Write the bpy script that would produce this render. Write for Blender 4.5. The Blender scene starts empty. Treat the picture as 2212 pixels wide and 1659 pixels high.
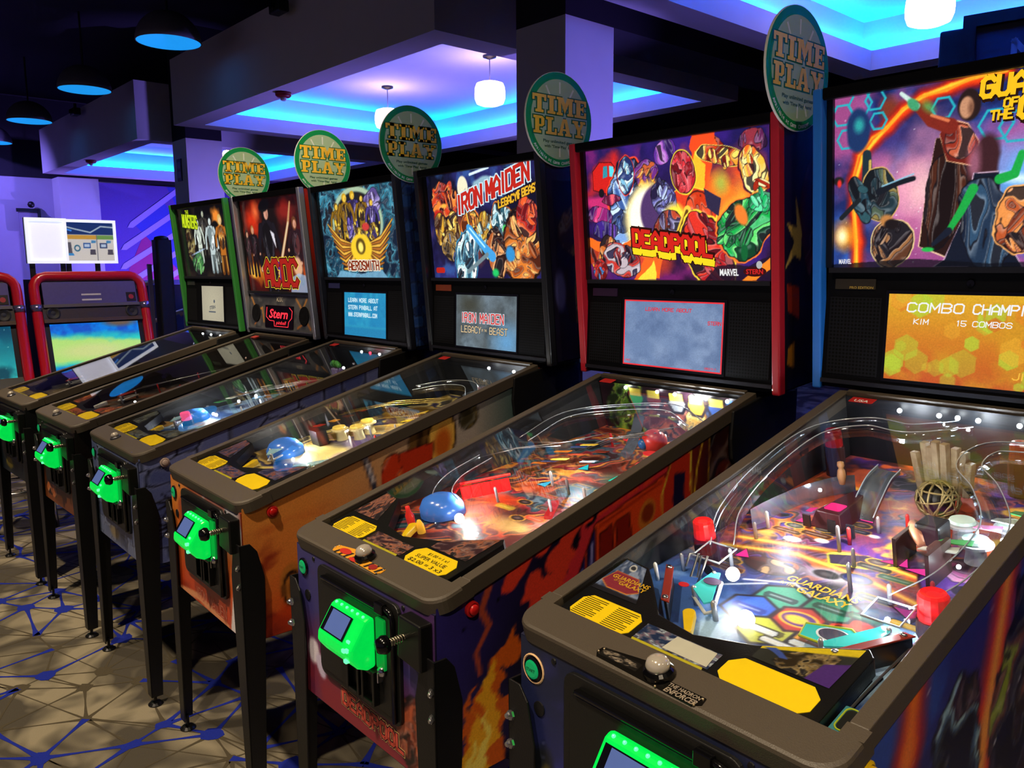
import bpy, math, random
import numpy as np
from mathutils import Vector, Matrix

S = bpy.context.scene
COL = S.collection
# ------------------------------------------------------------------ camera
CAM_H, PITCH, ROLL, FPX = 1.545, math.radians(8.244), math.radians(-0.380), 1748.0
cp, sp, cr, sr = math.cos(PITCH), math.sin(PITCH), math.cos(ROLL), math.sin(ROLL)
Mp = np.array([[1, 0, 0], [0, cp, -sp], [0, sp, cp]])
Mr = np.array([[cr, 0, sr], [0, 1, 0], [-sr, 0, cr]])
RM = Mr @ Mp                       # rows: right, forward, up
cd = bpy.data.cameras.new('camera'); cam = bpy.data.objects.new('camera', cd); COL.objects.link(cam)
cd.sensor_width = 36.0; cd.lens = 36.0 * FPX / 2212.0; cd.clip_start = .05; cd.clip_end = 100
r_, f_, u_ = RM
cam.matrix_world = Matrix(((r_[0], u_[0], -f_[0], 0), (r_[1], u_[1], -f_[1], 0), (r_[2], u_[2], -f_[2], CAM_H), (0, 0, 0, 1)))
S.camera = cam
# ------------------------------------------------------------------ world, exposure
W = bpy.data.worlds.new('world'); S.world = W; W.use_nodes = True
W.node_tree.nodes['Background'].inputs[0].default_value = (.40, .33, .58, 1)
W.node_tree.nodes['Background'].inputs[1].default_value = .16
vs = S.view_settings
vs.view_transform = 'Standard'; vs.look = 'None'; vs.exposure = 0.0; vs.gamma = 1.0; vs.use_curve_mapping = False
S.cycles.max_bounces = 4; S.cycles.diffuse_bounces = 2; S.cycles.glossy_bounces = 3
S.cycles.transmission_bounces = 4; S.cycles.transparent_max_bounces = 10
S.cycles.use_adaptive_sampling = True; S.cycles.adaptive_threshold = .1
S.cycles.caustics_reflective = False; S.cycles.caustics_refractive = False
S.cycles.sample_clamp_indirect = 8.0; S.cycles.blur_glossy = .5

E1 = np.array([.669, -.743]); E2 = np.array([.743, .669])   # the room's axes in plan
RYAW = math.atan2(-.743, .669)
def rm(mx, my, z=0.0):
    q = E1 * mx + E2 * my
    return Vector((q[0], q[1], z))

def light(name, kind, loc, col, power, size=.1, target=None, spot=1.2, blend=.5):
    L = bpy.data.lights.new(name, kind); L.color = col; L.energy = power
    if kind == 'AREA': L.size = size
    else: L.shadow_soft_size = size
    if kind == 'SPOT': L.spot_size = spot; L.spot_blend = blend
    o = bpy.data.objects.new(name, L); COL.objects.link(o); o.location = loc
    if target is not None:
        o.rotation_euler = (Vector(target) - Vector(loc)).to_track_quat('-Z', 'Y').to_euler()
    return o
# warm spotlights of the black ceiling, over the aisle in front of the machines
WARM = (1.0, .80, .55)
for i, (mx, my, tx, ty, pw, ang) in enumerate(((1.2, -.9, .6, .1, 420, 1.35), (-1.2, -.5, -1.2, .3, 420, 1.35),
                                          (-3.2, -.4, -3.2, .4, 460, 1.35), (-5.4, -.1, -5.6, .6, 460, 1.35), (2.6, 1.0, 1.6, .9, 120, 1.2))):
    light('aisle_or_fill_spot', 'SPOT', rm(mx, my, 4.2), WARM, pw, .06, rm(tx, ty, .5), ang, .8)

light('aisle_or_fill_spot', 'SPOT', rm(-1.6, .3, 4.3), WARM, 650, .06, rm(-4.3, 2.0, 2.05), .55, .8)  # extra spot added to brighten the far disc signs
light('aisle_or_fill_spot', 'SPOT', rm(1.4, .6, 4.3), WARM, 110, .06, rm(-1.6, 2.0, 2.05), .8, .9)  # weaker extra spot, added for the nearer disc signs
light('aisle_or_fill_spot', 'SPOT', rm(-5.6, 1.6, 4.3), WARM, 300, .06, rm(-7.9, 2.0, 1.1), .9, .8)  # spot added to brighten the red arcade cabinets

# violet spots added low behind the machines to colour columns and coffers
for (mx, my, z, tx, ty, tz, pw, an) in ((-2.9, 4.75, .25, -3.96, 4.42, 2.3, 230, .60), (-9.6, 4.75, .25, -10.7, 4.42, 2.6, 230, .55), (-7.3, 6.2, .25, -7.3, 5.4, 3.4, 190, 1.6), (-1.2, 6.2, .25, -1.2, 5.2, 3.4, 90, 1.6), (-14.0, 6.4, .25, -14.5, 5.4, 3.3, 150, 1.6)):
    light('violet_fill', 'SPOT', rm(mx, my, z), (.27, .19, 1.0), pw * 2.2, .05, rm(tx, ty, tz), an, .9)

# ------------------------------------------------------------------ mesh helpers
def srgb(h):
    if isinstance(h, str):
        h = [int(h[i:i + 2], 16) / 255 for i in (0, 2, 4)]
    return tuple(c / 12.92 if c <= .04045 else ((c + .055) / 1.055) ** 2.4 for c in h)
def hx(h): return np.array([int(h[i:i + 2], 16) / 255 for i in (0, 2, 4)])
def tolin(a):
    a = np.clip(a, 0, 1)
    return np.where(a <= .04045, a / 12.92, ((a + .055) / 1.055) ** 2.4)
IDF = lambda a, b, c: (a, b, c)

class MB:
    def __init__(s, F=IDF): s.v = []; s.f = []; s.F = F
    def add(s, vs_, fs_, F=None):
        F = F or s.F; n = len(s.v)
        s.v += [tuple(F(*p)) for p in vs_]; s.f += [tuple(n + i for i in f) for f in fs_]; return s
    def box(s, a0, b0, c0, a1, b1, c1, F=None):
        vv = [(a, b, c) for c in (c0, c1) for b in (b0, b1) for a in (a0, a1)]
        return s.add(vv, [(0, 2, 3, 1), (4, 5, 7, 6), (0, 1, 5, 4), (2, 6, 7, 3), (0, 4, 6, 2), (1, 3, 7, 5)], F)
    def prism(s, poly, c0, c1, F=None, top=None):
        n = len(poly); top = top or poly
        vv = [(a, b, c0) for a, b in poly] + [(a, b, c1) for a, b in top]
        return s.add(vv, [tuple(range(n - 1, -1, -1)), tuple(range(n, 2 * n))] + [(i, (i + 1) % n, n + (i + 1) % n, n + i) for i in range(n)], F)
    def poly(s, pts, c, F=None):
        return s.add([(a, b, c) for a, b in pts], [tuple(range(len(pts)))], F)
    def lathe(s, prof, n=16, o=(0, 0), F=None, cap=True):
        vv = []; ff = []; k = len(prof)
        for i in range(n):
            t = 2 * math.pi * i / n
            vv += [(o[0] + r * math.cos(t), o[1] + r * math.sin(t), z) for r, z in prof]
        for i in range(n):
            j = (i + 1) % n
            ff += [(i * k + m, j * k + m, j * k + m + 1, i * k + m + 1) for m in range(k - 1)]
        if cap and prof[0][0] > 1e-6: ff.append(tuple(i * k for i in range(n))[::-1])
        if cap and prof[-1][0] > 1e-6: ff.append(tuple(i * k + k - 1 for i in range(n)))
        return s.add(vv, ff, F)
    def cyl(s, r, z0, z1, n=16, o=(0, 0), F=None): return s.lathe([(r, z0), (r, z1)], n, o, F)
    def tube(s, path, r, n=8, closed=False, F=None):
        P = [Vector(p) for p in path]; m = len(P); vv = []; ff = []; up = None
        for i, p in enumerate(P):
            a = P[i - 1] if (i or closed) else P[0]; b = P[(i + 1) % m] if (i < m - 1 or closed) else P[-1]
            t = (b - a).normalized()
            if up is None:
                up = Vector((0, 0, 1)) if abs(t.z) < .9 else Vector((1, 0, 0))
            x = t.cross(up).normalized(); y = x.cross(t).normalized(); up = y
            rr = r[i] if hasattr(r, '__len__') else r
            vv += [tuple(p + x * rr * math.cos(2 * math.pi * k / n) + y * rr * math.sin(2 * math.pi * k / n)) for k in range(n)]
        for i in range(m if closed else m - 1):
            j = (i + 1) % m
            ff += [(i * n + k, j * n + k, j * n + (k + 1) % n, i * n + (k + 1) % n) for k in range(n)]
        if not closed: ff += [tuple(range(n))[::-1], tuple((m - 1) * n + k for k in range(n))]
        return s.add(vv, ff, F)
    def sphere(s, c, r, n=12, m=8, F=None, sq=(1, 1, 1)):
        prof = [(r * math.sin(math.pi * i / m), -r * math.cos(math.pi * i / m)) for i in range(m + 1)]
        G = F or s.F
        return s.lathe([(max(a, 1e-7), b) for a, b in prof], n, (0, 0), lambda a, b, d: G(c[0] + a * sq[0], c[1] + b * sq[1], c[2] + d * sq[2]))

def rrect(x0, y0, x1, y1, r, n=4, corners=(1, 1, 1, 1)):
    out = []
    for k, (cx, cy, a) in enumerate(((x0 + r, y0 + r, 180), (x1 - r, y0 + r, 270), (x1 - r, y1 - r, 0), (x0 + r, y1 - r, 90))):
        if corners[k]:
            out += [(cx + r * math.cos(math.radians(a + 90 * i / n)), cy + r * math.sin(math.radians(a + 90 * i / n))) for i in range(n + 1)]
        else:
            out.append(((x0, y0), (x1, y0), (x1, y1), (x0, y1))[k])
    return out
def circ(cx, cy, r, n=20, ry=None): return [(cx + r * math.cos(2 * math.pi * i / n), cy + (ry or r) * math.sin(2 * math.pi * i / n)) for i in range(n)]

def obj(name, mb, m, parent=None, smooth=False, bevel=0, label=None, cat=None, group=None, kind=None, fix=True):
    me = bpy.data.meshes.new(name)
    if isinstance(mb, MB):
        me.from_pydata(mb.v, [], mb.f)
        if fix:
            import bmesh
            b = bmesh.new(); b.from_mesh(me); bmesh.ops.recalc_face_normals(b, faces=b.faces); b.to_mesh(me); b.free()
    else: me = mb
    if m is not None and not me.materials: me.materials.append(m)
    o = bpy.data.objects.new(name, me); COL.objects.link(o)
    if parent: o.parent = parent
    if smooth: me.polygons.foreach_set('use_smooth', [True] * len(me.polygons))
    if bevel:
        bv = o.modifiers.new('bevel', 'BEVEL'); bv.width = bevel; bv.segments = 2; bv.limit_method = 'ANGLE'; bv.angle_limit = .7
    return tag(o, label, cat, group, kind)
def tag(o, label=None, cat=None, group=None, kind=None):
    for k, v in (('label', label), ('category', cat), ('group', group), ('kind', kind)):
        if v: o[k] = v
    return o
def empty(name, loc=(0, 0, 0), rz=0, **k):
    o = bpy.data.objects.new(name, None); COL.objects.link(o); o.location = loc; o.rotation_euler = (0, 0, rz); o.empty_display_size = .1
    return tag(o, **k)

# ------------------------------------------------------------------ materials
def mat(name, col, rough=.5, metal=0.0, emit=None, es=0.0, var=.12, scale=40.0, bump=0.0, spec=.5, trans=0.0, alpha=1.0, coat=0.0):
    m = bpy.data.materials.new(name); m.use_nodes = True; nt = m.node_tree; b = nt.nodes['Principled BSDF']
    c = srgb(col) if isinstance(col, str) else col
    tc = nt.nodes.new('ShaderNodeTexCoord'); nz = nt.nodes.new('ShaderNodeTexNoise'); nz.inputs['Scale'].default_value = scale; nz.inputs['Detail'].default_value = 4
    nt.links.new(tc.outputs['Object'], nz.inputs['Vector'])
    mx = nt.nodes.new('ShaderNodeMix'); mx.data_type = 'RGBA'
    mx.inputs['A'].default_value = (*[x * (1 - var) for x in c], 1); mx.inputs['B'].default_value = (*[min(1, x * (1 + var)) for x in c], 1)
    nt.links.new(nz.outputs['Fac'], mx.inputs['Factor']); nt.links.new(mx.outputs['Result'], b.inputs['Base Color'])
    b.inputs['Roughness'].default_value = rough; b.inputs['Metallic'].default_value = metal
    b.inputs['Specular IOR Level'].default_value = spec; b.inputs['Transmission Weight'].default_value = trans; b.inputs['Alpha'].default_value = alpha
    b.inputs['Coat Weight'].default_value = coat
    if emit is not None:
        e = srgb(emit) if isinstance(emit, str) else emit
        b.inputs['Emission Color'].default_value = (*e, 1); b.inputs['Emission Strength'].default_value = es
    if bump:
        bp = nt.nodes.new('ShaderNodeBump'); bp.inputs['Strength'].default_value = bump; bp.inputs['Distance'].default_value = .002
        nt.links.new(nz.outputs['Fac'], bp.inputs['Height']); nt.links.new(bp.outputs['Normal'], b.inputs['Normal'])
    return m
_mc = {}
def M(key, *a, **k):
    if key not in _mc: _mc[key] = mat(key, *a, **k)
    return _mc[key]
def artmat(name, rough=.35, es=0.0, coat=0.0, base=1.0, spec=.5):
    m = bpy.data.materials.new(name); m.use_nodes = True; nt = m.node_tree; b = nt.nodes['Principled BSDF']
    at = nt.nodes.new('ShaderNodeAttribute'); at.attribute_name = 'Col'
    tc = nt.nodes.new('ShaderNodeTexCoord'); nz = nt.nodes.new('ShaderNodeTexNoise'); nz.inputs['Scale'].default_value = 260; nz.inputs['Detail'].default_value = 3
    nt.links.new(tc.outputs['Object'], nz.inputs['Vector'])
    mr = nt.nodes.new('ShaderNodeMapRange'); mr.inputs['From Min'].default_value = .3; mr.inputs['From Max'].default_value = .7; mr.inputs['To Min'].default_value = .86; mr.inputs['To Max'].default_value = 1.06
    nt.links.new(nz.outputs['Fac'], mr.inputs['Value'])
    vm = nt.nodes.new('ShaderNodeVectorMath'); vm.operation = 'SCALE'
    nt.links.new(at.outputs['Color'], vm.inputs[0]); nt.links.new(mr.outputs['Result'], vm.inputs['Scale'])
    if base > 0: nt.links.new(vm.outputs['Vector'], b.inputs['Base Color'])
    else: b.inputs['Base Color'].default_value = (.01, .01, .012, 1)
    if es: nt.links.new(vm.outputs['Vector'], b.inputs['Emission Color']); b.inputs['Emission Strength'].default_value = es
    b.inputs['Roughness'].default_value = rough; b.inputs['Coat Weight'].default_value = coat; b.inputs['Specular IOR Level'].default_value = spec
    return m
def glassmat(name, tint=(1, 1, 1), rough=.0, gain=.96, base=.04):
    m = bpy.data.materials.new(name); m.use_nodes = True; nt = m.node_tree; nt.nodes.remove(nt.nodes['Principled BSDF'])
    out = nt.nodes['Material Output']; t = nt.nodes.new('ShaderNodeBsdfTransparent'); g = nt.nodes.new('ShaderNodeBsdfGlossy'); x = nt.nodes.new('ShaderNodeMixShader')
    t.inputs['Color'].default_value = (*tint, 1); g.inputs['Roughness'].default_value = rough
    lw = nt.nodes.new('ShaderNodeLayerWeight'); lw.inputs['Blend'].default_value = .5          # Schlick: same on both sides of a pane
    pw = nt.nodes.new('ShaderNodeMath'); pw.operation = 'POWER'; pw.inputs[1].default_value = 5.0; nt.links.new(lw.outputs['Facing'], pw.inputs[0])
    ma = nt.nodes.new('ShaderNodeMath'); ma.operation = 'MULTIPLY_ADD'; ma.inputs[1].default_value = gain; ma.inputs[2].default_value = base; ma.use_clamp = True
    nz = nt.nodes.new('ShaderNodeTexNoise'); nz.inputs['Scale'].default_value = 90; mr = nt.nodes.new('ShaderNodeMapRange'); mr.inputs['To Min'].default_value = rough; mr.inputs['To Max'].default_value = rough + .02
    nt.links.new(nz.outputs['Fac'], mr.inputs['Value']); nt.links.new(mr.outputs['Result'], g.inputs['Roughness'])
    nt.links.new(pw.outputs[0], ma.inputs[0]); nt.links.new(ma.outputs[0], x.inputs['Fac'])
    nt.links.new(t.outputs[0], x.inputs[1]); nt.links.new(g.outputs[0], x.inputs[2]); nt.links.new(x.outputs[0], out.inputs['Surface'])
    return m

# ------------------------------------------------------------------ painted art (colour per vertex of a fine grid)
_tab = np.random.RandomState(7).rand(256, 256)
def vnoise(x, y, seed=0):
    x = x + seed * 17.31; y = y + seed * 9.77
    xi = np.floor(x).astype(int); yi = np.floor(y).astype(int); fx = x - xi; fy = y - yi
    fx = fx * fx * (3 - 2 * fx); fy = fy * fy * (3 - 2 * fy)
    T = lambda a, b: _tab[a % 256, b % 256]
    return (T(xi, yi) * (1 - fx) + T(xi + 1, yi) * fx) * (1 - fy) + (T(xi, yi + 1) * (1 - fx) + T(xi + 1, yi + 1) * fx) * fy
def fbm(x, y, seed=0, o=4):
    s = 0; a = .5; t = 0
    for i in range(o):
        s = s + a * vnoise(x * 2 ** i, y * 2 ** i, seed + i * 3); t += a; a *= .5
    return s / t
class Art:
    def __init__(s, w, h, asp, bg='000000'):
        s.asp = asp; s.X, s.Y = np.meshgrid((np.arange(2 * w) + .5) / (2 * w) * asp, (np.arange(2 * h) + .5) / (2 * h)); s.C = np.ones((2 * h, 2 * w, 3)) * hx(bg)   # painted at twice the grid
    def mix(s, m, col, a=1.0):
        if isinstance(col, str): col = hx(col)
        m = (np.clip(m, 0, 1) * a)[..., None]; s.C = s.C * (1 - m) + col * m; return s
    def grad(s, c0, c1, y0=0, y1=1, ax='Y', warp=0, seed=0, sc=3, a=1):
        t = (s.Y if ax == 'Y' else s.X) + warp * (fbm(s.X * sc, s.Y * sc, seed) - .5)
        t = np.clip((t - y0) / (y1 - y0), 0, 1)[..., None]; c = hx(c0) * (1 - t) + hx(c1) * t
        s.C = s.C * (1 - a) + c * a; return s
    def cloud(s, c, sc=4, lo=.45, hi=.65, seed=0, a=1, mask=None):
        m = np.clip((fbm(s.X * sc, s.Y * sc, seed, 5) - lo) / (hi - lo), 0, 1)
        return s.mix(m if mask is None else m * mask, c, a)
    def d(s, cx, cy, rx, ry, rot=0, warp=0, seed=0, sc=5):
        dx = s.X - cx; dy = s.Y - cy; c, n = math.cos(rot), math.sin(rot)
        q = np.hypot((dx * c + dy * n) / rx, (-dx * n + dy * c) / ry)
        return q + warp * (fbm(s.X * sc, s.Y * sc, seed) - .5) * 2 if warp else q
    def ell(s, cx, cy, rx, ry, col, rot=0, soft=.1, warp=0, seed=0, a=1, sc=5):
        return s.mix((1 - s.d(cx, cy, rx, ry, rot, warp, seed, sc)) / soft, col, a)
    def ring(s, cx, cy, rx, ry, w, col, rot=0, a=1):
        return s.mix((w - abs(s.d(cx, cy, rx, ry, rot) - 1)) / (.3 * w), col, a)
    def comic(s, cx, cy, rx, ry, pal, rot=0, seed=0, sc=7, warp=.35, ink='08060c', edge=None, st=(1, 1), sub=None):
        r = 1.25 * max(rx, ry) * (1 + warp); x = s.X[0]; y = s.Y[:, 0]
        x0, x1 = np.searchsorted(x, cx - r), np.searchsorted(x, cx + r); y0, y1 = np.searchsorted(y, cy - r), np.searchsorted(y, cy + r)
        if x1 - x0 < 2 or y1 - y0 < 2: return s
        v = Art.__new__(Art); v.asp = s.asp; v.X = s.X[y0:y1, x0:x1]; v.Y = s.Y[y0:y1, x0:x1]; v.C = s.C[y0:y1, x0:x1]
        v._comic(cx, cy, rx, ry, pal, rot, seed, sc, warp, ink, edge, st); s.C[y0:y1, x0:x1] = v.C
        n = s.sub if sub is None else sub
        if n and rx * ry > .004 and rx < 1:
            q = random.Random(seed * 7 + 1); c, d = math.cos(rot), math.sin(rot)
            for k in range(n):
                t = q.uniform(0, 6.28); u = math.sqrt(q.random()) * .72; a_ = u * rx * math.cos(t); b_ = u * ry * math.sin(t); m = (rx * ry) ** .5
                P2 = pal[k % len(pal):] + pal[:k % len(pal)]
                s.comic(cx + a_ * c - b_ * d, cy + a_ * d + b_ * c, m * q.uniform(.16, .34), m * q.uniform(.28, .55), P2, rot + q.uniform(-.9, .9), seed + k + 1, sc * 1.25, .45, ink, None, (2.2, .35), 0)
        return s
    sub = 0
    def _comic(s, cx, cy, rx, ry, pal, rot, seed, sc, warp, ink, edge, st):
        d = s.d(cx, cy, rx, ry, rot, warp, seed, 6) + .18 * warp * (fbm(s.X * 22, s.Y * 22, seed + 2) - .5)
        dx = s.X - cx; dy = s.Y - cy; c, n = math.cos(rot), math.sin(rot); a = (dx * c + dy * n) * sc * st[0]; b = (-dx * n + dy * c) * sc * st[1]
        w1 = fbm(a * .7, b * .7, seed + 5, 3); t = fbm(a + 2.2 * w1, b + 2.2 * w1, seed + 1, 2); t = np.clip((t - .25) / .5, 0, .999) * len(pal)
        i = np.floor(t).astype(int); fr = t - i; P = np.array([hx(q) for q in pal]); colr = P[i]
        line = np.clip((.10 - np.minimum(fr, 1 - fr)) / .06, 0, 1) * (i > 0); hi = np.clip((fr - .55) / .3, 0, 1)[..., None] * .28
        colr = colr + (1 - colr) * hi; colr = colr * (1 - .75 * line[..., None]) + hx(ink) * .75 * line[..., None]
        lim = max(.03, .0022 / min(rx, ry))
        if edge: s.mix((1.02 + 2.2 * lim - d) / lim, edge)
        s.mix((1 + lim - d) / lim, ink); m = np.clip((1 - d) / .05, 0, 1)[..., None]; s.C = s.C * (1 - m) + colr * m; return s
    def seg(s, p, q, w0, w1=None):
        px, py = p; qx, qy = q; L2 = (qx - px) ** 2 + (qy - py) ** 2 + 1e-12; w1 = w0 if w1 is None else w1
        t = np.clip(((s.X - px) * (qx - px) + (s.Y - py) * (qy - py)) / L2, 0, 1)
        return np.hypot(s.X - px - t * (qx - px), s.Y - py - t * (qy - py)) - (w0 + (w1 - w0) * t)
    def line(s, pts, w, col, w1=None, a=1, soft=.004):
        n = len(pts) - 1
        for i in range(n):
            wa = w if w1 is None else w + (w1 - w) * i / n; wb = w if w1 is None else w + (w1 - w) * (i + 1) / n
            s.mix(.5 - s.seg(pts[i], pts[i + 1], wa, wb) / soft, col, a)
        return s
    def pmask(s, pts, warp=0, seed=0, sc=6):
        X = s.X + (warp * (fbm(s.X * sc, s.Y * sc, seed) - .5) if warp else 0); Y = s.Y + (warp * (fbm(s.X * sc, s.Y * sc, seed + 9) - .5) if warp else 0)
        m = np.zeros(X.shape, bool); n = len(pts)
        for i in range(n):
            (x0, y0), (x1, y1) = pts[i], pts[(i + 1) % n]
            if y0 == y1: continue
            m ^= ((y0 > Y) != (y1 > Y)) & (X < (x1 - x0) * (Y - y0) / (y1 - y0) + x0)
        return m.astype(float)
    def poly(s, pts, col, a=1, warp=0, seed=0, ol=None, ow=.006):
        if ol:
            for i in range(len(pts)): s.line([pts[i], pts[(i + 1) % len(pts)]], ow, ol)
        return s.mix(s.pmask(pts, warp, seed), col, a)
    def flames(s, x0, x1, y0, h, col, seed=0, sc=9, a=1, lean=.3):
        t = (s.Y - y0) / h; n = vnoise((s.X - lean * t * h) * sc, s.Y * sc * .35, seed) * .75 + vnoise(s.X * sc * 2.7, s.Y * sc, seed + 3) * .25
        m = np.clip((n * 1.25 - t) / .06, 0, 1) * (s.X > x0) * (s.X < x1) * (t > -.02)
        return s.mix(m, col, a)
    def stars(s, n, col='ffffff', seed=0, r=.006, a=.9):
        R = random.Random(seed)
        for _ in range(n): s.ell(R.random() * s.asp, R.random(), r * (.4 + R.random()), r * (.4 + R.random()), col, soft=.6, a=a)
        return s
    def fig(s, x, y, h, coat, skin, hair, seed=0, lean=0.0, aL=None, aR=None, edge=None, wide=1.0):
        # plain faceless clothed figure: legs, coat, arms, head
        w = h * wide; c0, c1, c2 = coat; p = lambda a, b: (x + a * w + lean * b * h, y + b * h)
        if edge: s.line([p(-.05, 0), p(-.09, .45), p(-.14, .75), p(0, .97), p(.14, .75), p(.09, .45), p(.05, 0)], .016 * h + .004, edge)
        for q in (-1, 1): s.line([p(q * .07, 0), p(q * .06, .25), p(q * .045, .48)], .045 * w, c0, .06 * w).line([p(q * .085, .02), p(q * .07, .45)], .010 * w, c2)
        s.poly([p(-.10, .30), p(-.085, .50), p(-.15, .77), p(-.05, .82), p(.05, .82), p(.15, .77), p(.085, .50), p(.10, .30)], c1, ol='0a070a', ow=.004)
        s.comic(*p(0, .60), .11 * w, .20 * h, [c0, c1, c2, c0], seed=seed, sc=5 / max(h, .2), warp=.2, st=(1.6, .5), sub=0)
        for q, a in ((-1, aL or (-.22, .42)), (1, aR or (.22, .42))):
            m = (q * .20 if abs(a[0]) < .3 else (q * .14 + a[0]) / 2, (.76 + a[1]) / 2 + .02); s.line([p(q * .13, .76), p(*m), p(*a)], .042 * w, '0a070a', .032 * w).line([p(q * .13, .76), p(*m), p(*a)], .034 * w, c1, .024 * w).ell(*p(*a), .030 * w, .030 * w, skin, soft=.2)
        s.ell(*p(0, .90), .075 * w, .10 * h, hair, soft=.12, warp=.25, seed=seed).ell(*p(.012, .885), .050 * w, .068 * h, skin, soft=.15).ell(*p(.03, .87), .020 * w, .05 * h, '5a2c20', soft=.9, a=.45)
        return s
    def hexo(s, cx, cy, r, col, w=.012, fill=None, a=1, rot=0.0):
        p = [(cx + r * math.cos(rot + k * math.pi / 3), cy + r * math.sin(rot + k * math.pi / 3)) for k in range(7)]
        if fill: s.poly(p[:6], fill, a)
        return s.line(p, w, col) if w else s
    def cells(s, sc, seed, cols, groove, gw=.06, jx=1.0):
        X = s.X * sc * jx; Y = s.Y * sc; xi = np.floor(X).astype(int); yi = np.floor(Y).astype(int)
        d1 = np.full(X.shape, 9.0); d2 = d1.copy(); idv = np.zeros(X.shape)
        for ox in (-1, 0, 1):
            for oy in (-1, 0, 1):
                a = (xi + ox + seed * 13) % 256; b = (yi + oy + seed * 7) % 256
                px = xi + ox + .15 + .7 * _tab[a, b]; py = yi + oy + .2 + .6 * _tab[b, a]; dd = np.maximum(abs(X - px), abs(Y - py)) * .6 + .4 * np.hypot(X - px, Y - py)
                nw = dd < d1; d2 = np.where(nw, d1, np.minimum(d2, dd)); idv = np.where(nw, _tab[(a * 3) % 256, (b * 5) % 256], idv); d1 = np.minimum(d1, dd)
        P = np.array([hx(c) for c in cols]); c = P[(idv * len(cols)).astype(int) % len(cols)]
        e = d2 - d1; m = np.clip((gw - e) / .03, 0, 1)[..., None]; hi = np.clip(1 - abs(e - gw - .08) / .06, 0, 1)[..., None] * .25
        s.C = (c + (1 - c) * hi) * (1 - m) + hx(groove) * m; return s
def artmesh(name, A, F, m, parent=None, thick=None, **k):
    """A: Art, F(a01, b01) -> xyz for a,b in 0..1"""
    h, w = A.C.shape[0] // 2, A.C.shape[1] // 2; Cd = A.C.reshape(h, 2, w, 2, 3).mean((1, 3))
    a, b = [q.ravel() for q in np.meshgrid(np.linspace(0, 1, w), np.linspace(0, 1, h))]
    co = np.stack([np.broadcast_to(np.asarray(q, float), a.shape) for q in F(a, b)], 1).astype(np.float32)
    i = np.arange((h - 1) * (w - 1)); r = i // (w - 1); c = i % (w - 1); v0 = r * w + c
    qd = np.stack([v0, v0 + 1, v0 + w + 1, v0 + w], 1).astype(np.int32)
    me = bpy.data.meshes.new(name); n = len(qd)
    me.vertices.add(len(co)); me.vertices.foreach_set('co', co.ravel()); me.loops.add(n * 4); me.loops.foreach_set('vertex_index', qd.ravel())
    me.polygons.add(n); me.polygons.foreach_set('loop_start', np.arange(n, dtype=np.int32) * 4); me.update(calc_edges=True)
    at = me.color_attributes.new('Col', 'FLOAT_COLOR', 'POINT')
    rgba = np.ones((h * w, 4), np.float32); rgba[:, :3] = tolin(Cd.reshape(-1, 3)); at.data.foreach_set('color', rgba.ravel())
    return obj(name, me, m, parent, **k)

# ------------------------------------------------------------------ lettering
GL = {'A': '00 04 26 44 40|02 42', 'B': '00 06 36 45 44 33 03|33 42 41 30 00', 'C': '45 36 16 05 01 10 30 41', 'D': '00 06 36 45 41 30 00', 'E': '46 06 00 40|03 33',
      'F': '46 06 00|03 33', 'G': '45 36 16 05 01 10 30 41 43 23', 'H': '00 06|40 46|03 43', 'I': '20 26', 'J': '46 41 30 10 01', 'K': '00 06|46 03 40', 'L': '06 00 40',
      'M': '00 06 22 46 40', 'N': '00 06 40 46', 'O': '10 01 05 16 36 45 41 30 10', 'P': '00 06 36 45 44 33 03', 'R': '00 06 36 45 44 33 03|23 40', 'S': '45 36 16 05 04 13 33 42 41 30 10 01',
      'T': '06 46|26 20', 'U': '06 01 10 30 41 46', 'V': '06 20 46', 'W': '06 10 24 30 46', 'X': '00 46|06 40', 'Y': '06 23 46|23 20', 'Z': '06 46 00 40', '/': '20 34 14 26', '-': '13 33', '.': '20 21',
      '0': '10 01 05 16 36 45 41 30 10', '1': '15 26 20', '2': '05 16 36 45 44 00 40', '3': '06 46 23 42 41 30 10 01', '5': '46 06 03 33 42 41 30 10 01', '4': '30 36 02 42', '$': '45 36 16 05 04 13 33 42 41 30 10 01|27 2z'}
def stroke_text(mb, txt, x, y, cw, ch, w, F, c=0.0, slant=0.0, gap=.35, rise=0.0):
    ux = cw / 4; uy = ch / 6; x0 = x
    for q in txt:
        if q in GL:
            wid = 2 if q in 'I1' else 4; off = -1 if q in 'I1' else 0
            for st in GL[q].split('|'):
                P = []
                for k in st.split():
                    a = int(k[0]) + off; b = -1 if k[1] == 'z' else int(k[1])
                    P.append((x0 + a * ux + slant * b * uy, y + b * uy + rise * (x0 + a * ux - x)))
                for i in range(len(P) - 1):
                    (ax, ay), (bx, by) = P[i], P[i + 1]; L = math.hypot(bx - ax, by - ay) or 1; tx, ty = (bx - ax) / L * w, (by - ay) / L * w
                    e = .8
                    mb.add([(ax - tx * e - ty, ay - ty * e + tx, c), (ax - tx * e + ty, ay - ty * e - tx, c), (bx + tx * e + ty, by + ty * e - tx, c), (bx + tx * e - ty, by + ty * e + tx, c)], [(0, 1, 2, 3)], F)
        else: wid = 3
        x0 += (wid + 4 * gap) * ux
    return x0 - x
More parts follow.
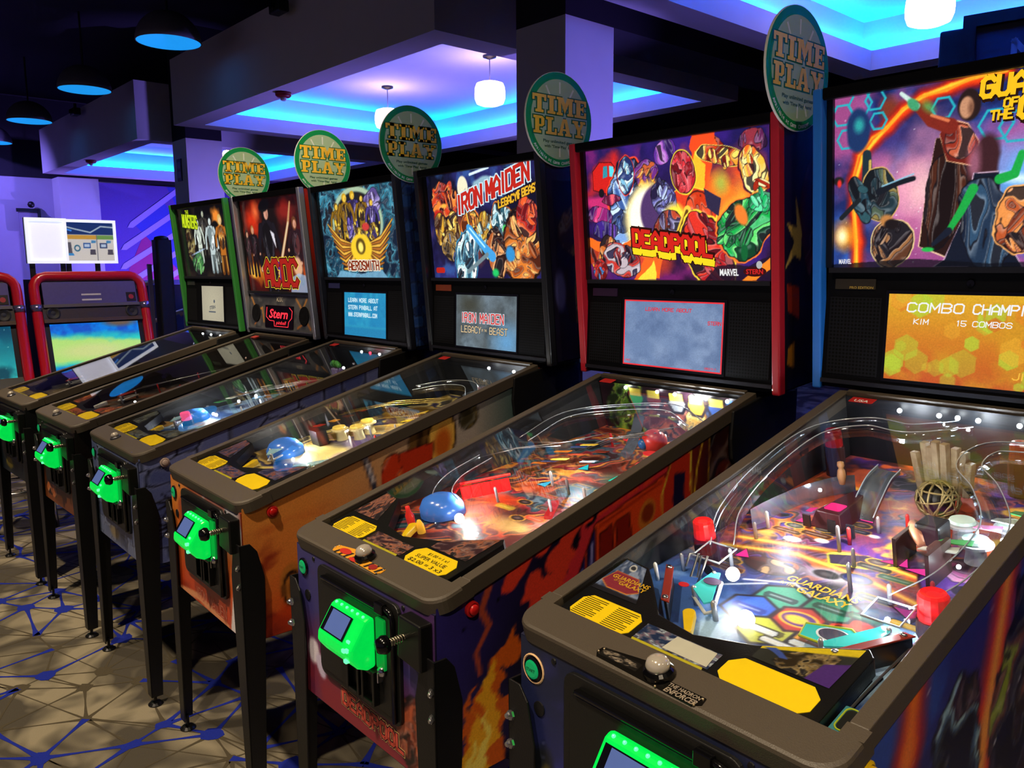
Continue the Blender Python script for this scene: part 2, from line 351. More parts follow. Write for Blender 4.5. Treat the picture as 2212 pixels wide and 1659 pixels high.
def font_text(mb, txt, x, y, w, h, F, c=0.0, bold=0.0, align='CENTER', shear=0.0, sp=1.0, rot=0.0):
    """built-in font, scaled to width w and cap height about h"""
    cu = bpy.data.curves.new('lettering', 'FONT'); cu.body = txt; cu.size = 1; cu.offset = bold; cu.resolution_u = 2; cu.shear = shear; cu.space_line = sp; cu.align_x = 'CENTER'
    o = bpy.data.objects.new('lettering', cu); me = bpy.data.meshes.new_from_object(o)
    V = np.array([v.co[:2] for v in me.vertices]); Fc = [tuple(p.vertices) for p in me.polygons]
    bpy.data.objects.remove(o); bpy.data.curves.remove(cu); bpy.data.meshes.remove(me)
    lo, hi = V.min(0), V.max(0); s0 = w / (hi[0] - lo[0]) if w else h / (hi[1] - lo[1]); s1 = h / (hi[1] - lo[1]) if h else s0
    V = V - (lo + hi) / 2; V = V * (s0, s1)
    if align == 'LEFT': V[:, 0] += s0 * (hi[0] - lo[0]) / 2
    if rot: V = V @ np.array([[math.cos(rot), math.sin(rot)], [-math.sin(rot), math.cos(rot)]])
    mb.add([(x + a, y + b, c) for a, b in V], Fc, F); return mb
# ================================================================== THE ROOM
RF = lambda a, b, c: tuple(rm(a, b, c))
HS = 3.2
# --- floor with the woven web pattern of the carpet
def carpet_mat(name, c0, c1, sc=1.0):
    m = mat(name, c0, .95, var=.25, scale=420, bump=.5, spec=.1); nt = m.node_tree
    mx = [n for n in nt.nodes if n.type == 'MIX'][0]; b = nt.nodes['Principled BSDF']
    n2 = nt.nodes.new('ShaderNodeTexNoise'); n2.inputs['Scale'].default_value = 3.2 * sc; n2.inputs['Detail'].default_value = 2; n2.inputs['Distortion'].default_value = 1.2
    tc = [n for n in nt.nodes if n.type == 'TEX_COORD'][0]; nt.links.new(tc.outputs['Object'], n2.inputs['Vector'])
    rp = nt.nodes.new('ShaderNodeValToRGB'); rp.color_ramp.elements[0].position = .42; rp.color_ramp.elements[1].position = .60
    rp.color_ramp.elements[0].color = (*srgb(c0), 1); rp.color_ramp.elements[1].color = (*srgb(c1), 1)
    nt.links.new(n2.outputs['Fac'], rp.inputs['Fac'])
    m2 = nt.nodes.new('ShaderNodeMix'); m2.data_type = 'RGBA'; m2.blend_type = 'MULTIPLY'; m2.inputs['Factor'].default_value = 1
    mx.inputs['A'].default_value = (.7, .7, .7, 1); mx.inputs['B'].default_value = (1.15, 1.15, 1.15, 1)
    nt.links.new(rp.outputs['Color'], m2.inputs['A']); nt.links.new(mx.outputs['Result'], m2.inputs['B']); nt.links.new(m2.outputs['Result'], b.inputs['Base Color'])
    return m
floor = obj('floor', MB().box(-22, -6, -.1, 8, 16, 0, RF), carpet_mat('carpet', '4c473f', '8f8672'), kind='structure')
R = random.Random(11)
def carpet_pattern():
    blue, grey, facet = MB(), MB(), MB()
    sp_ = .235; nx, ny = 46, 30; P = {}
    for i in range(nx):
        for j in range(ny):
            P[i, j] = (-8.2 + (i + .5 * (j % 2)) * sp_ + R.uniform(-.35, .35) * sp_, -2.0 + j * sp_ * .87 + R.uniform(-.35, .35) * sp_)
    kindn = {k: (R.random() < .56) for k in P}
    def edge(mb, a, b, wa, wm, z):
        L = math.hypot(b[0] - a[0], b[1] - a[1]); nxv, nyv = -(b[1] - a[1]) / L, (b[0] - a[0]) / L; vv = []; seq = ((0, wa), (.18, wa * .55), (.42, wm), (.58, wm), (.82, wa * .55), (1, wa))
        for t, w in seq: vv += [(a[0] + (b[0] - a[0]) * t + nxv * w, a[1] + (b[1] - a[1]) * t + nyv * w, z), (a[0] + (b[0] - a[0]) * t - nxv * w, a[1] + (b[1] - a[1]) * t - nyv * w, z)]
        mb.add(vv, [(2 * k, 2 * k + 1, 2 * k + 3, 2 * k + 2) for k in range(len(seq) - 1)], RF)
    def node(mb, p, r, z):
        mb.poly([(p[0] + r * R.uniform(.75, 1.3) * math.cos(t * math.pi / 4), p[1] + r * R.uniform(.75, 1.3) * math.sin(t * math.pi / 4)) for t in range(8)], z, RF)
    for (i, j), p in P.items():
        nb = [(i + 1, j), (i + (j % 2), j + 1), (i - 1 + (j % 2), j + 1)]
        for q in nb:
            if q not in P: continue
            both = kindn[i, j] and kindn[q]; one = kindn[i, j] or kindn[q]
            if both or (one and R.random() < .45): edge(blue, p, P[q], .0150, .0050, .0010)
            else: edge(grey, p, P[q], .010, .0030, .0007)
        # long crossing threads
        q = (i + 2, j + 1)
        if q in P and R.random() < .55: edge(grey, p, P[q], .005, .0022, .0006)
        if kindn[i, j]: node(blue, p, R.uniform(.020, .042), .0013)
        else: node(grey, p, R.uniform(.018, .040), .0009)
    obj('carpet_web', blue, M('carpet_blue', '1d2a8c', .95, var=.3, scale=300, spec=.1), floor, kind='stuff', fix=False)
    obj('carpet_web', grey, M('carpet_grey', '4a4336', .95, var=.3, scale=300, spec=.1), floor, kind='stuff', fix=False)
carpet_pattern()

BLK = M('black_ceiling', '191722', .9, var=.3, scale=2)
WHT = M('white_paint', 'c9c6cc', .85, var=.04, scale=6, bump=.05)
obj('ceiling', MB().box(-22, -6, 4.6, 8, 16, 4.7, RF), BLK, kind='structure')
# walls: mural wall far left, its return, and the walls of the dark area on the right
wallm = M('wall_paint', 'b3aec0', .85, var=.05, scale=5)
obj('wall_far', MB().box(-17.2, -6, 0, -17.0, 16, 3.2, RF), wallm, kind='structure')
obj('wall_far_upper', MB().box(-17.2, -6, 3.2, -17.0, 16, 4.6, RF), BLK, kind='structure')
obj('wall_back', MB().box(-17, 15.8, 0, 8, 16, 4.6, RF), M('dark_wall', '2a2636', .9), kind='structure')
obj('wall_right', MB().box(7.8, -6, 0, 8, 16, 4.6, RF), M('dark_wall', '2a2636'), kind='structure')
pil = obj('wall_pilaster', MB().box(-17.0, 3.95, 0, -16.55, 4.62, 3.2, RF), WHT, kind='structure')
# --- dropped coffers with a blue light cove
LED = M('blue_led', '000000', .5, emit=(.0, .115, 1.0), es=270.0)
def soffit(x0, x1, y0, y1):
    mb = MB(RF)
    def ringb(i0, i1, z0, z1):
        a, b, c, d = x0 + i0, x1 - i0, y0 + i0, y1 - i0; e = i1 - i0
        mb.box(a, c, z0, b, c + e, z1); mb.box(a, d - e, z0, b, d, z1); mb.box(a, c + e, z0, a + e, d - e, z1); mb.box(b - e, c + e, z0, b, d - e, z1)
    ringb(0, .26, HS, 3.365); ringb(0, .11, 3.365, 3.93)
    mb.box(x0 + .11, y0 + .11, 3.65, x1 - .11, y1 - .11, 3.72)
    so = obj('ceiling_soffit', mb, WHT, kind='structure', fix=False)
    a, b, c, d = x0 + .135, x1 - .135, y0 + .135, y1 - .135
    for q in ((a, c, b, c + .025), (a, d - .025, b, d), (a, c + .03, a + .025, d - .03), (b - .025, c + .03, b, d - .03)):
        obj('led_strip', MB(RF).box(q[0], q[1], 3.367, q[2], q[3], 3.377), LED, so)
    return so
soffit(-9.88, -4.81, 3.62, 7.45); soffit(-16.15, -11.17, 3.62, 7.45); soffit(-3.60, 1.45, 3.62, 7.45)
# --- columns, white up to the coffers, black above, and the black beams over them
for (cx, cy, w, bz) in ((-4.44, 4.06, .485, 3.2), (-11.17, 4.06, .47, 3.5)):
    obj('column', MB(RF).box(cx, cy, 0, cx + w, cy + w, HS), WHT, kind='structure')
    obj('column_top', MB(RF).box(cx, cy, HS, cx + w, cy + w, 4.6), BLK, kind='structure')
    obj('ceiling_beam', MB(RF).box(cx + .02, cy + w, bz, cx + w, 12.5, 4.6), BLK, kind='structure')
# invented violet spots, added to tint the far wall
light('wall_fill_light', 'SPOT', rm(-14.6, 6.6, .3), (.28, .18, 1.0), 700, .06, rm(-17, 5.4, 2.2), 1.7, .8)
light('wall_fill_light', 'SPOT', rm(-15.2, 1.4, 4.2), (.26, .19, 1.0), 600, .06, rm(-17, 3.2, 1.6), 1.6, .8)

# --- pendant lamps in the coffers
GLOW = M('opal_glass', 'fff4e6', .4, emit=(1.0, .66, .58), es=13.0, var=.02)
CHR = M('chrome', 'd8d8dc', .18, 1.0, var=.05)
BLKM = M('black_metal', '0b0b0d', .45, .0, var=.2, bump=.15, scale=300)
def pendant(mx, my, label):
    t = empty('pendant_lamp', rm(mx, my, 3.28), 0, label=label, cat='lamp', group='opal pendant lamps in the ceiling coffers')
    obj('lamp_shade', MB().lathe([(1e-6, -.115), (.09, -.113), (.135, -.095), (.152, -.05), (.155, 0), (.150, .06), (.135, .098), (.09, .113), (.02, .116)], 28), GLOW, t, True)
    obj('cord', MB().cyl(.005, .11, .36, 8), M('cord_grey', '55505e', .5), t)
    obj('ceiling_canopy', MB().lathe([(.068, .37), (.068, .352), (.02, .335), (1e-6, .334)], 20), M('dark_metal', '2b2833', .4, .6), t)
pendant(-6.48, 5.56, 'glowing white pendant lamp left of the big column, nearest the camera in its coffer')
pendant(-8.33, 5.56, 'glowing white pendant lamp half hidden behind the middle green disc sign')
pendant(-12.75, 5.56, 'glowing white pendant lamp beside the far thin column, far coffer')
pendant(-2.42, 6.05, 'large glowing white lamp cut off by the top edge, upper right')
for i, (mx, my) in enumerate(((-8.05, 6.75), (-6.35, 6.35))):
    t = empty('recessed_downlight', rm(mx, my, 3.65), 0, label=('small round recessed downlight right of the middle disc sign', 'small round recessed downlight just left of the big column')[i], cat='light', group='recessed downlights')
    obj('trim_ring', MB().lathe([(.075, 0), (.075, -.008), (.055, -.008), (.055, 0)], 20), WHT, t)
    obj('lens', MB().cyl(.055, -.006, 0, 20), M('downlight_lens', 'ffffff', .4, emit=(1, .9, .8), es=6.0), t)
# --- hemispherical dome lamps hanging in the dark aisle ceiling
DOMEO = M('dome_outside', '6a6672', .55, var=.1); DOMEI = M('dome_inside', '3cb6e8', .6, emit=(.02, .42, .95), es=.55, var=.1)
DL = ['nearest and largest dark dome lamp with a glowing blue inside', 'second dark dome lamp with blue inside, between the largest and the far one',
      'third dark dome lamp with blue inside, left of the far coffer', 'farthest dome lamp cut off at the left edge']
for i, (mx, my) in enumerate(((-8.26, 3.03), (-11.05, 3.01), (-13.84, 2.99), (-16.5, 2.97))):
    t = empty('dome_lamp', rm(mx, my, 3.7), 0, label=DL[i], cat='lamp', group='dome lamps over the aisle')
    n = 9; r = .30
    outer = [(r * math.cos(k / n * 1.5), r * .95 * math.sin(k / n * 1.5)) for k in range(n + 1)]
    inner = [(.97 * a, .95 * b) for a, b in outer]
    obj('outer_shade', MB().lathe([(r * .97, -.002), (r, 0)] + outer[1:] + [(.02, r * .955)], 32, cap=False), DOMEO, t, True)
    obj('inner_shade', MB().lathe([(.965 * r, .0)] + inner[1:] + [(.005, .27)], 32, cap=False), DOMEI, t, True)
    obj('stem', MB().cyl(.012, .285, .9, 8), BLKM, t)
# --- red fire alarms and small black cameras on the soffits
for i, (mx, my) in enumerate(((-7.4, 3.76), (-13.77, 3.76))):
    t = empty('fire_alarm', rm(mx, my, HS), RYAW, label=('red ceiling fire alarm strobe under the large coffer', 'red ceiling fire alarm strobe under the far coffer')[i], cat='alarm', group='fire alarm strobes')
    obj('body', MB().lathe([(.075, 0), (.075, -.03), (.06, -.045), (1e-6, -.05)], 20), M('alarm_red', '8c1222', .4), t, True)
    obj('strobe_lens', MB().lathe([(.03, -.048), (.028, -.07), (.015, -.078), (1e-6, -.079)], 14), M('clear_lens', 'd8d8e4', .2, spec=.8), t, True)
for i, (mx, my, z) in enumerate(((-6.9, 3.5, 3.80), (-13.4, 3.5, 3.83))):
    t = empty('ceiling_camera', rm(mx, my, z), RYAW, label=('small black camera fixed to the near edge of the large coffer', 'small black camera fixed to the edge of the far coffer')[i], cat='camera')
    obj('housing', MB().box(-.10, -.05, -.05, .10, .05, .05), BLKM, t, bevel=.012)
    obj('lens', MB().cyl(.03, 0, .03, 12, F=lambda a, b, c: (a, -.05 - c, b)), M('lens_black', '050507', .1), t)
    obj('mount', MB().cyl(.02, .0, .12, 10, F=lambda a, b, c: (a, b + .0, c)), BLKM, t)
# --- mural
mu = empty('wall_mural', rm(-16.99, 4.7, 1.2), 0, label='purple and magenta wall mural with pale diagonal stripes behind the arcade cabinets', cat='mural')
def muF(off):
    base = Vector(mu.location)
    def F(a, b, c):
        p = rm(-16.99 + off + c, a, b) - base; return tuple(p)
    return F
obj('panel', MB(muF(0)).box(4.7, .6, 0, 11.5, 3.18, .012), M('mural_violet', '6a4fb0', .7), mu)
MC = dict(mag=M('mural_magenta', 'b02a7c', .7), blu=M('mural_blue', '3f49c6', .7), ind=M('mural_indigo', '40289c', .7), pal=M('mural_stripe', 'b7a6f0', .7))
for pts, c in (([(4.75, .62), (5.6, 2.45), (6.6, .9), (6.4, .62)], 'mag'), ([(5.35, 2.4), (5.9, 2.9), (6.6, 1.9), (6.15, 1.5)], 'blu'), ([(6.0, 3.17), (7.2, 3.17), (7.2, 2.2), (6.5, 2.1)], 'blu'),
               ([(5.0, .62), (6.9, 1.5), (7.3, .62)], 'ind'), ([(6.3, .62), (6.6, 1.35), (7.6, .62)], 'mag')):
    obj('facet', MB(muF(.014)).prism(pts, 0, .003), MC[c], mu)
for i, (a0, b0, a1, b1) in enumerate(((5.20, 2.35, 6.25, 3.16), (5.05, 1.92, 6.75, 3.10), (5.02, 1.55, 6.9, 2.75), (5.05, 1.20, 6.9, 2.37), (5.15, .88, 7.0, 2.05), (5.75, .95, 7.2, 1.75), (6.1, .85, 7.3, 1.45))):
    w = .075
    obj('stripe', MB(muF(.02)).prism([(a0, b0), (a0 + .1, b0), (a1 + .1, b1), (a1 + .04, b1 + w), (a0 + .06, b0 + w + .03)], 0, .004), MC['pal'], mu)
# --- small wall screen, cable
t = empty('wall_screen', rm(-16.9, 3.50, 2.38), RYAW, label='small grey screen with a camera on top fixed to the far wall', cat='screen')
WF = lambda a, b, c: (c, a, b)
obj('panel', MB(WF).box(-.16, -.22, 0, .16, .22, .03), M('grey_panel', '8d879a', .6), t); obj('frame', MB(WF).box(.14, -.26, 0, .19, .26, .05).box(-.19, .2, 0, .16, .26, .05), BLKM, t)
obj('camera_bump', MB(WF).sphere((.05, .33, .03), .06, 10, 6), BLKM, t, True)
# --- raised lounge: dark half wall with pale ledge, posts and handrails
lg = empty('half_wall', rm(-14.4, 7.0, 0), RYAW, label='dark half wall with a pale ledge below the mural', cat='half wall')
obj('panel', MB().box(-.06, -2.6, 0, .06, 4.0, 1.28), M('panel_navy', '262433', .6), lg)
obj('ledge', MB().box(-.12, -2.65, 1.28, .10, 4.0, 1.36), M('ledge_violet', '8e84c8', .5), lg, bevel=.01)
obj('end_trim', MB().box(-.08, -2.72, .2, .08, -2.60, 1.36), M('ledge_violet', '8e84c8'), lg)
hr = empty('stair_railing', rm(-11.4, 3.75, 0), RYAW, label='stair railing with pale brass handrails beside the black post', cat='railing')
brass = M('brass_rail', 'd9b878', .35, .3)
for (y0, z0, y1, z1) in ((-.75, 1.15, .25, 1.45), (.35, .92, 1.35, 1.32), (-.70, .62, .4, .98)):
    obj('handrail', MB().tube([(0, y0, z0), (0, y1, z1)], .028, 8), brass, hr, True)
for y in (-.55, .95): obj('baluster', MB().cyl(.022, 0, 1.2, 8, o=(.02, y)), M('steel_violet', '6f6a9a', .3, .5), hr, True)
bp_ = empty('black_post', Vector((-3.83, 9.0, 0)), RYAW, label='tall black post left of the green trimmed pinball backbox', cat='post')
obj('post_body', MB().prism(rrect(-.085, -.085, .085, .085, .03), 0, 1.86), M('black_plastic', '0d0d10', .5), bp_)
obj('post_cap', MB().lathe([(.08, 1.86), (.07, 1.89), (.03, 1.905), (1e-6, 1.907)], 14), M('black_plastic', '0d0d10'), bp_, True)
obj('steel_edge', MB().box(-.13, -.13, 0, -.09, -.09, 1.60), M('steel_violet', '6f6a9a'), bp_)
# --- tall framed panel above the nearest backbox
t = empty('game_marquee', Vector((2.75, 4.1, 0)), math.radians(-38), label='black framed dark marquee panel with a grey letter at the top right edge', cat='marquee')
MF = lambda a, b, c: (a, -c, b)
obj('rear_case', MB(MF).box(-.62, 0, -.55, .75, 2.76, -.02), M('black_plastic', '0d0d10'), t, bevel=.01)
obj('frame', MB(MF).box(-.50, 2.2, -.02, -.44, 2.80, .05).box(-.44, 2.74, -.02, .95, 2.80, .05).box(-.44, 2.2, -.02, .95, 2.26, .05).box(.89, 2.26, -.02, .95, 2.74, .05), BLKM, t)
obj('panel', MB(MF).box(-.44, 2.26, -.02, .89, 2.74, .01), M('marquee_panel', '3c4256', .35, var=.25, scale=12), t)
mb = MB(MF); stroke_text(mb, 'N', -.27, 2.50, .12, .15, .014, MF, .0115)
obj('lettering', mb, M('marquee_letter', 'a9adba', .5), t)

# --- red framed arcade cabinets with lit screens
def arcade(my0, label, screen):
    t = empty('arcade_cabinet', rm(-7.9, my0, 0), RYAW, label=label, cat='arcade cabinet', group='red framed arcade cabinets')
    W_ = .44
    def AF(a, b, c):      # a across, b up the reclined front, c out of the front
        k = (b - .75) / .8
        return (.16 - .20 * k + c, a, b)
    red = M('cabinet_red', 'c01626', .28, var=.08, coat=.5); blk = M('cabinet_black', '15131a', .45)
    pth = [AF(-W_, .0, .02), AF(-W_, .5, .02), AF(-W_, 1.36, .02)] + [AF(-W_ + .11 - .11 * math.cos(q), 1.38 + .11 * math.sin(q), .02) for q in (.3, .7, 1.1, 1.5)] \
        + [AF(W_ - .11 + .11 * math.cos(q), 1.38 + .11 * math.sin(q), .02) for q in (1.5, 1.1, .7, .3)] + [AF(W_, 1.36, .02), AF(W_, .5, .02), AF(W_, 0, .02)]
    obj('tube_frame', MB().tube(pth, .042, 10), red, t, True)
    for sgn in (-1, 1): obj('frame_clamp', MB().tube([AF(sgn * W_, 1.19, .02), AF(sgn * W_, 1.245, .02)], .047, 10), M('clamp_steel', '8d86b8', .25, .8), t, True)
    obj('body', MB().prism([(-.45, 0), (.30, 0), (.30, .55), (.14, .72), (-.10, 1.46), (-.45, 1.46)], -W_ + .02, W_ - .02, F=lambda a, b, c: (a, c, b)), blk, t)
    obj('header_panel', MB(AF).box(-W_ + .06, 1.25, .0, W_ - .06, 1.44, .03), M('header_violet', '57508e', .3), t)
    obj('header_rail', MB(AF).box(-W_ + .05, 1.225, .0, W_ - .05, 1.25, .05), M('rail_grey', '5b5660', .4), t)
    for a0, a1, b0, b1 in ((-.08, .08, 1.265, 1.275),): obj('header_label', MB(AF).box(a0, b0 + .01, .03, a1, b1 + .015, .033).box(a0, b0 + .055, .03, a1, b1 + .06, .033), M('label_white', 'c9c6d4', .5), t)
    obj('warning_plate', MB(AF).box(W_ - .15, 1.26, .03, W_ - .07, 1.34, .034), M('plate_dark', '1a1016', .4), t)
    obj('warning_mark', MB(AF).prism(circ(W_ - .11, 1.30, .022, 12), .034, .036), M('mark_red', 'a02030', .5), t)
    obj('speaker_panel', MB(AF).box(-W_ + .04, 1.125, .0, W_ - .04, 1.225, .035), M('panel_brown', '33292b', .5), t)
    for sgn in (-1, 1): obj('speaker', MB().lathe([(.055, 0), (.055, .006), (.045, .008), (.02, .002), (1e-6, .004)], 18, F=lambda a, b, c, s_=sgn: AF(s_ * .32 + a, 1.175 + b, .035 + c)), M('speaker_black', '060607', .6), t)
    obj('visor', MB(AF).box(-W_ + .04, 1.095, .0, W_ - .04, 1.125, .045), M('visor_brown', '4a3728', .5), t)
    obj('bezel', MB(AF).box(-W_ + .04, .58, .0, W_ - .04, 1.095, .012), blk, t)
    A = Art(120, 70, 1.6)
    if screen == 0:
        A.grad('123f9e', '1a56c8', 0, .35).cloud('0a8df0', 5, .4, .6, 2, .8)
        A.mix(np.clip((.34 - abs(A.Y + .04 * A.X - .53 + .16 * (fbm(A.X * 3, A.Y * 6, 4) - .5))) / .12, 0, 1), '2fd0c0')
        A.mix(np.clip((.27 - abs(A.Y + .05 * A.X - .53 + .14 * (fbm(A.X * 4, A.Y * 7, 9) - .5))) / .10, 0, 1), 'b6e27a')
        A.ell(.7, .5, .8, .17, 'cfdc8a', soft=.6).ell(1.25, 1.0, .4, .12, '6d5a48', soft=.6)
    else:
        A.grad('35c8c0', '0f4a66', .1, .9).cloud('1a8d9a', 4, .45, .7, 3, .7).ell(1.3, .2, .35, .18, '134a5a', soft=.5, warp=.4).stars(25, 'a8fff8', 5, .012)
        A.poly([(0, .93), (1.2, .93), (1.2, .99), (0, .99)], '4fd8c0').poly([(.55, .74), (1.2, .74), (1.2, .9), (.55, .9)], '8a6a58').ell(1.08, .82, .1, .08, 'c8342c').poly([(.7, .78), (.95, .78), (.95, .85), (.7, .85)], 'f0d8a0')
        for k in range(4): A.ell(.75 + .2 * k, .08, .07, .06, 'e8c840' if k == 0 else '58d0d8', soft=.3)
        A.ell(1.02, .62, .05, .03, 'f08830').ell(1.12, .62, .05, .03, 'f0a050')
    artmesh('screen', A, lambda a, b: AF((a - .5) * 2 * (W_ - .08), .60 + b * .48, .014), artmat('arcade_screen', .2, 1.0, base=0), t)
    obj('control_deck', MB().prism([(.14, .60), (.42, .56), (.42, .50), (.14, .50)], -W_ + .03, W_ - .03, F=lambda a, b, c: (a, c, b)), red, t)
arcade(2.06, 'red framed arcade cabinet with a blue and yellow glowing screen', 0)
arcade(1.05, 'red framed arcade cabinet with a teal screen, cut off by the left edge', 1)
# --- information lightboxes standing above the arcade cabinets
for i in (0, 1):
    t = empty('lightbox_board', rm(-8.12 if i == 0 else -8.02, 2.09 if i == 0 else 1.78, 1.60), RYAW, label=('white framed lightbox board printed with a diagram above the arcade cabinet', 'blank glowing white lightbox board left of the printed one')[i], cat='sign')
    LF = lambda a, b, c: (c, a, b)
    hw = .285 if i == 0 else .16; fr = M('lightbox_frame', 'e8ecff', .3, emit=(.75, .82, 1), es=.75)
    obj('frame', MB(LF).box(-hw, 0, 0, hw, .025, .03).box(-hw, .365, 0, hw, .39, .03).box(-hw, .025, 0, -hw + .022, .365, .03).box(hw - .022, .025, 0, hw, .365, .03), fr, t)
    obj('back', MB(LF).box(-hw, 0, -.04, hw, .39, 0), M('lightbox_back', '9a98a8', .5), t)
    for sgn in (-1, 1): obj('foot', MB(LF).box(sgn * .12 - .02, -.135, -.03, sgn * .12 + .02, 0, -.01), BLKM, t)
    if i == 0:
        A = Art(120, 80, 1.5, 'd8cfc8')
        A.poly([(0, .68), (1.5, .68), (1.5, 1), (0, 1)], '16306a').line([(0, .78), (.3, .9), (.6, .82), (.95, .74), (1.2, .9), (1.5, .88)], .018, 'a8b8c8').line([(0, .76), (.25, .86), (.5, .78)], .02, '3f8cf0')
        A.poly([(0, .56), (1.08, .56), (1.08, .67), (0, .67)], 'd09a3c').poly([(1.1, .56), (1.5, .56), (1.5, .67), (1.1, .67)], '6f9a4a').line([(1.09, 0), (1.09, .67)], .006, '2a3048')
        for x, y, c in ((.15, .33, '30406a'), (.85, .40, '24549a'), (1.24, .40, '30406a')):
            A.poly([(x - .09, y - .07), (x + .09, y - .07), (x + .09, y + .07), (x - .09, y + .07)], c).poly([(x - .06, y - .04), (x + .06, y - .04), (x + .06, y + .04), (x - .06, y + .04)], 'b8c8e0')
        A.poly([(.28, .2), (.5, .2), (.48, .48), (.3, .48)], '5a5660').poly([(.26, .14), (.54, .14), (.52, .2), (.28, .2)], '3a8ac8').ring(.62, .33, .06, .07, .3, '2f6a88')
        for x in (.98, 1.4): A.poly([(x - .07, .16), (x + .07, .16), (x + .06, .3), (x - .06, .3)], '504a58')
        for x in (.14, 1.0, 1.36): A.poly([(x - .05, .46), (x + .06, .47), (x + .07, .53), (x - .04, .54)], '4a88b8')
        artmesh('print', A, lambda a, b: LF((a - .5) * 2 * (hw - .022), .025 + b * .34, .012), artmat('lightbox_print', .3, .85, base=0), t)
    else:
        obj('diffuser', MB(LF).box(-hw + .022, .025, 0, hw - .022, .365, .012), M('diffuser_white', 'e8ecff', .4, emit=(.72, .76, 1.0), es=.72), t)
# --- chrome stool behind the farthest machines
t = empty('chrome_stool', rm(-5.55, .95, 0), RYAW, label='stool with chrome tube legs behind the farthest pinball machines', cat='stool')
for sx in (-1, 1):
    for sy in (-1, 1):
        obj('leg', MB().tube([(sx * .17, sy * .17, 0), (sx * .13, sy * .13, .62)], .014, 8), CHR, t, True)
obj('foot_ring', MB().tube([(.165 * math.cos(k * math.pi / 8) * 1.25, .165 * math.sin(k * math.pi / 8) * 1.25, .25) for k in range(16)], .010, 6, True), CHR, t, True)
obj('seat', MB().lathe([(.17, .62), (.19, .64), (.19, .68), (.16, .71), (1e-6, .715)], 20), M('seat_black', '131217', .5), t, True)
# --- small things on the far column and the left wall
t = empty('wall_plate', rm(-10.95, 4.058, 2.82), RYAW, label='small dark notice plate on the far thin column', cat='plate')
obj('panel', MB(lambda a, b, c: (a, -c, b)).box(-.07, -.14, 0, .07, .14, .015), M('plate_grey', '2c2936', .5), t); obj('print', MB(lambda a, b, c: (a, -c, b)).box(-.05, .02, .015, .05, .10, .017).box(-.05, -.10, .015, .05, -.02, .017), M('plate_print', '6a6678', .5), t)
t = empty('hanging_cable', rm(-16.6, 2.38, 1.4), RYAW, label='black cables hanging down the wall at the left edge', cat='cable')
for k in range(3): obj('cable', MB().tube([(0, .03 * k, 1.9), (.02, .05 * k - .03, 1.2), (0, .03 * k + .02, .6), (.02, .02 * k, -.2)], .014, 6), M('cable_black', '0c0c10', .5), t, smooth=True)
obj('bracket', MB().box(-.06, -.08, 1.85, .06, .16, 2.05), WHT, t)
